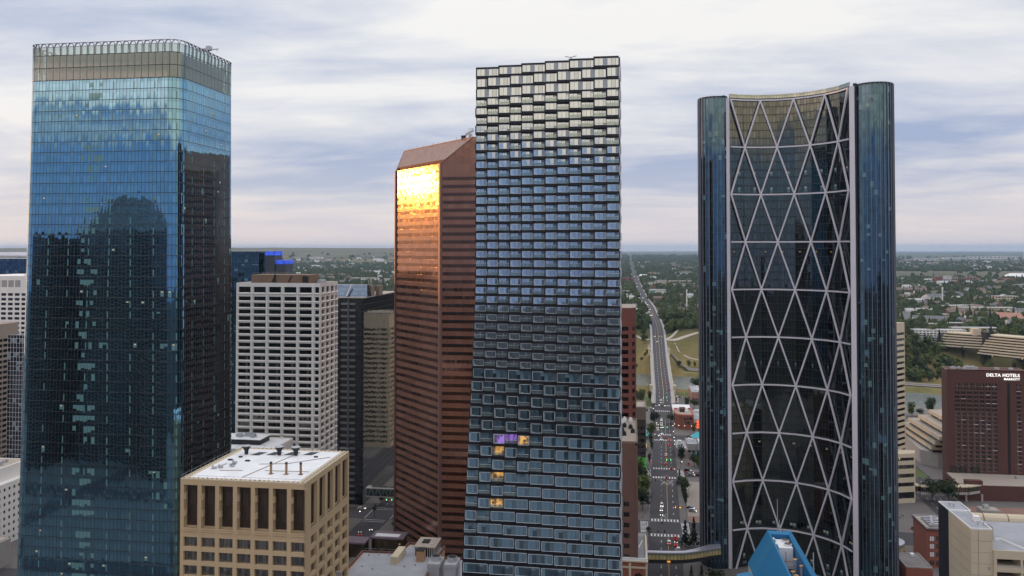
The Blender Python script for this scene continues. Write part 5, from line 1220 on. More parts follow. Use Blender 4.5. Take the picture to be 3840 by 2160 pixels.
    for y in (281, 277, 273, 268): m.beam((xl+1, y, Z-4.6), (xr-1, y, Z-4.6), .14, .14)
    m.build('cross_pipe', M('red_pipe', (.35, .08, .07), .6), R)
    m = MB(); m.tube((50.3, 296.5, Z-1), (50.3, 296.5, Z+11), .17, 6, .1); m.tube((56.2, 268, Z-3), (56.2, 268, Z+3.2), .18, 6); m.tube((51.3, 296.3, Z-1), (50.9, 296.3, Z+4), .12, 5); m.build('antenna_mast', MT['mech'], R)
blueroof()

# ---------------------------------------------------------------- towers behind the viewer, visible as reflections in the blue glass
def behind():
    g = glass('reflected_tower_glass', (.15, .18, .20), 1.6, 3.9, .2, .3, (.05, .045, .045), .45, 1, .02, (.12, .1, .08), seed=91, var=.5, spmat=((.13, .115, .105), .1, .4))
    def tower(nm, label, x0, x1, y0, y1, H, ch=0, top=None):
        R = root(nm, label, 'skyscraper', ((x0+x1)/2, (y0+y1)/2, 0)); c = 9
        p = [(x0+c, y0), (x1-c, y0), (x1, y0+c), (x1, y1-c), (x1-c, y1), (x0+c, y1), (x0, y1-c), (x0, y0+c)]
        m = MB(); m.loft(p, 0, p, H); m.build('curtain_wall', g, R)
        if ch:
            q = [((x-(x0+x1)/2)*.42+(x0+x1)/2, (y-(y0+y1)/2)*.42+(y0+y1)/2) for x, y in p]
            m = MB(); m.loft(p, H, q, H+ch); m.face([(x, y, H+ch) for x, y in q]); m.build('peaked_roof', g, R)
        else: m = MB(); m.face([(x, y, H) for x, y in p]); m.build('roof', MT['dark'], R)
    tower('office_tower', 'tapered dark tower, seen only as a rippled reflection high in the rounded blue tower', -418, -358, 8, 62, 174, 26)
    tower('office_tower', 'squat dark tower, seen only as a broad reflection low in the rounded blue tower', -348, -290, 40, 96, 88)
    tower('office_tower', 'dark slab seen only as a reflection at the left of the rounded blue tower', -480, -424, 30, 90, 170)
    tower('office_tower', 'broad black slab seen only as a reflection in the lower facets of the diagonal-grid tower', 40, 110, -90, -30, 150)
    tower('office_tower', 'dark block seen only in reflections behind the viewer to the right', 150, 230, 60, 120, 140)
behind()
# ================================================================== terrain
def clamp(x, a=0., b=1.): return max(a, min(b, x))
def sm(x): x = clamp(x); return x*x*(3-2*x)
def yriv(X): return 1037-.33*clamp(X, -60, 420)
ROAD = [(840, 32.6, 3.), (900, 34.6, 8.), (1000, 36, 14.5), (1090, 37.5, 22.), (1173, 39.2, 30.), (1260, 41, 36.), (1342, 41.6, 38.5), (1677, 38.5, 42.4), (2002, 30.5, 42.6), (2829, 22, 43), (4500, 14, 44), (7200, 8, 46)]
def roadz(Y):
    for (a, xa, za), (b, xb, zb) in zip(ROAD, ROAD[1:]):
        if a <= Y <= b: f = (Y-a)/(b-a); return xa+(xb-xa)*f, za+(zb-za)*f
    return (ROAD[0][1], 0) if Y < 840 else (ROAD[-1][1], ROAD[-1][2])
def H(X, Y):
    if Y < 845: return 0.
    d = Y-yriv(X)
    if abs(d) < 47: base = -7.
    elif d < 0: base = -7*(1-sm((-d-47)/12))
    else: base = -7*(1-sm((d-47)/10))
    if d > 57:
        bs = 1112-67*sm((X-60)/200); be = bs+125
        f = (Y-bs)/(be-bs)
        base += 41*sm(f)*(1+.10*mn.noise((X*.012, Y*.012, 3)))+1.6*mn.noise((X*.03, Y*.03, 0))*sm(f*2)
    if Y > 1300: base += 4*mn.noise((X*.0011, Y*.0011, 7))*sm((Y-1300)/900)
    if Y > 4200:
        hx = sm((-.2*Y-X)/900.)
        base += (121+9*mn.noise((X*.0005, 0, 5)))*sm((Y-5200)/2900)*hx*(1+.05*mn.noise((X*.001, Y*.001, 2))) if Y < 60000 else 0
        base += 9*mn.noise((X*.0006, Y*.0009, 9))*sm((Y-5000)/3000)
    if 1085 < Y < 7200:
        xr, zr = roadz(Y); k = sm(1-(abs(X-xr)-10)/22.)
        base = base*(1-k)+(zr-.6)*k
    return base

def ground():
    rows = [-2500, -1200, -500, 0, 400, 700, 845]; y = 855
    while y < 32000: rows.append(y); y += 9 if y < 1400 else (30 if y < 2200 else y*.022)
    rows.append(34000)
    N = 200; m = MB(); import numpy as np
    for Y in rows:
        w = 500+abs(Y)*1.0 if Y > 0 else 3000
        for i in range(N+1):
            t = i/N*2-1; X = w*(.45*t+.55*t*abs(t)) if Y > 700 else w*t
            m.v.append((X, Y, H(X, Y)))
    for j in range(len(rows)-1):
        for i in range(N): a = j*(N+1)+i; m.f.append((a, a+1, a+N+2, a+N+1))
    m.mi = [0]*len(m.f)
    mt, nt = newmat('city_and_prairie_ground'); b = NB(nt)
    P = b.n('ShaderNodeNewGeometry', out=None).outputs['Position']; s = b.n('ShaderNodeSeparateXYZ', {0: P}, None); X, Y, Z = s.outputs
    n1 = b.noise(P, .02, 5, .65); n2 = b.noise(P, .35, 3, .6); nf = b.noise(b.n('ShaderNodeVectorMath', {0: P, 1: (.0012, .004, 0)}, operation='MULTIPLY'), 1., 5, .65)
    city = b.mix(n2, (.16, .15, .145, 1), (.22, .2, .18, 1))
    city = b.mix(b.rng(Y, 60, -20), city, b.mix(b.rng(n1, .4, .6), (.02, .024, .022, 1), (.06, .055, .05, 1)))
    dry = b.mix(b.rng(n1, .3, .65), (.085, .10, .035, 1), (.30, .215, .09, 1)); dry = b.mix(b.m('MULTIPLY', n2, .5), dry, (.13, .12, .05, 1))
    wood = b.mix(b.rng(n2, .3, .7), (.03, .045, .018, 1), (.085, .09, .035, 1))
    far = b.mix(b.rng(nf, .42, .58), (.035, .055, .03, 1), (.17, .15, .08, 1))
    c = b.mix(b.rng(Y, 880, 915), city, dry)
    c = b.mix(b.m('MULTIPLY', b.rng(Y, 1150, 1230), .8), c, wood)
    c = b.mix(b.rng(Y, 2600, 3600), c, far)
    # dry grassland belts right of the crescent tower, and the grassy ridge on the left
    belt = b.m('MULTIPLY', b.m('MULTIPLY', b.rng(Y, 3300, 3500), b.rng(Y, 4900, 4500)), b.rng(X, 700, 1200))
    belt2 = b.m('MULTIPLY', b.m('MULTIPLY', b.rng(Y, 7000, 7600), b.rng(Y, 12500, 10500)), b.rng(X, 1200, 2000))
    ridge = b.rng(Z, 80, 100)
    f = b.m('MULTIPLY', b.m('MAXIMUM', b.m('MAXIMUM', belt, belt2), ridge), .92)
    gr = b.mix(b.rng(nf, .35, .6), (.09, .10, .06, 1), (.155, .135, .088, 1)); c = b.mix(f, c, gr)
    b.out(b.bsdf(col=c, rough=.95, spec=.1))
    g = m.build('ground', mt, smooth=True); structure(g)
    # river
    w = MB(); xs = [-900, -300, -60, 60, 180, 300, 420, 900, 1500]
    for a, b_ in zip(xs, xs[1:]): w.face([(a, yriv(a)-62, -3), (b_, yriv(b_)-62, -3), (b_, yriv(b_)+62, -3), (a, yriv(a)+62, -3)])
    mt, nt = newmat('river_water'); b = NB(nt); P = b.n('ShaderNodeNewGeometry', out=None).outputs['Position']
    h = b.noise(P, .5, 4, .6); b.out(b.bsdf(col=(.13, .15, .14, 1), rough=.22, spec=.6, normal=b.n('ShaderNodeBump', {'Strength': .6, 'Distance': .4, 'Height': h})))
    structure(w.build('river', mt))
    # streets
    def cx(Y): return 1.5+.037*Y if Y < 845 else roadz(Y)[0]
    rd = MB(); L = list(range(-60, 850, 30))+[845]
    def zr(Y): return .02 if Y < 800 else max(.02, (Y-800)/45*3.3)
    for a, b_ in zip(L, L[1:]):
        if b_ > a: rd.face([(cx(a)-8.8, a, zr(a)), (cx(a)+8.8, a, zr(a)), (cx(b_)+8.8, b_, zr(b_)), (cx(b_)-8.8, b_, zr(b_))])
    av = [133, 249, 365, 481, 597, 709, 826]
    AVH = {481: 10.5, 597: 9.5, 709: 8, 826: 8}
    for A in av:
        h = AVH.get(A, 8)
        for x0, x1 in ((-640, cx(A)-8.8), (cx(A)+8.8, 640)): rd.face([(x0, A-h, .024), (x1, A-h, .024), (x1, A+h, .024), (x0, A+h, .024)])
    o = MB()
    for off, wd in ((-166.5, 8), (-360, 8), (173, 11)):
        o.face([(off-wd+.02*-60, -60, .028), (off+wd, -60, .028), (off+wd+.037*840, 840, .028), (off-wd+.037*840, 840, .028)])
    structure(rd.build('road', MT['asphalt'])); structure(o.build('road', MT['asphalt']))
    # pavement blocks between the streets, a kerb step high
    pv = MB(); st = [(-640, None), (-360, 8), (-166.5, 8), (1.5, 8.8), (173, 11), (640, None)]
    ys = [-60]+av+[850]
    def ex(s, Y, sg): x, w = s; return x if w is None else x+.037*Y+sg*w
    for s0, s1 in zip(st, st[1:]):
        for y0, y1 in zip(ys, ys[1:]):
            a = y0+(AVH.get(y0, 8) if y0 > 0 else 0); b_ = y1-(AVH.get(y1, 8) if y1 < 850 else 6)
            pv.prism([(ex(s0, a, 1), a), (ex(s1, a, -1), a), (ex(s1, b_, -1), b_), (ex(s0, b_, 1), b_)], -.2, .15)
    structure(pv.build('pavement', MT['pave']))
    # bridge approach and bridge
    R = root('road_bridge', 'long concrete river bridge with pale balustrades carrying the main street', 'bridge', (35, 950, 8))
    dk = MB(); pr = MB(); sw = MB(); pts = [(845, *roadz(845))]+[(Y, *roadz(Y)) for Y in range(860, 1095, 15)]+[(1095, *roadz(1095))]
    for (a, xa, za), (b_, xb, zb) in zip(pts, pts[1:]):
        dk.face([(xa-8.6, a, za), (xa+8.6, a, za), (xb+8.6, b_, zb), (xb-8.6, b_, zb)], 0)
        for s_ in (-1, 1):
            sw.beam((xa+s_*10, a, za-.6), (xb+s_*10, b_, zb-.6), 3.2, 1.5); pr.beam((xa+s_*11.7, a, za+.6), (xb+s_*11.7, b_, zb+.6), .5, 1.3)
        dk.beam((xa, a, za-1.4), (xb, b_, zb-1.4), 22, 1.8)
    dk.build('deck', MT['asphalt'], R); sw.build('walkway', MT['conc'], R); pr.build('balustrade', MT['cream'], R)
    for Y in (960, 1005, 1050, 1085):
        x, z = roadz(Y); p = MB(); p.box(x-10.5, x+10.5, Y-2.5, Y+2.5, -7, z-2.2); p.build('pier', MT['conc'], R)
    for Y in (900, 1100):
        x, z = roadz(Y)
        for s_ in (-1, 1): p = MB(); p.box(x+s_*12.4-1.6, x+s_*12.4+1.6, Y-2, Y+2, -2 if Y < 1000 else z-8, z+4.5); p.prism(rect(x+s_*12.4-1.8, x+s_*12.4+1.8, Y-2.2, Y+2.2), z+4.5, z+5.5, pts2=rect(x+s_*12.4-.6, x+s_*12.4+.6, Y-.8, Y+.8)); p.build('kiosk', MT['cream'], R)
    p = MB()
    for s_ in (-1, 1):
        x, z = roadz(1100); p.face([(x+s_*11.5, 1092, z-1), (x+s_*11.5, 1150, 29), (x+s_*11.5+s_*3, 1150, 22), (x+s_*26, 1100, 1), (x+s_*11.5, 1092, -1)])
    p.build('wing_wall', MT['conc'], R)
    # road beyond the bridge
    r = MB(); ys2 = [1095]+list(range(1110, 1700, 20))+list(range(1700, 7000, 130))
    mk = MB(); yl = MB(); pw = MB()
    for a, b_ in zip(ys2, ys2[1:]):
        xa, za = roadz(a); xb, zb = roadz(b_); k = .04+max(0, (a-1700))*.0005; za += k; zb += k
        w0 = 8.2 if a < 1700 else 8.2+(a-1700)*.0015
        r.face([(xa-w0, a, za), (xa+w0, a, za), (xb+w0, b_, zb), (xb-w0, b_, zb)])
        for s_ in (-1, 1): pw.face([(xa+s_*w0, a, za+.12), (xa+s_*(w0+3), a, za+.12), (xb+s_*(w0+3), b_, zb+.12), (xb+s_*w0, b_, zb+.12)][::s_])
    structure(r.build('road', MT['asphalt'])); structure(pw.build('pavement', MT['conc']))
    # memorial road along the far bank + junction + paths
    r = MB(); X = list(range(50, 800, 25))
    for a, b_ in zip(X, X[1:]):
        for off, w in ((86, 5), (99, 5)):
            ya, yb = yriv(a)+off, yriv(b_)+off; za, zb = H(a, ya)+1.0, H(b_, yb)+1.0
            r.face([(a, ya-w, za), (b_, yb-w, zb), (b_, yb+w, zb), (a, ya+w, za)])
    structure(r.build('road', M('worn_asphalt', (.22, .20, .19), .9, 0, .1)))
    r = MB()
    def path(pl, w):
        for (x0, y0), (x1, y1) in zip(pl, pl[1:]):
            n = max(1, int(hypot(x1-x0, y1-y0)/6))
            for i in range(n):
                ax, ay = x0+(x1-x0)*i/n, y0+(y1-y0)*i/n; bx, by = x0+(x1-x0)*(i+1)/n, y0+(y1-y0)*(i+1)/n
                l = hypot(bx-ax, by-ay); nx, ny = -(by-ay)/l*w/2, (bx-ax)/l*w/2
                r.face([(ax-nx, ay-ny, H(ax-nx, ay-ny)+.5), (bx-nx, by-ny, H(bx-nx, by-ny)+.5), (bx+nx, by+ny, H(bx+nx, by+ny)+.5), (ax+nx, ay+ny, H(ax+nx, ay+ny)+.5)])
    path([(48, 1182), (60, 1190), (85, 1205), (120, 1225)], 6); path([(50, 1188), (64, 1215), (72, 1240)], 5); path([(62, 1180), (66, 1165), (80, 1150), (100, 1138), (120, 1132)], 2.2)
    path([(28, 1182), (14, 1196), (4, 1206)], 4)
    structure(r.build('path', M('pale_path', (.42, .37, .31), .95)))
    s_ = MB()
    for i in range(9): s_.box(64+i*1.6, 66+i*1.6, 1140-i*3.1, 1145-i*3.1, H(66+i*1.6, 1140-i*3)-1, H(66+i*1.6, 1140-i*3)+.9)
    R = root('stairway', 'pale concrete stairway down the dry grass bank right of the bridge', 'stairway', (70, 1130, 5)); s_.build('steps', MT['conc'], R)
    # ---- painted markings
    w = MB(); y_ = MB(); Z = .034
    def cq(m, xc, Yc, dx, dy, z=Z): m.face([(xc-dx/2, Yc-dy/2, z), (xc+dx/2, Yc-dy/2, z), (xc+dx/2, Yc+dy/2, z), (xc-dx/2, Yc+dy/2, z)])
    for Y in range(395, 838, 2):
        if any(abs(Y-A) < AVH.get(A, 8)+6 for A in av): continue
        zz = Z if Y < 800 else zr(Y)+.05
        x0, x1 = cx(Y-1), cx(Y+1)
        y_.face([(x0+1.55, Y-1, zz), (x0+1.8, Y-1, zz), (x1+1.8, Y+1, zz), (x1+1.55, Y+1, zz)])
        if Y % 12 < 5:
            for o_, mm in ((-2.2, y_ if 597 > Y > 481 else w), (5.1, w)): mm.face([(x0+o_, Y-1, zz), (x0+o_+.22, Y-1, zz), (x1+o_+.22, Y+1, zz), (x1+o_, Y+1, zz)])
    for Y in range(846, 1700, 3):
        x0, z0 = roadz(Y-1.5); x1, z1 = roadz(Y+1.5); q = .05 if Y < 1095 else .12
        y_.face([(x0+.1, Y-1.5, z0+q), (x0+.5, Y-1.5, z0+q), (x1+.5, Y+1.5, z1+q), (x1+.1, Y+1.5, z1+q)])
        if Y % 15 < 6:
            for o_ in (-4, 4): w.face([(x0+o_, Y-1.5, z0+q), (x0+o_+.25, Y-1.5, z0+q), (x1+o_+.25, Y+1.5, z1+q), (x1+o_, Y+1.5, z1+q)])
        if Y < 1095:
            for o_ in (-7.9, 7.9): w.face([(x0+o_, Y-1.5, z0+q), (x0+o_+.2, Y-1.5, z0+q), (x1+o_+.2, Y+1.5, z1+q), (x1+o_, Y+1.5, z1+q)])
    for A in (481, 597, 709, 826):
        h = AVH[A]
        for sg in (-1, 1):
            Yc = A+sg*(h+2.3)-.3
            zc = Z if A < 800 else zr(Yc+2)+.06
            for k in range(9 if A < 700 else 8): cq(w, cx(Yc)-7.4+k*1.85, Yc, .8, 3.4, zc+.001)
            cq(w, cx(Yc), Yc-2.1, 16.6, .2, zc); cq(w, cx(Yc), Yc+2.1, 16.6, .2, zc)
        if A < 600:
            for sg in (-1, 1):
                for k in range(9): cq(w, cx(A)+sg*11.6, A-h+1.6+k*(2*h-3.2)/8, 3.6, .8)
                for q in (-2, 2): cq(w, cx(A)+sg*11.6+q, A, .2, 2*h-1)
    for a in ((11.7, 500), (18.5, 500)):pass
    def xl(x0, y0, x1, y1): w.beam((x0, y0, Z+.01), (x1, y1, Z+.01), .22, .02)
    for Yb in (497, 578): 
        x = cx(Yb); d = 6 if Yb < 500 else -6
        if Yb < 500: xl(x-2.6, Yb, x+1.4, Yb+8); xl(x+1.4, Yb, x-2.6, Yb+8)
        else: xl(x-2.4, Yb, x+2, Yb-9); xl(x+2, Yb, x-2.4, Yb-9); xl(x+2, Yb, x+6, Yb-9); xl(x+6, Yb, x+2, Yb-9); xl(x-2.4, Yb-9, x+6, Yb-9)
    for A in (481,):
        for x0, x1 in ((-156.5, -143),): cq(w, -149.5, 470, 13, .3); cq(w, -148, 492, 13, .3); cq(w, -148, 489, 13, .3); cq(w, -149.5, 467, 13, .3)
        for k in range(4): cq(w, -141 if k < 2 else -156.5+(k-2)*0, 481, .25, 18) if k % 2 else None
    for Y in range(500, 560, 6): cq(y_, -148.2+.037*(Y-481), Y, .3, 4); cq(w, -151.6+.037*(Y-481), Y, .2, 2.5); cq(w, -144.6+.037*(Y-481), Y, .2, 2.5)
    for Y in range(380, 640, 10):
        for o_ in (-6, -2, 2, 6): cq(w, 173+.037*Y+o_, Y, .2, 4)
    structure(w.build('road_markings', MT['line'])); structure(y_.build('road_markings', MT['yline']))
    # paved lots
    l = MB(); l.prism([(33.5, 492), (62, 492), (62, 577), (36, 577)], .15, .19); structure(l.build('ground_lot', M('gravel_lot', (.27, .235, .20), .95, 0, .2, .1)))
    l = MB(); l.prism([(33.8, 493), (40, 493), (40, 503), (34, 503)], .19, .22); l.prism([(204, 520), (260, 520), (260, 548), (204, 545)], .15, .22); structure(l.build('ground_lot', M('red_brick_paving', (.24, .14, .11), .95, 0, .2, .1)))
    l = MB(); l.prism([(44, 842), (66, 842), (66, 905), (46, 905)], .15, .19); l.prism([(40, 590+8), (56, 598+8), (56, 620), (40, 616)], .15, .19); structure(l.build('car_park', M('car_park_asphalt', (.15, .14, .14), .95)))
    l = MB(); l.prism([(46, 908), (110, 908), (110, 925), (46, 930)], .1, .2); l.prism([(196, 610), (206, 610), (206, 640), (196, 640)], .15, .2); l.prism([(2, 842), (20, 842), (22, 900), (-4, 905)], .15, .2); l.prism([(262, 500), (330, 500), (330, 550), (262, 550)], .15, .22)
    structure(l.build('lawn', M('grass', (.08, .11, .03), .95, 0, .3, .3)))
    # river edge fence
    R = root('river_fence', 'dark railing along the near river bank right of the bridge', 'fence', (70, 936, 0)); rails(R, [(47, 934), (110, 920)], 0, 'fence_rail', 3, 1.4)
ground()
# ================================================================== trees
L1 = leafmat('leaves_mid', (.022, .042, .012), (.095, .12, .03)); L2 = leafmat('leaves_dark', (.012, .024, .012), (.045, .065, .022)); L3 = leafmat('leaves_light', (.05, .07, .018), (.15, .165, .045))
LC = leafmat('needles', (.012, .024, .016), (.035, .05, .03)); BK = M('bark', (.07, .05, .035), .95)
def leafy(seed, n, rx, rz, zc, lobes, ls=.55, cone=False, holes=.0):
    r = random.Random(seed); m = MB()
    L = []
    for i in range(lobes):
        a = r.uniform(0, 2*pi); q = r.uniform(0, .6)*rx; L.append((q*cos(a), q*sin(a), zc+r.uniform(-.55, .6)*rz, r.uniform(.38, .62)))
    for i in range(n):
        if cone:
            h = r.random()**1.4; w = rx*(1-h)*(.75+.35*sin(h*38)); a = r.uniform(0, 2*pi); q = w*sqrt(r.uniform(.3, 1)); c = Vector((q*cos(a), q*sin(a), zc-rz+2*rz*h))
        else:
            lx, ly, lz, lr = L[i % lobes]; d = Vector((r.gauss(0, 1), r.gauss(0, 1), r.gauss(0, 1))).normalized()*(r.uniform(.55, 1.08)); c = Vector((lx+d.x*rx*lr, ly+d.y*rx*lr, lz+d.z*rz*lr*1.05))
        nrm = Vector((c.x, c.y, (c.z-zc)*.9+.4*rz)).normalized()+Vector((r.uniform(-.7, .7), r.uniform(-.7, .7), r.uniform(-.5, .7))); nrm.normalize()
        t = nrm.orthogonal().normalized(); b_ = nrm.cross(t); an = r.uniform(0, pi); t, b_ = t*cos(an)+b_*sin(an), b_*cos(an)-t*sin(an)
        s = ls*r.uniform(.6, 1.4)
        m.face([c-t*s-b_*s*.3, c+b_*s*-.9, c+t*s, c+b_*s*.8])
    return m
def trunk(m_h, r0, n=6, seed=1):
    m = MB(); r = random.Random(seed); m.tube((0, 0, -.3), (0, 0, m_h), r0, 7, r0*.55)
    for i in range(n): a = r.uniform(0, 2*pi); z = m_h*r.uniform(.55, .95); l = m_h*.55; m.tube((0, 0, z), (cos(a)*l*.6, sin(a)*l*.6, z+l*.6), r0*.45, 5, r0*.12)
    return m
TREE = {}
def proto(key, name, seed, n, rx, rz, zc, lobes, mat, ls, th, cone=False, label='', cat='tree'):
    R = root(name, None, None, (0, 0, -500)); kid(leafy(seed, n, rx, rz, zc, lobes, ls, cone).build('crown', mat, None, (0, 0, 0)) if 0 else _c(leafy(seed, n, rx, rz, zc, lobes, ls, cone), 'crown', mat, R))
    kid(_c(trunk(th, max(.14, rx*.055), 6, seed), 'trunk', BK, R)); TREE[key] = R
def _c(mb, nm, mat, R):
    b0 = R['base']; R['base'] = (0, 0, 0); o = mb.build(nm, mat, R); R['base'] = b0; o['base'] = (0, 0, 0); return o
proto('a', 'street_tree', 1, 520, 3.6, 3.4, 5.4, 9, L1, .42, 3.6)
proto('b', 'street_tree', 2, 560, 4.4, 3.6, 5.6, 12, L2, .45, 3.4)
proto('c', 'street_tree', 3, 480, 3.2, 4.2, 6.2, 8, L3, .42, 4.0)
proto('d', 'street_tree', 4, 380, 2.0, 4.4, 5.6, 8, L2, .36, 3.0)
proto('e', 'conifer_tree', 5, 460, 2.5, 5.2, 6.2, 1, LC, .42, 6, True)
proto('f', 'sapling', 6, 110, 1.1, 1.3, 3.4, 5, L1, .28, 2.6)
USED = set()
def tree(k, x, y, s=1., label='', group=None, rz=None, sz=None, z=None, cat='tree'):
    R = TREE[k]; z = H(x, y)+(.15 if y < 845 else -.2) if z is None else z; rz = rnd.uniform(0, 6.28) if rz is None else rz
    sc = (s, s, s*(sz or rnd.uniform(.9, 1.15)))
    if k not in USED: USED.add(k); R.location = (x, y, z); R.rotation_euler = (0, 0, rz); R.scale = sc; tag(R, label, cat, group); return R
    return copy_tree(R, (x, y, z), rz, label, cat, group, sc)
G = 'street trees along the main street'
for k, x, y, s, l in (('b', 20.5, 752, 1.25, 'big dark round tree overhanging the left lane beyond the third crossing'), ('b', 36.5, 764, 1.0, 'dark round tree on the right kerb by the red brick corner building'),
    ('a', 17, 702, 1.2, 'full green tree on the left kerb at the third crossing'), ('d', 16, 668, .95, 'slim tree on the left pavement between the third and second crossing'), ('d', 16.5, 656, .8, 'small slim tree below the slim left pavement tree'),
    ('d', 13.8, 618, .85, 'narrow tree by the white parked car, left pavement'), ('d', 37, 624, 1.35, 'tall narrow tree on the right pavement beside the red paving'), ('d', 38.5, 630, 1.0, 'smaller narrow tree behind the tall right pavement tree'),
    ('b', 46, 616, 1.0, 'spreading dark tree left of the small turquoise canopy'), ('b', 52, 620, 1.1, 'spreading dark tree right of the small turquoise canopy'), ('a', 49, 612, .8, 'lower green tree in front of the spreading pair'),
    ('c', 6, 560, 1.15, 'yellow green tree at the back of the left clump beside the brown tower'), ('b', 4.5, 548, 1.25, 'wide green tree in the middle of the left clump'), ('a', 9, 540, 1.1, 'green kerbside tree in the left clump'), ('c', 4, 532, 1.1, 'light green tree in the lower middle of the left clump'), ('a', 6.5, 520, 1.05, 'green tree at the lower end of the left clump'), ('b', 7.2, 511, .9, 'dark lowest tree of the left clump by the bare tree'),
    ('e', 32.5, 566, .8, 'dark conifer at the top of the right kerb row'), ('a', 33.8, 556, .85, 'round tree third from the top of the right kerb row'), ('b', 34.6, 548, .85, 'broad dark tree in the middle of the right kerb row'), ('d', 33, 540, .85, 'slim tree in the middle of the right kerb row'), ('d', 33.4, 531, .8, 'thin tree in the lower part of the right kerb row'), ('d', 33.6, 521, .85, 'thin reddish lot edge tree at the bottom of the right kerb row'),
    ('e', 28.9, 452, 1.0, 'left tall dark conifer standing just above the curved footbridge'), ('e', 33.4, 452.5, 1.05, 'right tall dark conifer standing just above the curved footbridge'),
    ('e', 28, 396, .8, 'left conifer below the curved footbridge'), ('e', 32.6, 395, .85, 'middle conifer below the curved footbridge'), ('b', 39, 396, .9, 'round dark tree below the footbridge near the diagonal-grid tower'), ('b', 42, 390, .8, 'low round tree at the foot of the diagonal-grid tower'),
    ('f', 9.6, 458, 1.3, 'small young tree at the left corner of the nearest crossing'), ('a', 11, 863, 1.3, 'green tree in the riverside park left of the bridge'), ('b', 8, 855, 1.35, 'large dark tree beside the brown granite tower near the river'), ('a', 20, 876, .9, 'smaller tree beside the bridge approach, left'), ('a', 3, 868, 1.3, 'tall tree behind the riverside park lawn'),
    ('a', 56.5, 842, 1.0, 'round tree in the riverside car park, left one'), ('b', 63, 840, .95, 'round tree in the riverside car park, right one'), ('b', 73, 940, 1.5, 'large dark tree on the near river bank by the crescent tower'), ('a', 78, 930, 1.3, 'green tree on the near river bank close to the crescent tower edge'),
    ('c', 54, 726, .7, 'small light tree in front of the glowing orange sign'),
    ('a', -155, 500, .8, 'dim street tree by the lower left crossing'), ('f', -151, 474, 1.2, 'thin young tree by the lower left crossing corner'), ('b', -133, 455, .45, 'low shrub bed tree at the foot of the brown granite tower'),
    ('b', 188, 552, 1.35, 'large dark tree left of the hotel podium, rear one'), ('b', 197, 551, 1.35, 'large dark tree beside the hotel podium, front one'), ('e', 236, 520, .75, 'bright green pointed tree in the hotel garden'), ('b', 206, 497, 1.0, 'round dark tree left of the long annexe'), ('c', 236, 487, .9, 'light green tree in front of the long annexe'),
    ('d', 190, 640, .8, 'purple-dark narrow tree on the plaza, left'), ('d', 199, 625, .85, 'purple-dark narrow tree on the plaza, right'), ('f', 172, 505, 1.2, 'young tree on the pavement by the wide road, upper'), ('f', 174, 490, 1.2, 'young tree on the pavement by the wide road, lower'),
    ('a', 262, 820, 1.3, 'riverbank tree with thin crown, left of pair behind the terraces'), ('a', 283, 836, 1.5, 'riverbank tree with thin crown, right of pair behind the terraces'), ('b', 272, 830, .8, 'low riverbank bush between the pair behind the terraces'),
    ('b', 130, 437, .9, 'dark tree under the rounded footbridge end'), ('d', 100, 1150, 1.3, 'lone slim tree on the dry grass slope'), ('e', 92, 1118, .8, 'small conifer at the foot of the dry grass slope')):
    tree(k, x, y, s*(1.45 if 'left clump' in l else 1.2), l, 'street and park trees')
# bare tree
R = root('bare_tree', 'leafless small tree on the left pavement beside the queue of cars', 'tree', (10.4, 513, .15))
m = MB(); m.tube((10.4, 513, 0), (10.4, 513, 4), .16, 6, .1)
for i in range(14): a = i*2.4; z = 2.5+(i % 5)*.5; m.tube((10.4, 513, z), (10.4+1.6*cos(a), 513+1.6*sin(a), z+2.2), .07, 4, .02)
m.build('trunk', BK, R)
# hillside woods
r = random.Random(11)
def hill(n, xr, yr, lab, keys, s0=.8, s1=1.4, cond=None):
    k = 0; tries = 0
    while k < n and tries < n*30:
        tries += 1; x, y = r.uniform(*xr), r.uniform(*yr)
        if abs(x-roadz(y)[0]) < 16 or (cond and not cond(x, y)): continue
        tree(r.choice(keys), x, y, r.uniform(s0, s1), lab, lab.replace('tree', 'trees'), rz=r.uniform(0, 6)); k += 1
hill(56, (55, 150), (1215, 1440), 'leafy tree on the slope right of the bridge top', 'abcbb', 1.3, 2.1)
hill(22, (-25, 24), (1150, 1420), 'leafy tree on the slope left of the bridge top', 'abb', 1.3, 2.0)
hill(12, (50, 130), (1088, 1122), 'bushy tree on the far river bank right of the bridge', 'ab', .8, 1.3, lambda x, y: abs(y-yriv(x)-92) > 18 or y < yriv(x)+70)
hill(6, (2, 22), (1100, 1130), 'low bush at the left foot of the bridge', 'ab', .5, .8)
hill(92, (250, 600), (1062, 1165), 'tree in the dense wood on the river escarpment above the hotel', 'aabbccde', 1.3, 2.1)
hill(20, (280, 520), (1040, 1062), 'tree along the riverside road above the hotel', 'abf', .8, 1.3)
hill(18, (330, 660), (1175, 1330), 'tree between the apartment blocks on the bluff', 'abc', 1.1, 1.8, lambda x, y: not (360 < x < 435 and 1180 > y))
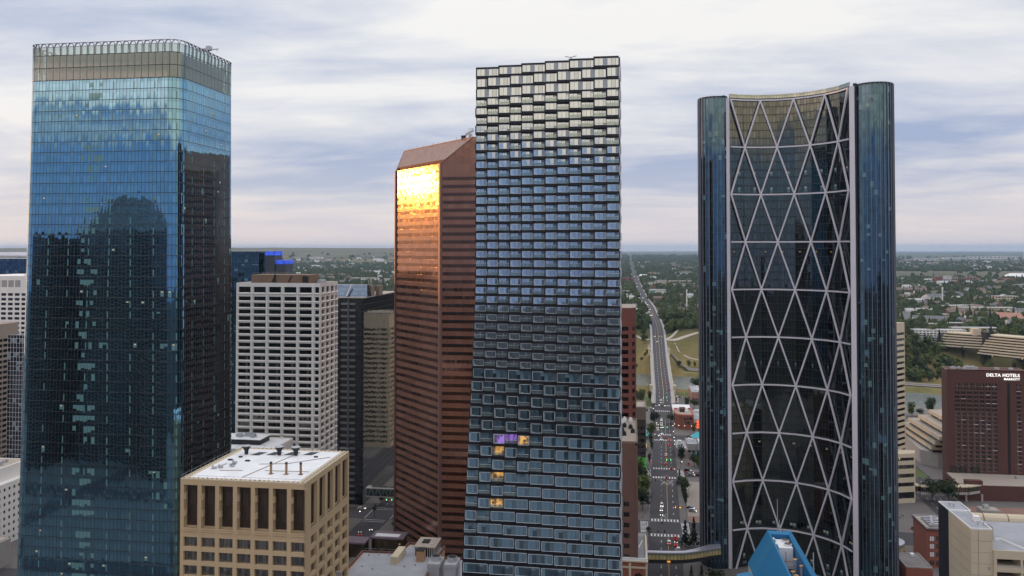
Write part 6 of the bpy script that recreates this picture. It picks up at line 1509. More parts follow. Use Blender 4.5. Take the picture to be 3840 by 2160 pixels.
def woods():
    r = random.Random(44); PR = [leafy(70+i, 170, 4.6, 4.6, 4.8, 8, .85) for i in range(5)]; m = MB()
    def put(x, y, s):
        p = r.choice(PR); z = H(x, y)-.3; a = r.uniform(0, 6); c, q = cos(a)*s, sin(a)*s; i = len(m.v)
        m.v += [(x+v[0]*c-v[1]*q, y+v[0]*q+v[1]*c, z+v[2]*s) for v in p.v]; m.f += [tuple(i+k for k in f) for f in p.f]; m.mi += p.mi
    for n, xr, yr, s0, s1 in ((560, (215, 640), (1046, 1180), 1.0, 1.7), (110, (55, 175), (1225, 1560), 1.0, 1.7), (60, (-40, 20), (1180, 1500), 1., 1.6), (60, (330, 700), (1185, 1360), 1., 1.6)):
        for _ in range(n):
            x, y = r.uniform(*xr), r.uniform(*yr)
            if abs(x-roadz(y)[0]) < 17 or any(b0[0]+14 < x < b0[1]-14 and b0[2]+10 < y < b0[3] for b0 in KEEP): continue
            put(x, y, r.uniform(s0, s1))
    o = m.build('wooded_slope', L1); tag(o, 'dense thicket of merged crowns covering the river escarpment', 'woods', kind='stuff')
# the wooded suburbs, thousands of crowns
def suburb():
    import numpy as np
    rg = np.random.default_rng(3); V = []; F = []; 
    # low clump: 10 vertices irregular double pyramid
    ph = [2*pi*k/6 for k in range(6)]
    n = 0; data = []
    def add(x, y, w, h):
        data.append((x, y, w, h))
    def ok(x, y):
        if abs(x-roadz(y)[0]) < 13+y*.0012: return False
        if 3380 < y < 4550 and x > 900: return rg.random() < .02
        if 7200 < y and x > 1500: return rg.random() < .02
        if x < -.245*y and y > 5600: return rg.random() < .04*(6900 > y)
        for bx0, bx1, by0, by1 in KEEP:
            if bx0 < x < bx1 and by0 < y < by1: return False
        return True
    secs = [(-.50, .56), (-.85, -.64)]
    for a, b_ in secs:
        y = 1240.
        while y < 12000:
            step = y*.0052+1.5
            dens = .72 if y < 2600 else .8
            w = (b_-a)*y; sp = 11+y*.0042
            k = int(w/sp*dens)
            for i in range(k):
                x = a*y+rg.random()*w; yy = y+rg.random()*step*1.5
                if yy < 1420 and (55 < x < 150 or -25 < x < 24): pass
                if a < -.2 and yy < 3300: 
                    if rg.random() < .2: pass
                if not ok(x, yy): continue
                s = (1+yy*.00016)*rg.uniform(.6, 1.35)
                add(x, yy, 6.6*s, 5.8*s*rg.uniform(.8, 1.35))
            y += step
    vs = []; fs = []; mi = []; b0 = 0
    for x, y, w, h in data:
        z = H(x, y); con = rg.random() < .22 and y < 4500; j = rg.random(14)
        base = []
        if con:
            w *= .45; h *= 1.5
            ring = [(x+w*cos(p), y+w*sin(p), z+h*.15) for p in ph[::2]+[5.5]]
            pts = ring+[(x, y, z+h*1.5)]; q = len(ring)
            f = [(i, (i+1) % q, q) for i in range(q)]
        else:
            lo = [(x+w*(.75+.4*j[i])*cos(p), y+w*(.75+.4*j[i])*sin(p), z+h*(.25+.25*j[i+6])) for i, p in enumerate(ph)]
            hi = [(x+w*(.4+.35*j[11-i])*cos(p+.5), y+w*(.4+.35*j[11-i])*sin(p+.5), z+h*(1.0+.4*j[i])) for i, p in enumerate(ph)]
            bt = [(x+w*.5*cos(p), y+w*.5*sin(p), z-1) for p in ph[::2]]
            pts = lo+hi+[(x+w*.1, y, z+h*(1.45+.2*j[12]))]
            f = [(i, (i+1) % 6, 6+i) for i in range(6)]+[((i+1) % 6, 6+(i+1) % 6, 6+i) for i in range(6)]+[(6+i, 6+(i+1) % 6, 12) for i in range(6)]
            k0 = len(pts); pts += [(p[0], p[1], z-.5) for p in lo[::2]]
            f += [(k0+i, (2*i+1) % 6, 2*i) for i in range(3)]+[(k0+i, (2*i+2) % 6, (2*i+1) % 6) for i in range(3)]
        vs += pts; fs += [tuple(b0+k for k in q) for q in f]; b0 += len(pts)
    me = bpy.data.meshes.new('suburb_trees'); me.from_pydata(vs, [], fs)
    mt, nt = newmat('suburb_foliage'); b = NB(nt); P = b.n('ShaderNodeNewGeometry', out=None).outputs['Position']
    a1 = b.noise(P, .09, 3, .6); a2 = b.noise(P, .7, 2, .6)
    c = b.mix(b.rng(a1, .35, .65), (.018, .03, .014, 1), (.075, .09, .03, 1)); c = b.mix(b.m('MULTIPLY', a2, .5), c, (.03, .045, .02, 1))
    b.out(b.bsdf(col=c, rough=.95, spec=.1)); me.materials.append(mt)
    o = bpy.data.objects.new('suburban_trees', me); COL.objects.link(o)
    tag(o, 'wooded suburbs stretching to the horizon, crowns merging into one canopy', 'woods', kind='stuff')
    print('suburb clumps', len(data))

# ================================================================== buildings beyond the river
KEEP = []
wallc = {n: M(n, c, .9, 0, .12) for n, c in dict(house_white=(.78, .77, .75), house_tan=(.58, .49, .36), house_grey=(.42, .42, .44), house_brown=(.24, .16, .12), house_red=(.3, .1, .08)).items()}
roofc = [M('shingle_grey', (.14, .14, .15), .95), M('shingle_brown', (.16, .12, .1), .95), M('flat_roof_pale', (.42, .42, .42), .9)]
def slab(name, label, x, y, ang, L, D, Hh, wall, roof, floors, bays, balc=False, cat='building', gable=False, z=None, group=None):
    z = H(x, y)-.5 if z is None else z; R = root(name, label, cat, (x, y, z), group); KEEP.append((x-L*.6, x+L*.6, y-D*.8-12, y+D*.7))
    t = (cos(ang), sin(ang)); n = (t[1], -t[0]); p = (x-t[0]*L/2+n[0]*D/2, y-t[1]*L/2+n[1]*D/2); s = (-n[0], -n[1])
    W = MB(); wins = []; fh = Hh/floors
    us = [(L/bays*(i+.18), L/bays*(i+.82)) for i in range(bays)]; zs = [(z+fh*(k+.35), z+fh*(k+.8)) for k in range(floors)]
    wallgrid(W, wins, p, t, L, z, z+Hh, us, zs, .4)
    nb = max(1, int(D/5)); q = (p[0]-s[0]*0, p[1]); 
    pl = (p[0]+s[0]*D, p[1]+s[1]*D); wallgrid(W, wins, pl, (-s[0], -s[1]), D, z, z+Hh, [(D/nb*(i+.25), D/nb*(i+.75)) for i in range(nb)], zs, .3)
    pr = (p[0]+t[0]*L, p[1]+t[1]*L); wallgrid(W, wins, pr, s, D, z, z+Hh, [], [], .3)
    pe = (pr[0]+s[0]*D, pr[1]+s[1]*D); wallgrid(W, wins, pe, (-t[0], -t[1]), L, z, z+Hh, [], [], .3)
    W.build('wall', wall, R); flush(R, wins, 'window', G_dk, 60)
    r = MB()
    c4 = [(p[0]+a*t[0]*L+b_*s[0]*D, p[1]+a*t[1]*L+b_*s[1]*D) for a, b_ in ((-.01, -.02), (1.01, -.02), (1.01, 1.02), (-.01, 1.02))]
    if gable:
        g = [(p[0]+a*t[0]*L+b_*s[0]*D, p[1]+a*t[1]*L+b_*s[1]*D) for a, b_ in ((.12, .45), (.88, .45), (.88, .55), (.12, .55))]; r.prism(c4, z+Hh, z+Hh+D*.28, pts2=g)
    else: r.prism(c4, z+Hh, z+Hh+.6)
    r.build('roof', roof, R)
    if balc:
        for k in range(1, floors):
            for i in range(1, bays, 3):
                m = MB(); u0 = L/bays*i; a = (p[0]+t[0]*u0+n[0]*.7, p[1]+t[1]*u0+n[1]*.7); e = (a[0]+t[0]*L/bays*1.6, a[1]+t[1]*L/bays*1.6)
                m.beam((*a, z+fh*k+.5), (*e, z+fh*k+.5), 1.4, 1.1); m.build('balcony', wall, R)
    return R
hw, ht, hg, hb, hr = [wallc[k] for k in ('house_white', 'house_tan', 'house_grey', 'house_brown', 'house_red')]
slab('apartment_building', 'five storey white apartment block with balconies on the bluff', 400, 1147, .06, 64, 16, 15, hw, roofc[2], 5, 14, True)
slab('apartment_building', 'low yellow-brown apartment block among trees, right suburbs', 497, 1447, .05, 44, 14, 12, ht, roofc[2], 3, 9)
slab('apartment_building', 'very long cream apartment terrace, right suburbs', 640, 1600, .0, 92, 20, 14, ht, roofc[2], 4, 20, True)
slab('apartment_building', 'stepped cream continuation of the long terrace on its left', 607, 1650, .5, 70, 18, 13, ht, roofc[2], 4, 14, True)
slab('church_building', 'large hipped rust-pink roofed hall, right edge suburbs', 597, 1410, -.4, 44, 30, 8, hb, M('rust_roof', (.38, .2, .15), .9), 2, 6, gable=True)
slab('apartment_building', 'low brown flats behind the white apartment block', 440, 1302, .05, 34, 12, 9, hb, roofc[2], 3, 8)
slab('apartment_building', 'second low brown flats right of the first', 480, 1320, .05, 30, 12, 8, hb, roofc[2], 2, 8)
slab('apartment_building', 'pale grey-roofed flats behind the terraced condominium', 470, 1215, .05, 60, 14, 12, ht, roofc[2], 3, 12)
slab('office_building', 'white stepped office block with green left wing beside the climbing road', 66, 2010, .03, 36, 22, 19, hw, roofc[2], 5, 8)
slab('office_building', 'green glazed wing of the white stepped office block', 52, 2005, .03, 14, 18, 17, M('sea_green_wall', (.22, .36, .32), .7), roofc[2], 4, 4)
slab('apartment_building', 'beige apartment row left of the canopy gap, centre suburbs', 80, 2560, .6, 46, 16, 16, ht, roofc[2], 5, 9)
slab('apartment_building', 'long pale apartment row across the centre suburbs', 140, 2680, .15, 110, 18, 15, ht, roofc[2], 4, 18)
slab('apartment_building', 'white apartment block with brick end beside the far main street', 52, 2440, .0, 26, 16, 16, hw, roofc[2], 4, 6)
slab('office_building', 'dark red brick office left of the far main street', -6, 2790, -.1, 36, 24, 20, hr, roofc[0], 5, 7)
slab('shop_building', 'salmon low brick shop left of the far main street', -8, 2570, -.1, 34, 14, 9, hr, roofc[2], 2, 7)
slab('warehouse_building', 'low white flat roofed shed left of the climbing road', -2, 2040, 0, 32, 18, 7, hw, roofc[2], 1, 6)
slab('warehouse_building', 'grey roofed shed beyond the low white shed', -6, 2160, 0, 28, 18, 8, hg, roofc[2], 2, 5)
slab('house', 'white gabled hall in the trees beyond the apartment rows', 52, 3230, 0, 36, 18, 14, hw, hw, 3, 6, gable=True)
slab('house', 'white flat house half hidden in trees right of the bridge hill', 123, 1590, .1, 13, 10, 9, hw, roofc[2], 3, 4)
slab('house', 'grey gabled house in trees right of the bridge hill', 74, 1600, .2, 10, 10, 6, hg, roofc[0], 2, 3, gable=True)
slab('apartment_building', 'red and white striped tower block pair, left one, far right suburbs', 1046, 2995, 0, 22, 16, 26, hr, roofc[2], 8, 4)
slab('apartment_building', 'red and white striped tower block pair, right one, far right suburbs', 1078, 2998, 0, 22, 16, 26, hw, roofc[2], 8, 4)
slab('school_building', 'long red brick school with raised left block, far right', 1160, 3010, 0, 50, 20, 20, hr, hr, 3, 8)
slab('school_building', 'long red brick school with raised right block, far right', 1270, 3010, 0, 44, 20, 20, hr, hr, 3, 8)
slab('school_building', 'low pale classroom wing joining the two red school blocks', 1215, 2990, 0, 130, 14, 9, hg, roofc[2], 2, 16)
slab('sports_dome', 'long white rounded sports dome at the far right', 1490, 3380, 0, 130, 40, 14, hw, MT['white'], 1, 10, gable=True)
slab('office_building', 'square yellow-beige block, far right suburbs', 1112, 2530, .1, 42, 26, 14, ht, roofc[2], 3, 6)
slab('office_building', 'boxy cream block behind the long terrace', 790, 1880, .0, 46, 20, 15, ht, roofc[2], 3, 8)
slab('apartment_building', 'orange-brown brick flats left of the slim mast', 607, 1840, .1, 22, 16, 15, M('orange_brick', (.42, .2, .11), .9), roofc[2], 4, 4)
slab('apartment_building', 'long white low flats on the left hillside below the ridge', -907, 2740, .05, 90, 24, 18, hw, roofc[2], 4, 16)
slab('apartment_building', 'white low flats right of the longer ones on the left hillside', -800, 2715, .05, 60, 22, 15, hw, roofc[2], 3, 10)
slab('office_building', 'bright white building below the grassy ridge', -2500, 6300, .0, 110, 40, 16, MT['white'], MT['white'], 3, 12)
for i, (x, y, w, h) in enumerate(((3950, 9900, 330, 22), (4300, 10200, 260, 26), (4800, 10400, 280, 22), (3500, 9500, 260, 18), (2900, 8600, 200, 20), (5300, 10300, 240, 20))):
    slab('hangar_building', ['wide pale hangar on the far airfield', 'tall pale terminal hall on the far airfield', 'pale cargo shed on the far airfield', 'low pale hangar left of the others on the airfield', 'leftmost pale shed on the far airfield', 'rightmost pale hangar on the far airfield'][i], x, y, 0, w, 60, h, hw, roofc[2], 1, 8)
for i, (x, y) in enumerate(((1870, 4750), (1980, 4760))): slab('office_building', ['pale flat block above the dry grass belt, left of two', 'pale flat block above the dry grass belt, right of two'][i], x, y, 0, 60, 30, 14, hw, roofc[2], 3, 8)
# terraced condominium on the bluff
def condo():
    R = root('condominium_building', 'cream terraced condominium with rounded stacked balconies on the bluff, right edge', 'building', (445, 1090, 35))
    for wing, (p0, p1, n) in enumerate((((402, 1128), (438, 1104), 6), ((440, 1092), (476, 1052), 8))):
        for k in range(n):
            f = k/n; d = MB(); g = MB(); z = (52 if wing == 0 else 53)-k*3.1
            dx, dy = p1[0]-p0[0], p1[1]-p0[1]; L = hypot(dx, dy); t = (dx/L, dy/L); nn = (t[1], -t[0])
            off = k*2.1; ex = k*1.5 if wing == 0 else k*1.
            a = (p0[0]-t[0]*ex+nn[0]*off*-1*-1, p0[1]-t[1]*ex+nn[1]*off); b_ = (p1[0]+nn[0]*off+t[0]*(0 if wing == 0 else ex), p1[1]+nn[1]*off+t[1]*(0 if wing == 0 else ex))
            poly = [a, ((a[0]+b_[0])/2+nn[0]*1.5, (a[1]+b_[1])/2+nn[1]*1.5), b_, (b_[0]-nn[0]*22, b_[1]-nn[1]*22), (a[0]-nn[0]*22, a[1]-nn[1]*22)]
            d.prism(poly, z-1.35, z); d.build('balcony_deck', MT['cream'], R)
            pg = [(x-nn[0]*1.6, y-nn[1]*1.6) for x, y in poly[:3]]+poly[3:]
            g.prism(pg, z-3.1, z-1.36); g.build('recessed_floor', G_dk, R)
    m = MB(); m.box(436.5, 441, 1090, 1106, 22, 56); m.build('dark_core', MT['dark'], R)
    m = MB(); m.box(428, 438, 1108, 1118, 50, 58.5); m.build('penthouse', MT['cream'], R)
    KEEP.append((395, 490, 1000, 1135))
condo()
# slender mast and far towers
for x, y, h, l in ((623, 1760, 42, 'slim white telecom mast among the right suburbs'), (109.4, 1635, 40, 'slim pale radio mast rising from trees right of the bridge'), (4280, 9700, 85, 'far airport control tower on the horizon')):
    R = root('mast', l, 'mast', (x, y, H(x, y))); z = H(x, y); m = MB(); m.tube((x, y, z), (x, y, z+h), .5+y*.0005, 6, .35+y*.0004); m.box(x-1.3, x+1.3, y-1, y+1, z+h*.9, z+h); m.build('pole', MT['white'], R)
R = root('church_building', 'tiny white pointed steeple on the left hillside', 'church', (-1012, 3220, 40)); z = H(-1012, 3220); m = MB(); m.prism(rect(-1016, -1008, 3216, 3224), z, z+10); m.prism(rect(-1016, -1008, 3216, 3224), z+10, z+27, pts2=rect(-1013, -1011, 3219, 3221)); m.build('steeple', hw, R)
# houses in the suburbs
HS = []
for i, (w, rf) in enumerate(((hw, 0), (ht, 1), (hg, 0), (hb, 1), (hw, 2))):
    m = MB(); m.box(-6, 6, -4.5, 4.5, -1, 5.5, 0); m.box(-2, 2.5, -6, -4.4, -1, 3.2, 0)
    for sx in (-1, 1): m.face([(-6.5, -5.2, 5.4), (6.5, -5.2, 5.4), (6.5, 0, 8.6), (-6.5, 0, 8.6)] if sx < 0 else [(6.5, 5.2, 5.4), (-6.5, 5.2, 5.4), (-6.5, 0, 8.6), (6.5, 0, 8.6)], 1)
    m.face([(-6, -4.5, 5.4), (-6, 4.5, 5.4), (-6, 0, 8.5)][::-1], 0); m.face([(6, -4.5, 5.4), (6, 4.5, 5.4), (6, 0, 8.5)], 0)
    for x in (-4.4, -.6, 3): m.box(x, x+1.5, -4.62, -4.5, 2.6, 4.1, 2)
    HS.append((m, [w, roofc[rf], MT['dark']]))
def houses():
    r = random.Random(23); n = 0; first = {}; rest = [MB() for _ in HS]; nm = {0: 'white', 1: 'tan', 2: 'grey', 3: 'brown', 4: 'pale'}
    secs = [((-.46, -.28), 2300, 6500, 150, 'on the wooded hillside left of the brown granite tower'), ((-.02, .10), 1500, 6000, 130, 'in the trees up the main street valley'), ((.30, .5), 1300, 3300, 190, 'in the wooded suburbs at the right'), ((.30, .5), 4600, 7200, 160, 'in the far suburb beyond the dry grass belt')]
    for (a, b_), y0, y1, N, lab in secs:
        for i in range(N):
            y = y0+(y1-y0)*r.random()**1.1; x = r.uniform(a, b_)*y; k = r.randrange(5)
            if abs(x-roadz(y)[0]) < 24 or any(q[0] < x < q[1] and q[2] < y < q[3] for q in KEEP): continue
            if 3380 < y < 4500 and x > 900: continue
            sc = r.uniform(.8, 1.25)*(1+y*.00014); z = H(x, y)+sc*r.uniform(.5, 3); rz = r.choice((0, pi/2, .2))+r.uniform(-.15, .15)
            KEEP.append((x-6*sc, x+6*sc, y-16*sc, y+4*sc)); wd = 1 if r.random() < .7 else r.uniform(1.8, 3.4)
            if n < 290 and y < 4200:
                if k not in first:
                    m, mats = HS[k]; o = m.build('house', mats); first[k] = o
                else: o = first[k].copy(); COL.objects.link(o)
                o.location = (x, y, z); o.rotation_euler = (0, 0, rz); o.scale = (sc*wd, sc*min(wd, 1.5), sc)
                tag(o, 'small %s gabled house %s' % (nm[k], lab), 'house', '%s houses %s' % (nm[k], lab)); n += 1
            else:
                m = HS[k][0]; b0 = len(rest[k].v); c, s_ = cos(rz), sin(rz)
                rest[k].v += [(x+sc*(p[0]*wd*c-p[1]*s_), y+sc*(p[0]*wd*s_+p[1]*c), z+sc*p[2]) for p in m.v]; rest[k].f += [tuple(b0+i for i in q) for q in m.f]; rest[k].mi += m.mi
    al = MB(); mats = []
    for k, m in enumerate(rest):
        m.mi = [i+3*k for i in m.mi]; al.ext(m); mats += HS[k][1]
    if al.f: tag(al.build('far_houses', mats), 'far suburb houses too small to tell apart', 'houses', kind='stuff')
    print('houses', n)
houses()
suburb()
woods()
# ================================================================== cars
def carpaint(n, c, metal=.3): return M(n, c, .3, metal, .04)
PAINT = {'white': (.72, .72, .72), 'silver': (.42, .43, .45), 'black': (.015, .016, .02), 'red': (.35, .02, .02), 'dark red': (.16, .015, .03), 'grey': (.14, .145, .16), 'dark blue': (.03, .05, .12), 'teal': (.08, .2, .22)}
CARM = {}; CARP = {}
GLS = M('car_glass', (.02, .025, .03), .08, .3, .02); TY = M('tyre_rubber', (.02, .02, .02), .9)
HL = EM('headlight_lamp', (1, .95, .85), 4.5); TL = EM('tail_lamp', (1, .04, .03), 2.5)
def carmesh(kind):
    suv = kind == 'suv'; h0 = .95 if suv else .85; h1 = 1.75 if suv else 1.42; L = 2.35
    b = MB()
    prof = [(-L, .35), (-L, h0-.05), (-L+.15, h0+.08), (-1.75 if suv else -1.45, h0+.12), (1.15, h0+.05), (L-.12, h0-.12), (L, .6), (L, .35)]
    i = len(b.v); n = len(prof)
    for sx in (-1, 1): b.v += [(sx*.92*(1 if 0 < k < n else 1), -y, z) for k, (y, z) in enumerate(prof)]
    b.f.append(tuple(range(n))); b.f.append(tuple(reversed(range(n, 2*n)))); b.mi += [0, 0]
    for k in range(n): j = (k+1) % n; b.f.append((k, n+k, n+j, j)[::-1]); b.mi.append(0)
    # roof panel
    x = .70; y0, y1 = (-2.0, .35) if suv else (-1.15, .3)
    b.box(-x, x, -y1, -y0, h1-.05, h1)
    g = MB(); c0 = [(-.86, -1.15), (.86, -1.15), (.86, 2.2 if suv else 1.75), (-.86, 2.2 if suv else 1.75)]; c1 = [(-x, -y1), (x, -y1), (x, -y0), (-x, -y0)]
    g.prism(c0, h0+.02, h1-.05, pts2=c1)
    return b, g
CB = {k: carmesh(k) for k in ('sedan', 'suv')}
def car(col, kind, x, y, rz, label, lights=True, z=.04):
    key = (col, kind)
    if key not in CARP:
        R = root('car', label, 'car', (0, 0, 0)); b, g = CB[kind]
        kid(_c(b, 'body', carpaint(col.replace(' ', '_')+'_car_paint', PAINT[col]), R)); kid(_c(g, 'windows', GLS, R))
        for sx in (-1, 1):
            for yy in (-1.4, 1.4): m = MB(); m.tube((sx*.72, yy, .33), (sx*.94, yy, .33), .33, 12); kid(_c(m, 'wheel', TY, R))
            m = MB(); m.box(sx*.66-.2, sx*.66+.2, -2.4, -2.3, .56, .78); kid(_c(m, 'headlight', HL if lights else MT['white'], R))
            m = MB(); m.box(sx*.7-.17, sx*.7+.17, 2.3, 2.42, .62, .86); kid(_c(m, 'taillight', TL if lights else M('dull_tail_lens', (.25, .02, .02), .4), R))
        CARP[key] = (R, lights); R.location = (x, y, z); R.rotation_euler = (0, 0, rz); tag(R, label, 'car', 'cars in the streets'); return R
    R, lt = CARP[key]
    c = copy_tree(R, (x, y, z), rz, label, 'car', 'cars in the streets')
    return c
S, N_ = -.037, pi-.037   # facing the viewer / driving away
def cz(y): return .05 if y < 800 else max(.05, (y-800)/45*3.3+.05)
CARS = [('white', 'suv', 19.0, 520, S, 'white car at the back of the three car queue before the nearest crossing'), ('silver', 'sedan', 18.4, 511.6, S, 'silver car in the middle of the three car queue before the nearest crossing'), ('black', 'sedan', 18.2, 503.2, S, 'dark car at the front of the queue, headlights on, before the nearest crossing'),
 ('dark red', 'suv', 24.6, 583.7, N_, 'dark red car crossing the ladder stripes of the second crossing'), ('red', 'suv', 24.2, 462.8, N_, 'red car with brake lights nearest the stop line, right lane'), ('red', 'sedan', 24.0, 453.5, N_, 'red car second in the right lane above the footbridge'), ('white', 'suv', 20.4, 455.4, N_, 'white car with red tail lights in the middle lane above the footbridge'), ('white', 'suv', 24.8, 446, N_, 'white car just emerging behind the footbridge, right lane'),
 ('white', 'suv', 27, 646, N_, 'white car alone in the middle lane beyond the second crossing'), ('dark red', 'sedan', 25.9, 621, N_, 'dark red car under the green signals beyond the second crossing'), ('black', 'suv', 29.2, 608.5, N_, 'dark car in the right lane at the second crossing'), ('red', 'sedan', 31.2, 680.5, N_, 'red car in the right lane below the third crossing'), ('red', 'sedan', 32, 698.8, N_, 'red car on the stripes of the third crossing'),
 ('black', 'sedan', 28.9, 707.5, N_, 'black car in the middle of the third crossing'), ('silver', 'suv', 25.4, 700.3, S, 'pale car with orange lights on the lower stripes of the third crossing'), ('silver', 'sedan', 26.8, 721, S, 'silver car on the upper stripes of the third crossing'), ('silver', 'sedan', 23.0, 713.5, S+.5, 'silver car turning at the left of the third crossing'),
 ('silver', 'suv', 27.4, 745.8, S, 'bright lit car first in the inner queue beyond the third crossing'), ('grey', 'suv', 23.8, 744, S, 'car with bright headlights first in the outer queue beyond the third crossing'), ('grey', 'sedan', 23.9, 736, S, 'second car of the outer queue, nearer the third crossing'), ('grey', 'sedan', 27.8, 757, S, 'grey car second in the inner queue beyond the third crossing'), ('black', 'sedan', 24.3, 757, S, 'dark car beside the grey one in the outer queue'), ('grey', 'sedan', 28.0, 765.5, S, 'grey car third in the inner queue'), ('white', 'suv', 28.5, 778, S, 'white van-like car last in the inner queue'),
 ('grey', 'sedan', 30.8, 846, S, 'car waiting just beyond the fourth crossing'), ('silver', 'sedan', 31.2, 856, S, 'second car waiting beyond the fourth crossing'), ('dark blue', 'sedan', 26.5, 838, S+.9, 'dark car turning left at the fourth crossing'), ('grey', 'sedan', 31.8, 834, S+.9, 'grey car turning with headlights at the fourth crossing'),
 ('dark red', 'sedan', 41, 900, N_, 'dark red car driving onto the bridge, nearer one'), ('dark red', 'sedan', 41.6, 930, N_, 'dark red car driving onto the bridge, farther one'),
 ('white', 'sedan', 34.8, 1205, S, 'white car with headlights descending toward the bridge'), ('silver', 'sedan', 37, 1165, S, 'silver car reaching the far end of the bridge')]
for c in CARS:
    z = cz(c[3]) if c[3] < 845 else roadz(c[3])[1]+.05
    car(*c, z=z)
for i, (x, y) in enumerate(((32, 1480), (34.5, 1475), (33, 1520), (36, 1545), (33, 1600), (35, 1640), (30, 1720), (33.5, 1760), (40, 1580), (44, 1660), (41, 1800), (37, 1900), (28, 1950), (34, 2100), (26, 2300), (29, 2500), (22, 2700), (20, 3000), (22, 3400), (16, 3900))):
    xr, z = roadz(y); side = -1 if i % 3 < 2 else 1
    o = car(('white', 'silver', 'grey')[i % 3], 'sedan', xr+side*(2+2.6*(i % 2)), y, S if side < 0 else N_, 'distant car with lights on the far climbing part of the main street', z=z+.3+max(0, y-1700)*.0006)
    o['group'] = 'distant cars on the far main street'; o.scale = (1.3+y*.0002,)*3
for i, (col, kind, x, y, rz, l) in enumerate((('silver', 'sedan', 52.9, 899, 1.3, 'silver car farthest out in the riverside car park'), ('white', 'suv', 47.5, 903, 1.2, 'white car at the back of the riverside car park'), ('silver', 'sedan', 48, 889.5, 1.5, 'silver car third in the riverside car park row'), ('grey', 'sedan', 47, 879, 1.5, 'grey car second in the riverside car park row'), ('grey', 'suv', 46.8, 884, 1.5, 'dark grey car in the middle of the riverside car park row'), ('white', 'suv', 46.2, 870.5, 1.5, 'white car first in the riverside car park row'),
        ('white', 'sedan', 20.4, 829.5, 1.3, 'white car parked on the left at the fourth crossing'), ('dark blue', 'sedan', 15.8, 822, 1.3, 'dark blue car parked below the white one, left of the fourth crossing'), ('white', 'suv', 14.6, 638, N_, 'white car parked at the left kerb beyond the second crossing'), ('silver', 'sedan', 14.4, 629, N_, 'silver car parked behind the white one at the left kerb'),
        ('black', 'suv', 40.4, 604, 1.35, 'black car top of the row beside the crescent tower'), ('grey', 'sedan', 41.6, 598, 1.35, 'grey car middle of the row beside the crescent tower'), ('silver', 'suv', 42, 592.6, 1.45, 'silver car bottom of the row beside the crescent tower'), ('dark red', 'sedan', 47.3, 592.5, 1.4, 'dark red car right of the silver one beside the crescent tower'), ('silver', 'sedan', 49, 714, 1.2, 'silver car in the lot below the glowing orange sign'), ('dark red', 'suv', 42.4, 622.5, N_, 'dark red car behind the tree by the turquoise canopy'),
        ('dark blue', 'sedan', 36.2, 517.2, 1.1, 'dark blue car, upper one parked on the gravel lot'), ('silver', 'suv', 37.0, 511.5, 1.3, 'silver car, lower one parked on the gravel lot'), ('black', 'sedan', -151.8, 507, N_, 'dark car with tail lights under the glazed footbridge'), ('black', 'suv', -146.5, 453.5, .3, 'dark car with headlights at the lower left crossing'), ('black', 'sedan', -149.9, 444.5, N_+.4, 'dark car with orange tail light beside the plaza canopy'), ('white', 'sedan', -163.5, 488, 1.5, 'pale car with one bright headlight at the left of the lower left crossing'),
        ('grey', 'suv', 160, 497, 1.2, 'grey car parked by the plaza benches right of the crescent tower'), ('black', 'sedan', 166, 500, .4, 'black car on the kerb beside the wide road'), ('silver', 'sedan', 178, 712, 1.2, 'silver car outside the terraced cream building'))):
    car(col, kind, x, y, rz, l, z=.2 if i < 6 or i in (16, 17) else .06)
# construction / bus in the distance
# ================================================================== traffic signals and lamps
def signal(x, y, arm, col, label, n=2, z=.15, h=6.2):
    R = root('traffic_signal', label, 'traffic light', (x, y, z), 'traffic signals on mast arms'); m = MB(); m.tube((x, y, z), (x, y, z+h+.6), .14, 6, .1); m.build('pole', MT['rail'], R)
    m = MB(); m.beam((x, y, z+h), (x+arm, y, z+h+.3), .16, .16); m.build('mast_arm', MT['rail'], R)
    for i in range(n):
        xx = x+arm*(1-i*.42)
        m = MB(); m.box(xx-.28, xx+.28, y-.2, y+.2, z+h-.9, z+h+.55); m.build('signal_head', M('signal_yellow', (.5, .32, .03), .6) if col != 'back' else MT['dark'], R)
        if col != 'back': m = MB(); m.tube((xx, y-.3, z+h-.6), (xx, y-.18, z+h-.6), .2, 8); m.build('signal_lamp', MT[col], R)
for a in ((32.8, 500.6, -6.5, 'lampo', 'signal with orange lamps over the right lanes before the nearest crossing'), (8.8, 470.5, 8.5, 'back', 'signal arm seen from behind, left of the nearest crossing', 1), (9.6, 456, 8.5, 'back', 'signal arm seen from behind above the three red cars', 2),
          (12.5, 566, 0.1, 'back', 'kerb signal pole left of the second crossing', 1), (32.8, 555, -16.5, 'back', 'long dark signal gantry arm across the street beyond the queue', 4), (33, 611.5, -7, 'lampg', 'signal with two green lamps beyond the second crossing'), (35.2, 722, -7, 'lampg', 'signal with two green lamps beyond the third crossing'), (40.4, 846, -7.5, 'lampg', 'signal with two green lamps at the start of the bridge'),
          (14.3, 694, 8, 'back', 'signal arm from the left kerb at the third crossing', 1), (-140.5, 490.5, -8, 'lampg', 'signal with green lamps at the lower left crossing'), (48.5, 1176, -8, 'lampg', 'signal with green lamps at the far end of the bridge'), (33.4, 662, -16, 'back', 'dark gantry arm across the street below the third crossing', 3)):
    x, y, arm, col, l = a[:5]; signal(x, y, arm, col, l, a[5] if len(a) > 5 else 2, z=.15 if y < 840 else roadz(y)[1])
def lamp(x, y, h, label, z=.15, lit=True):
    R = root('street_lamp', label, 'street lamp', (x, y, z), 'street lamps'); m = MB(); m.tube((x, y, z), (x, y, z+h), .12, 6, .07); m.beam((x, y, z+h), (x+.9, y, z+h+.15), .1, .1); m.build('pole', MT['rail'], R)
    m = MB(); m.tube((x+.9, y, z+h-.25), (x+.9, y, z+h+.1), .26, 8); m.build('lamp', MT['lampw'] if lit else MT['white'], R)
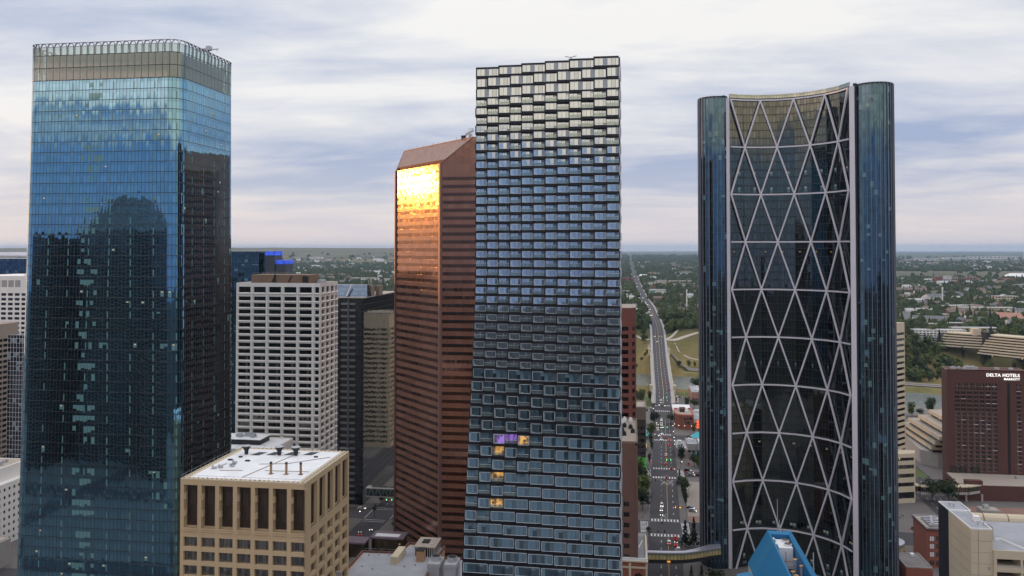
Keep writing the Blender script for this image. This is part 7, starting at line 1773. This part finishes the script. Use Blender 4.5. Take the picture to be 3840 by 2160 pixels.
for i, (x, y) in enumerate(((34.5, 690), (34.2, 678), (33.8, 666), (35.2, 712), (35.8, 735), (37.5, 742), (41, 737), (46, 735.5), (52, 736), (22, 744), (16.5, 727), (36, 612), (55, 690), (-139.5, 476), (-159.5, 470))):
    lamp(x, y, 4.5, 'lit globe street lamp '+('on the right pavement by the shops' if 33 < x < 36 else 'outside the red brick corner building' if x > 36 and y > 730 else 'at the lower left crossing' if x < 0 else 'beside the main street kerb'))
for i in range(8):
    Y = 870+i*38
    for s_ in (-1, 1):
        x, z = roadz(Y); lamp(x+s_*11.6, Y, 6, 'slim unlit lamp post on the bridge balustrade' if Y < 1100 else 'slim unlit lamp post beside the climbing road', z+.6, False)
for x, y in ((176, 498), (183, 512), (165, 520), (36.8, 540)): lamp(x, y, 9, 'tall unlit lamp post by the wide road' if x > 100 else 'tall unlit lamp post on the gravel lot', .15, False)
# crane-like yellow booms in the riverside park and small things
for x, y, l in ((57, 893, 'yellow lamp boom in the riverside car park, left'), (66, 890, 'yellow lamp boom in the riverside car park, right')):
    R = root('work_boom', l, 'boom', (x, y, .2)); m = MB(); m.tube((x, y, .2), (x, y, 6), .2, 6); m.beam((x, y, 6), (x-3, y, 9), .3, .3); m.build('boom', M('boom_yellow', (.6, .4, .08), .6), R)
for i, (x, y) in enumerate(((150, 512), (157, 516), (152, 506), (160, 520))):
    R = root('planter_bench', 'dark square planter bench on the plaza right of the crescent tower', 'bench', (x, y, .15), 'plaza planter benches'); m = MB(); m.box(x-1.3, x+1.3, y-.7, y+.7, .15, .75); m.build('base', MT['conc'], R); m = MB(); m.box(x-1., x+1., y-.45, y+.45, .75, .95); m.build('planting', L2, R)
# pedestrians on the left pavement at the nearest crossing
def person(x, y, rz, c, label):
    cl = [(0, 0, .92), (0, 0, 1.15), (0, 0, 1.42), (0, 0, 1.55), (0, .02, 1.7), (.1, 0, .5), (.12, -.08, .06), (.12, -.22, .03), (-.1, 0, .5), (-.13, .12, .06), (-.13, -.02, .03), (.2, 0, 1.4), (.27, .04, 1.12), (.28, -.06, .88), (-.2, 0, 1.4), (-.27, -.04, 1.12), (-.27, -.14, .9)]
    ed = [(0, 1), (1, 2), (2, 3), (3, 4), (0, 5), (5, 6), (6, 7), (0, 8), (8, 9), (9, 10), (2, 11), (11, 12), (12, 13), (2, 14), (14, 15), (15, 16)]
    rr = [.15, .13, .15, .06, .11, .085, .055, .05, .085, .055, .05, .07, .05, .035, .07, .05, .035]
    me = bpy.data.meshes.new('person'); me.from_pydata(cl, ed, []); me.materials.append(c)
    o = bpy.data.objects.new('person', me); COL.objects.link(o); o.location = (x, y, .15); o.rotation_euler = (0, 0, rz); tag(o, label, 'person')
    md = o.modifiers.new('skin', 'SKIN'); 
    for v, q in zip(me.skin_vertices[0].data, rr): v.radius = (q, q)
    me.skin_vertices[0].data[0].use_root = True
    o.modifiers.new('sub', 'SUBSURF').levels = 1
for x, y, rz, c, l in ((6.6, 495.5, 1, (.25, .2, .12), 'person in brown walking on the left pavement above the nearest crossing'), (7.3, 496.2, 2, (.3, .35, .05), 'person in yellow-green beside the brown-clad one on the left pavement'), (8.4, 502, 0, (.5, .06, .06), 'person in red on the left pavement near the kerb')):
    person(x, y, rz, M('clothes', c, .9), l)
# ================================================================== camera, sky, sun, air
cam = bpy.data.cameras.new('camera'); co = bpy.data.objects.new('camera', cam); COL.objects.link(co)
co.location = (0, 0, 160); co.rotation_euler = (R_(91.3), 0, R_(8.2))
cam.sensor_width = 36; cam.lens = 36*2060/2576; cam.shift_y = -.0568; cam.clip_start = 1; cam.clip_end = 120000
SC.camera = co
SUN_AZ, SUN_EL = 288.7, 4.6
sl = bpy.data.lights.new('sun', 'SUN'); sl.energy = .6; sl.angle = R_(.5); sl.color = (1, .43, .06)
so = bpy.data.objects.new('sun', sl); COL.objects.link(so)
d = Vector((sin(R_(SUN_AZ))*cos(R_(SUN_EL)), cos(R_(SUN_AZ))*cos(R_(SUN_EL)), sin(R_(SUN_EL))))
so.rotation_euler = d.to_track_quat('Z', 'Y').to_euler()
w = bpy.data.worlds.new('World'); SC.world = w; w.use_nodes = True; nt = w.node_tree; nt.nodes.clear(); b = NB(nt)
sky = b.n('ShaderNodeTexSky', out=None); sky.sky_type = 'NISHITA'; sky.sun_disc = False; sky.sun_elevation = R_(SUN_EL); sky.sun_rotation = R_(SUN_AZ); sky.altitude = 1000; sky.dust_density = 2
D = b.n('ShaderNodeTexCoord', out=None).outputs['Generated']; s = b.n('ShaderNodeSeparateXYZ', {0: D}, None); X, Y, Z = s.outputs
zz = b.m('MAXIMUM', Z, 0.)
# cloud layer seen in perspective
k = b.m('DIVIDE', 1., b.m('ADD', zz, .10))
pv = b.n('ShaderNodeCombineXYZ', {0: b.m('MULTIPLY', X, k), 1: b.m('MULTIPLY', Y, k), 2: 0.})
pv = b.n('ShaderNodeVectorMath', {0: pv, 1: (.8, 1.35, 1)}, operation='MULTIPLY')
pv = b.n('ShaderNodeVectorMath', {0: pv, 1: (16.4, 17.7, 0)}, operation='ADD')
n0 = b.noise(pv, .26, 2, .5, .3); n1 = b.noise(pv, .6, 6, .55, .6); n2 = b.noise(pv, 1.7, 6, .6, .4)
cl = b.m('ADD', b.m('ADD', b.m('MULTIPLY', n1, .5), b.m('MULTIPLY', n2, .16)), b.m('MULTIPLY', n0, .34))
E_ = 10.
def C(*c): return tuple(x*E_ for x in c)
# northern half: milky high cloud, lavender gaps, pink haze at the horizon
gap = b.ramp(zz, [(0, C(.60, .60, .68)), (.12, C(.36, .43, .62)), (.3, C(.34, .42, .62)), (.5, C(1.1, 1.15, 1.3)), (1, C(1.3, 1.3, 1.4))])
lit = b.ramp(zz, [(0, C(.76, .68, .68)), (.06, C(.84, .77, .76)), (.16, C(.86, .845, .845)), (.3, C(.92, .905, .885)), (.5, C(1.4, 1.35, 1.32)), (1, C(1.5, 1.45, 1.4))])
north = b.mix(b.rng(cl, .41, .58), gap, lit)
hz = b.m('SUBTRACT', 1., b.rng(zz, .0, .07)); north = b.mix(b.m('MULTIPLY', hz, .8), north, C(.74, .67, .69)+(1,))
# southern half (seen only in the glass): blue below, a cream cloud bank above, blue again
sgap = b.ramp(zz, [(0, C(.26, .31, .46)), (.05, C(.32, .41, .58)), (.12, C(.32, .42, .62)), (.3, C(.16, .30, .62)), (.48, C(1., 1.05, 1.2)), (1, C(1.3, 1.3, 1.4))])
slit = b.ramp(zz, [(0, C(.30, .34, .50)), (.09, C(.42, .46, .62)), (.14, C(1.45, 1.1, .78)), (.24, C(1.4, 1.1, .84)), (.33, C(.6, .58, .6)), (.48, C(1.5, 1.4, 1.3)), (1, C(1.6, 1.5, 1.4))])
zs = b.m('SUBTRACT', zz, b.m('MULTIPLY', b.m('MAXIMUM', b.m('SUBTRACT', -.1, X), 0.), .12))
bank = b.m('ADD', cl, b.m('MULTIPLY', b.m('MULTIPLY', b.rng(zs, .10, .15), b.rng(zz, .36, .26)), .16))
slit = slit
bz = b.m('MULTIPLY', b.m('MULTIPLY', b.rng(zz, .150, .170), b.rng(zz, .198, .186)), b.rng(X, -.3, -.45))
slit = b.mix(bz, slit, C(2.2, 1.5, 1.2)+(1,))
bank = b.m('ADD', bank, b.m('MULTIPLY', bz, .22))
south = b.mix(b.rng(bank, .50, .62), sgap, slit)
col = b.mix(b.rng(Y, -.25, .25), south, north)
# glow of the low sun behind thin cloud
dt = b.n('ShaderNodeVectorMath', {0: D, 1: tuple(d)}, out=1, operation='DOT_PRODUCT')
g1 = b.m('POWER', b.m('MAXIMUM', dt, 0.), 70.); glow = b.mix(g1, (0, 0, 0, 1), C(.8, .32, .05)+(1,))
col = b.mix(1., col, glow, 'ADD')
below = b.m('LESS_THAN', Z, -.002)
col = b.mix(1., col, b.mix(.15, (0, 0, 0, 1), sky.outputs[0]), 'ADD')
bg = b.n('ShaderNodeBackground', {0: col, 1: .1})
o = nt.nodes.new('ShaderNodeOutputWorld'); nt.links.new(bg, o.inputs[0])
# haze
hm = MB(); hm.box(-35500, 35500, -3200, 35000, -11, 262)
ht_, nt = newmat('haze'); b = NB(nt)
v = b.n('ShaderNodeVolumePrincipled', {'Color': (.5, .72, 1., 1), 'Density': .000036, 'Anisotropy': .35})
o = nt.nodes.new('ShaderNodeOutputMaterial'); nt.links.new(v, o.inputs[1])
hz = hm.build('haze', ht_); tag(hz, kind='stuff', label='thin evening haze over the whole city', cat='haze')
SC.view_settings.view_transform = 'Standard'; SC.view_settings.look = 'None'; SC.view_settings.exposure = 0; SC.view_settings.gamma = 1
SC.cycles.max_bounces = 6; SC.cycles.glossy_bounces = 4; SC.cycles.transparent_max_bounces = 12; SC.cycles.volume_bounces = 0
SC.cycles.use_denoising = True; SC.cycles.sample_clamp_indirect = 6
# pieces that belong to a part hang one level deeper
SUBPARTS = dict(stack_cap='exhaust_stack', fan_rim='roof_fan', signal_lamp='signal_head', lamp='pole', chimney_cap='chimney', fan='fan_cylinder', sign_rib='sign_face', roof_mark='roof', solar_panel='plant_room',
    penthouse_brace='penthouse', lit_roof_screen='lift_core', skylight='roof', enclosure_roof='plant_enclosure', penthouse_roof='penthouse', antenna='penthouse', parapet='roof', roof_railing='roof', roof_well='roof', roof_hatch='roof',
    roof_vent='roof', roof_anchor='roof_edge', panel_gap='casing', fan_well='enclosure_roof' if 0 else 'plant_enclosure', planting='base', shop_glass='shopfront', crown_rib='crown_screen', roof_spikes='slanted_roof', eaves_gutter='slanted_roof')
def base(n): return n.rsplit('.', 1)[0] if n[-3:].isdigit() else n
def ctr(o):
    b_ = o.bound_box; return Vector(((b_[0][0]+b_[6][0])/2, (b_[0][1]+b_[6][1])/2, (b_[0][2]+b_[6][2])/2))
fam = {}
for o in SC.objects:
    if o.parent and o.parent.parent is None and o.type == 'MESH': fam.setdefault(o.parent.name, []).append(o)
for rn, ch in fam.items():
    for o in ch:
        t = SUBPARTS.get(base(o.name))
        if not t: continue
        c = [q for q in ch if base(q.name) == t and q.parent.name == rn and q is not o]
        if c and not any(o.location): o.parent = min(c, key=lambda q: (ctr(q)-ctr(o)).length)
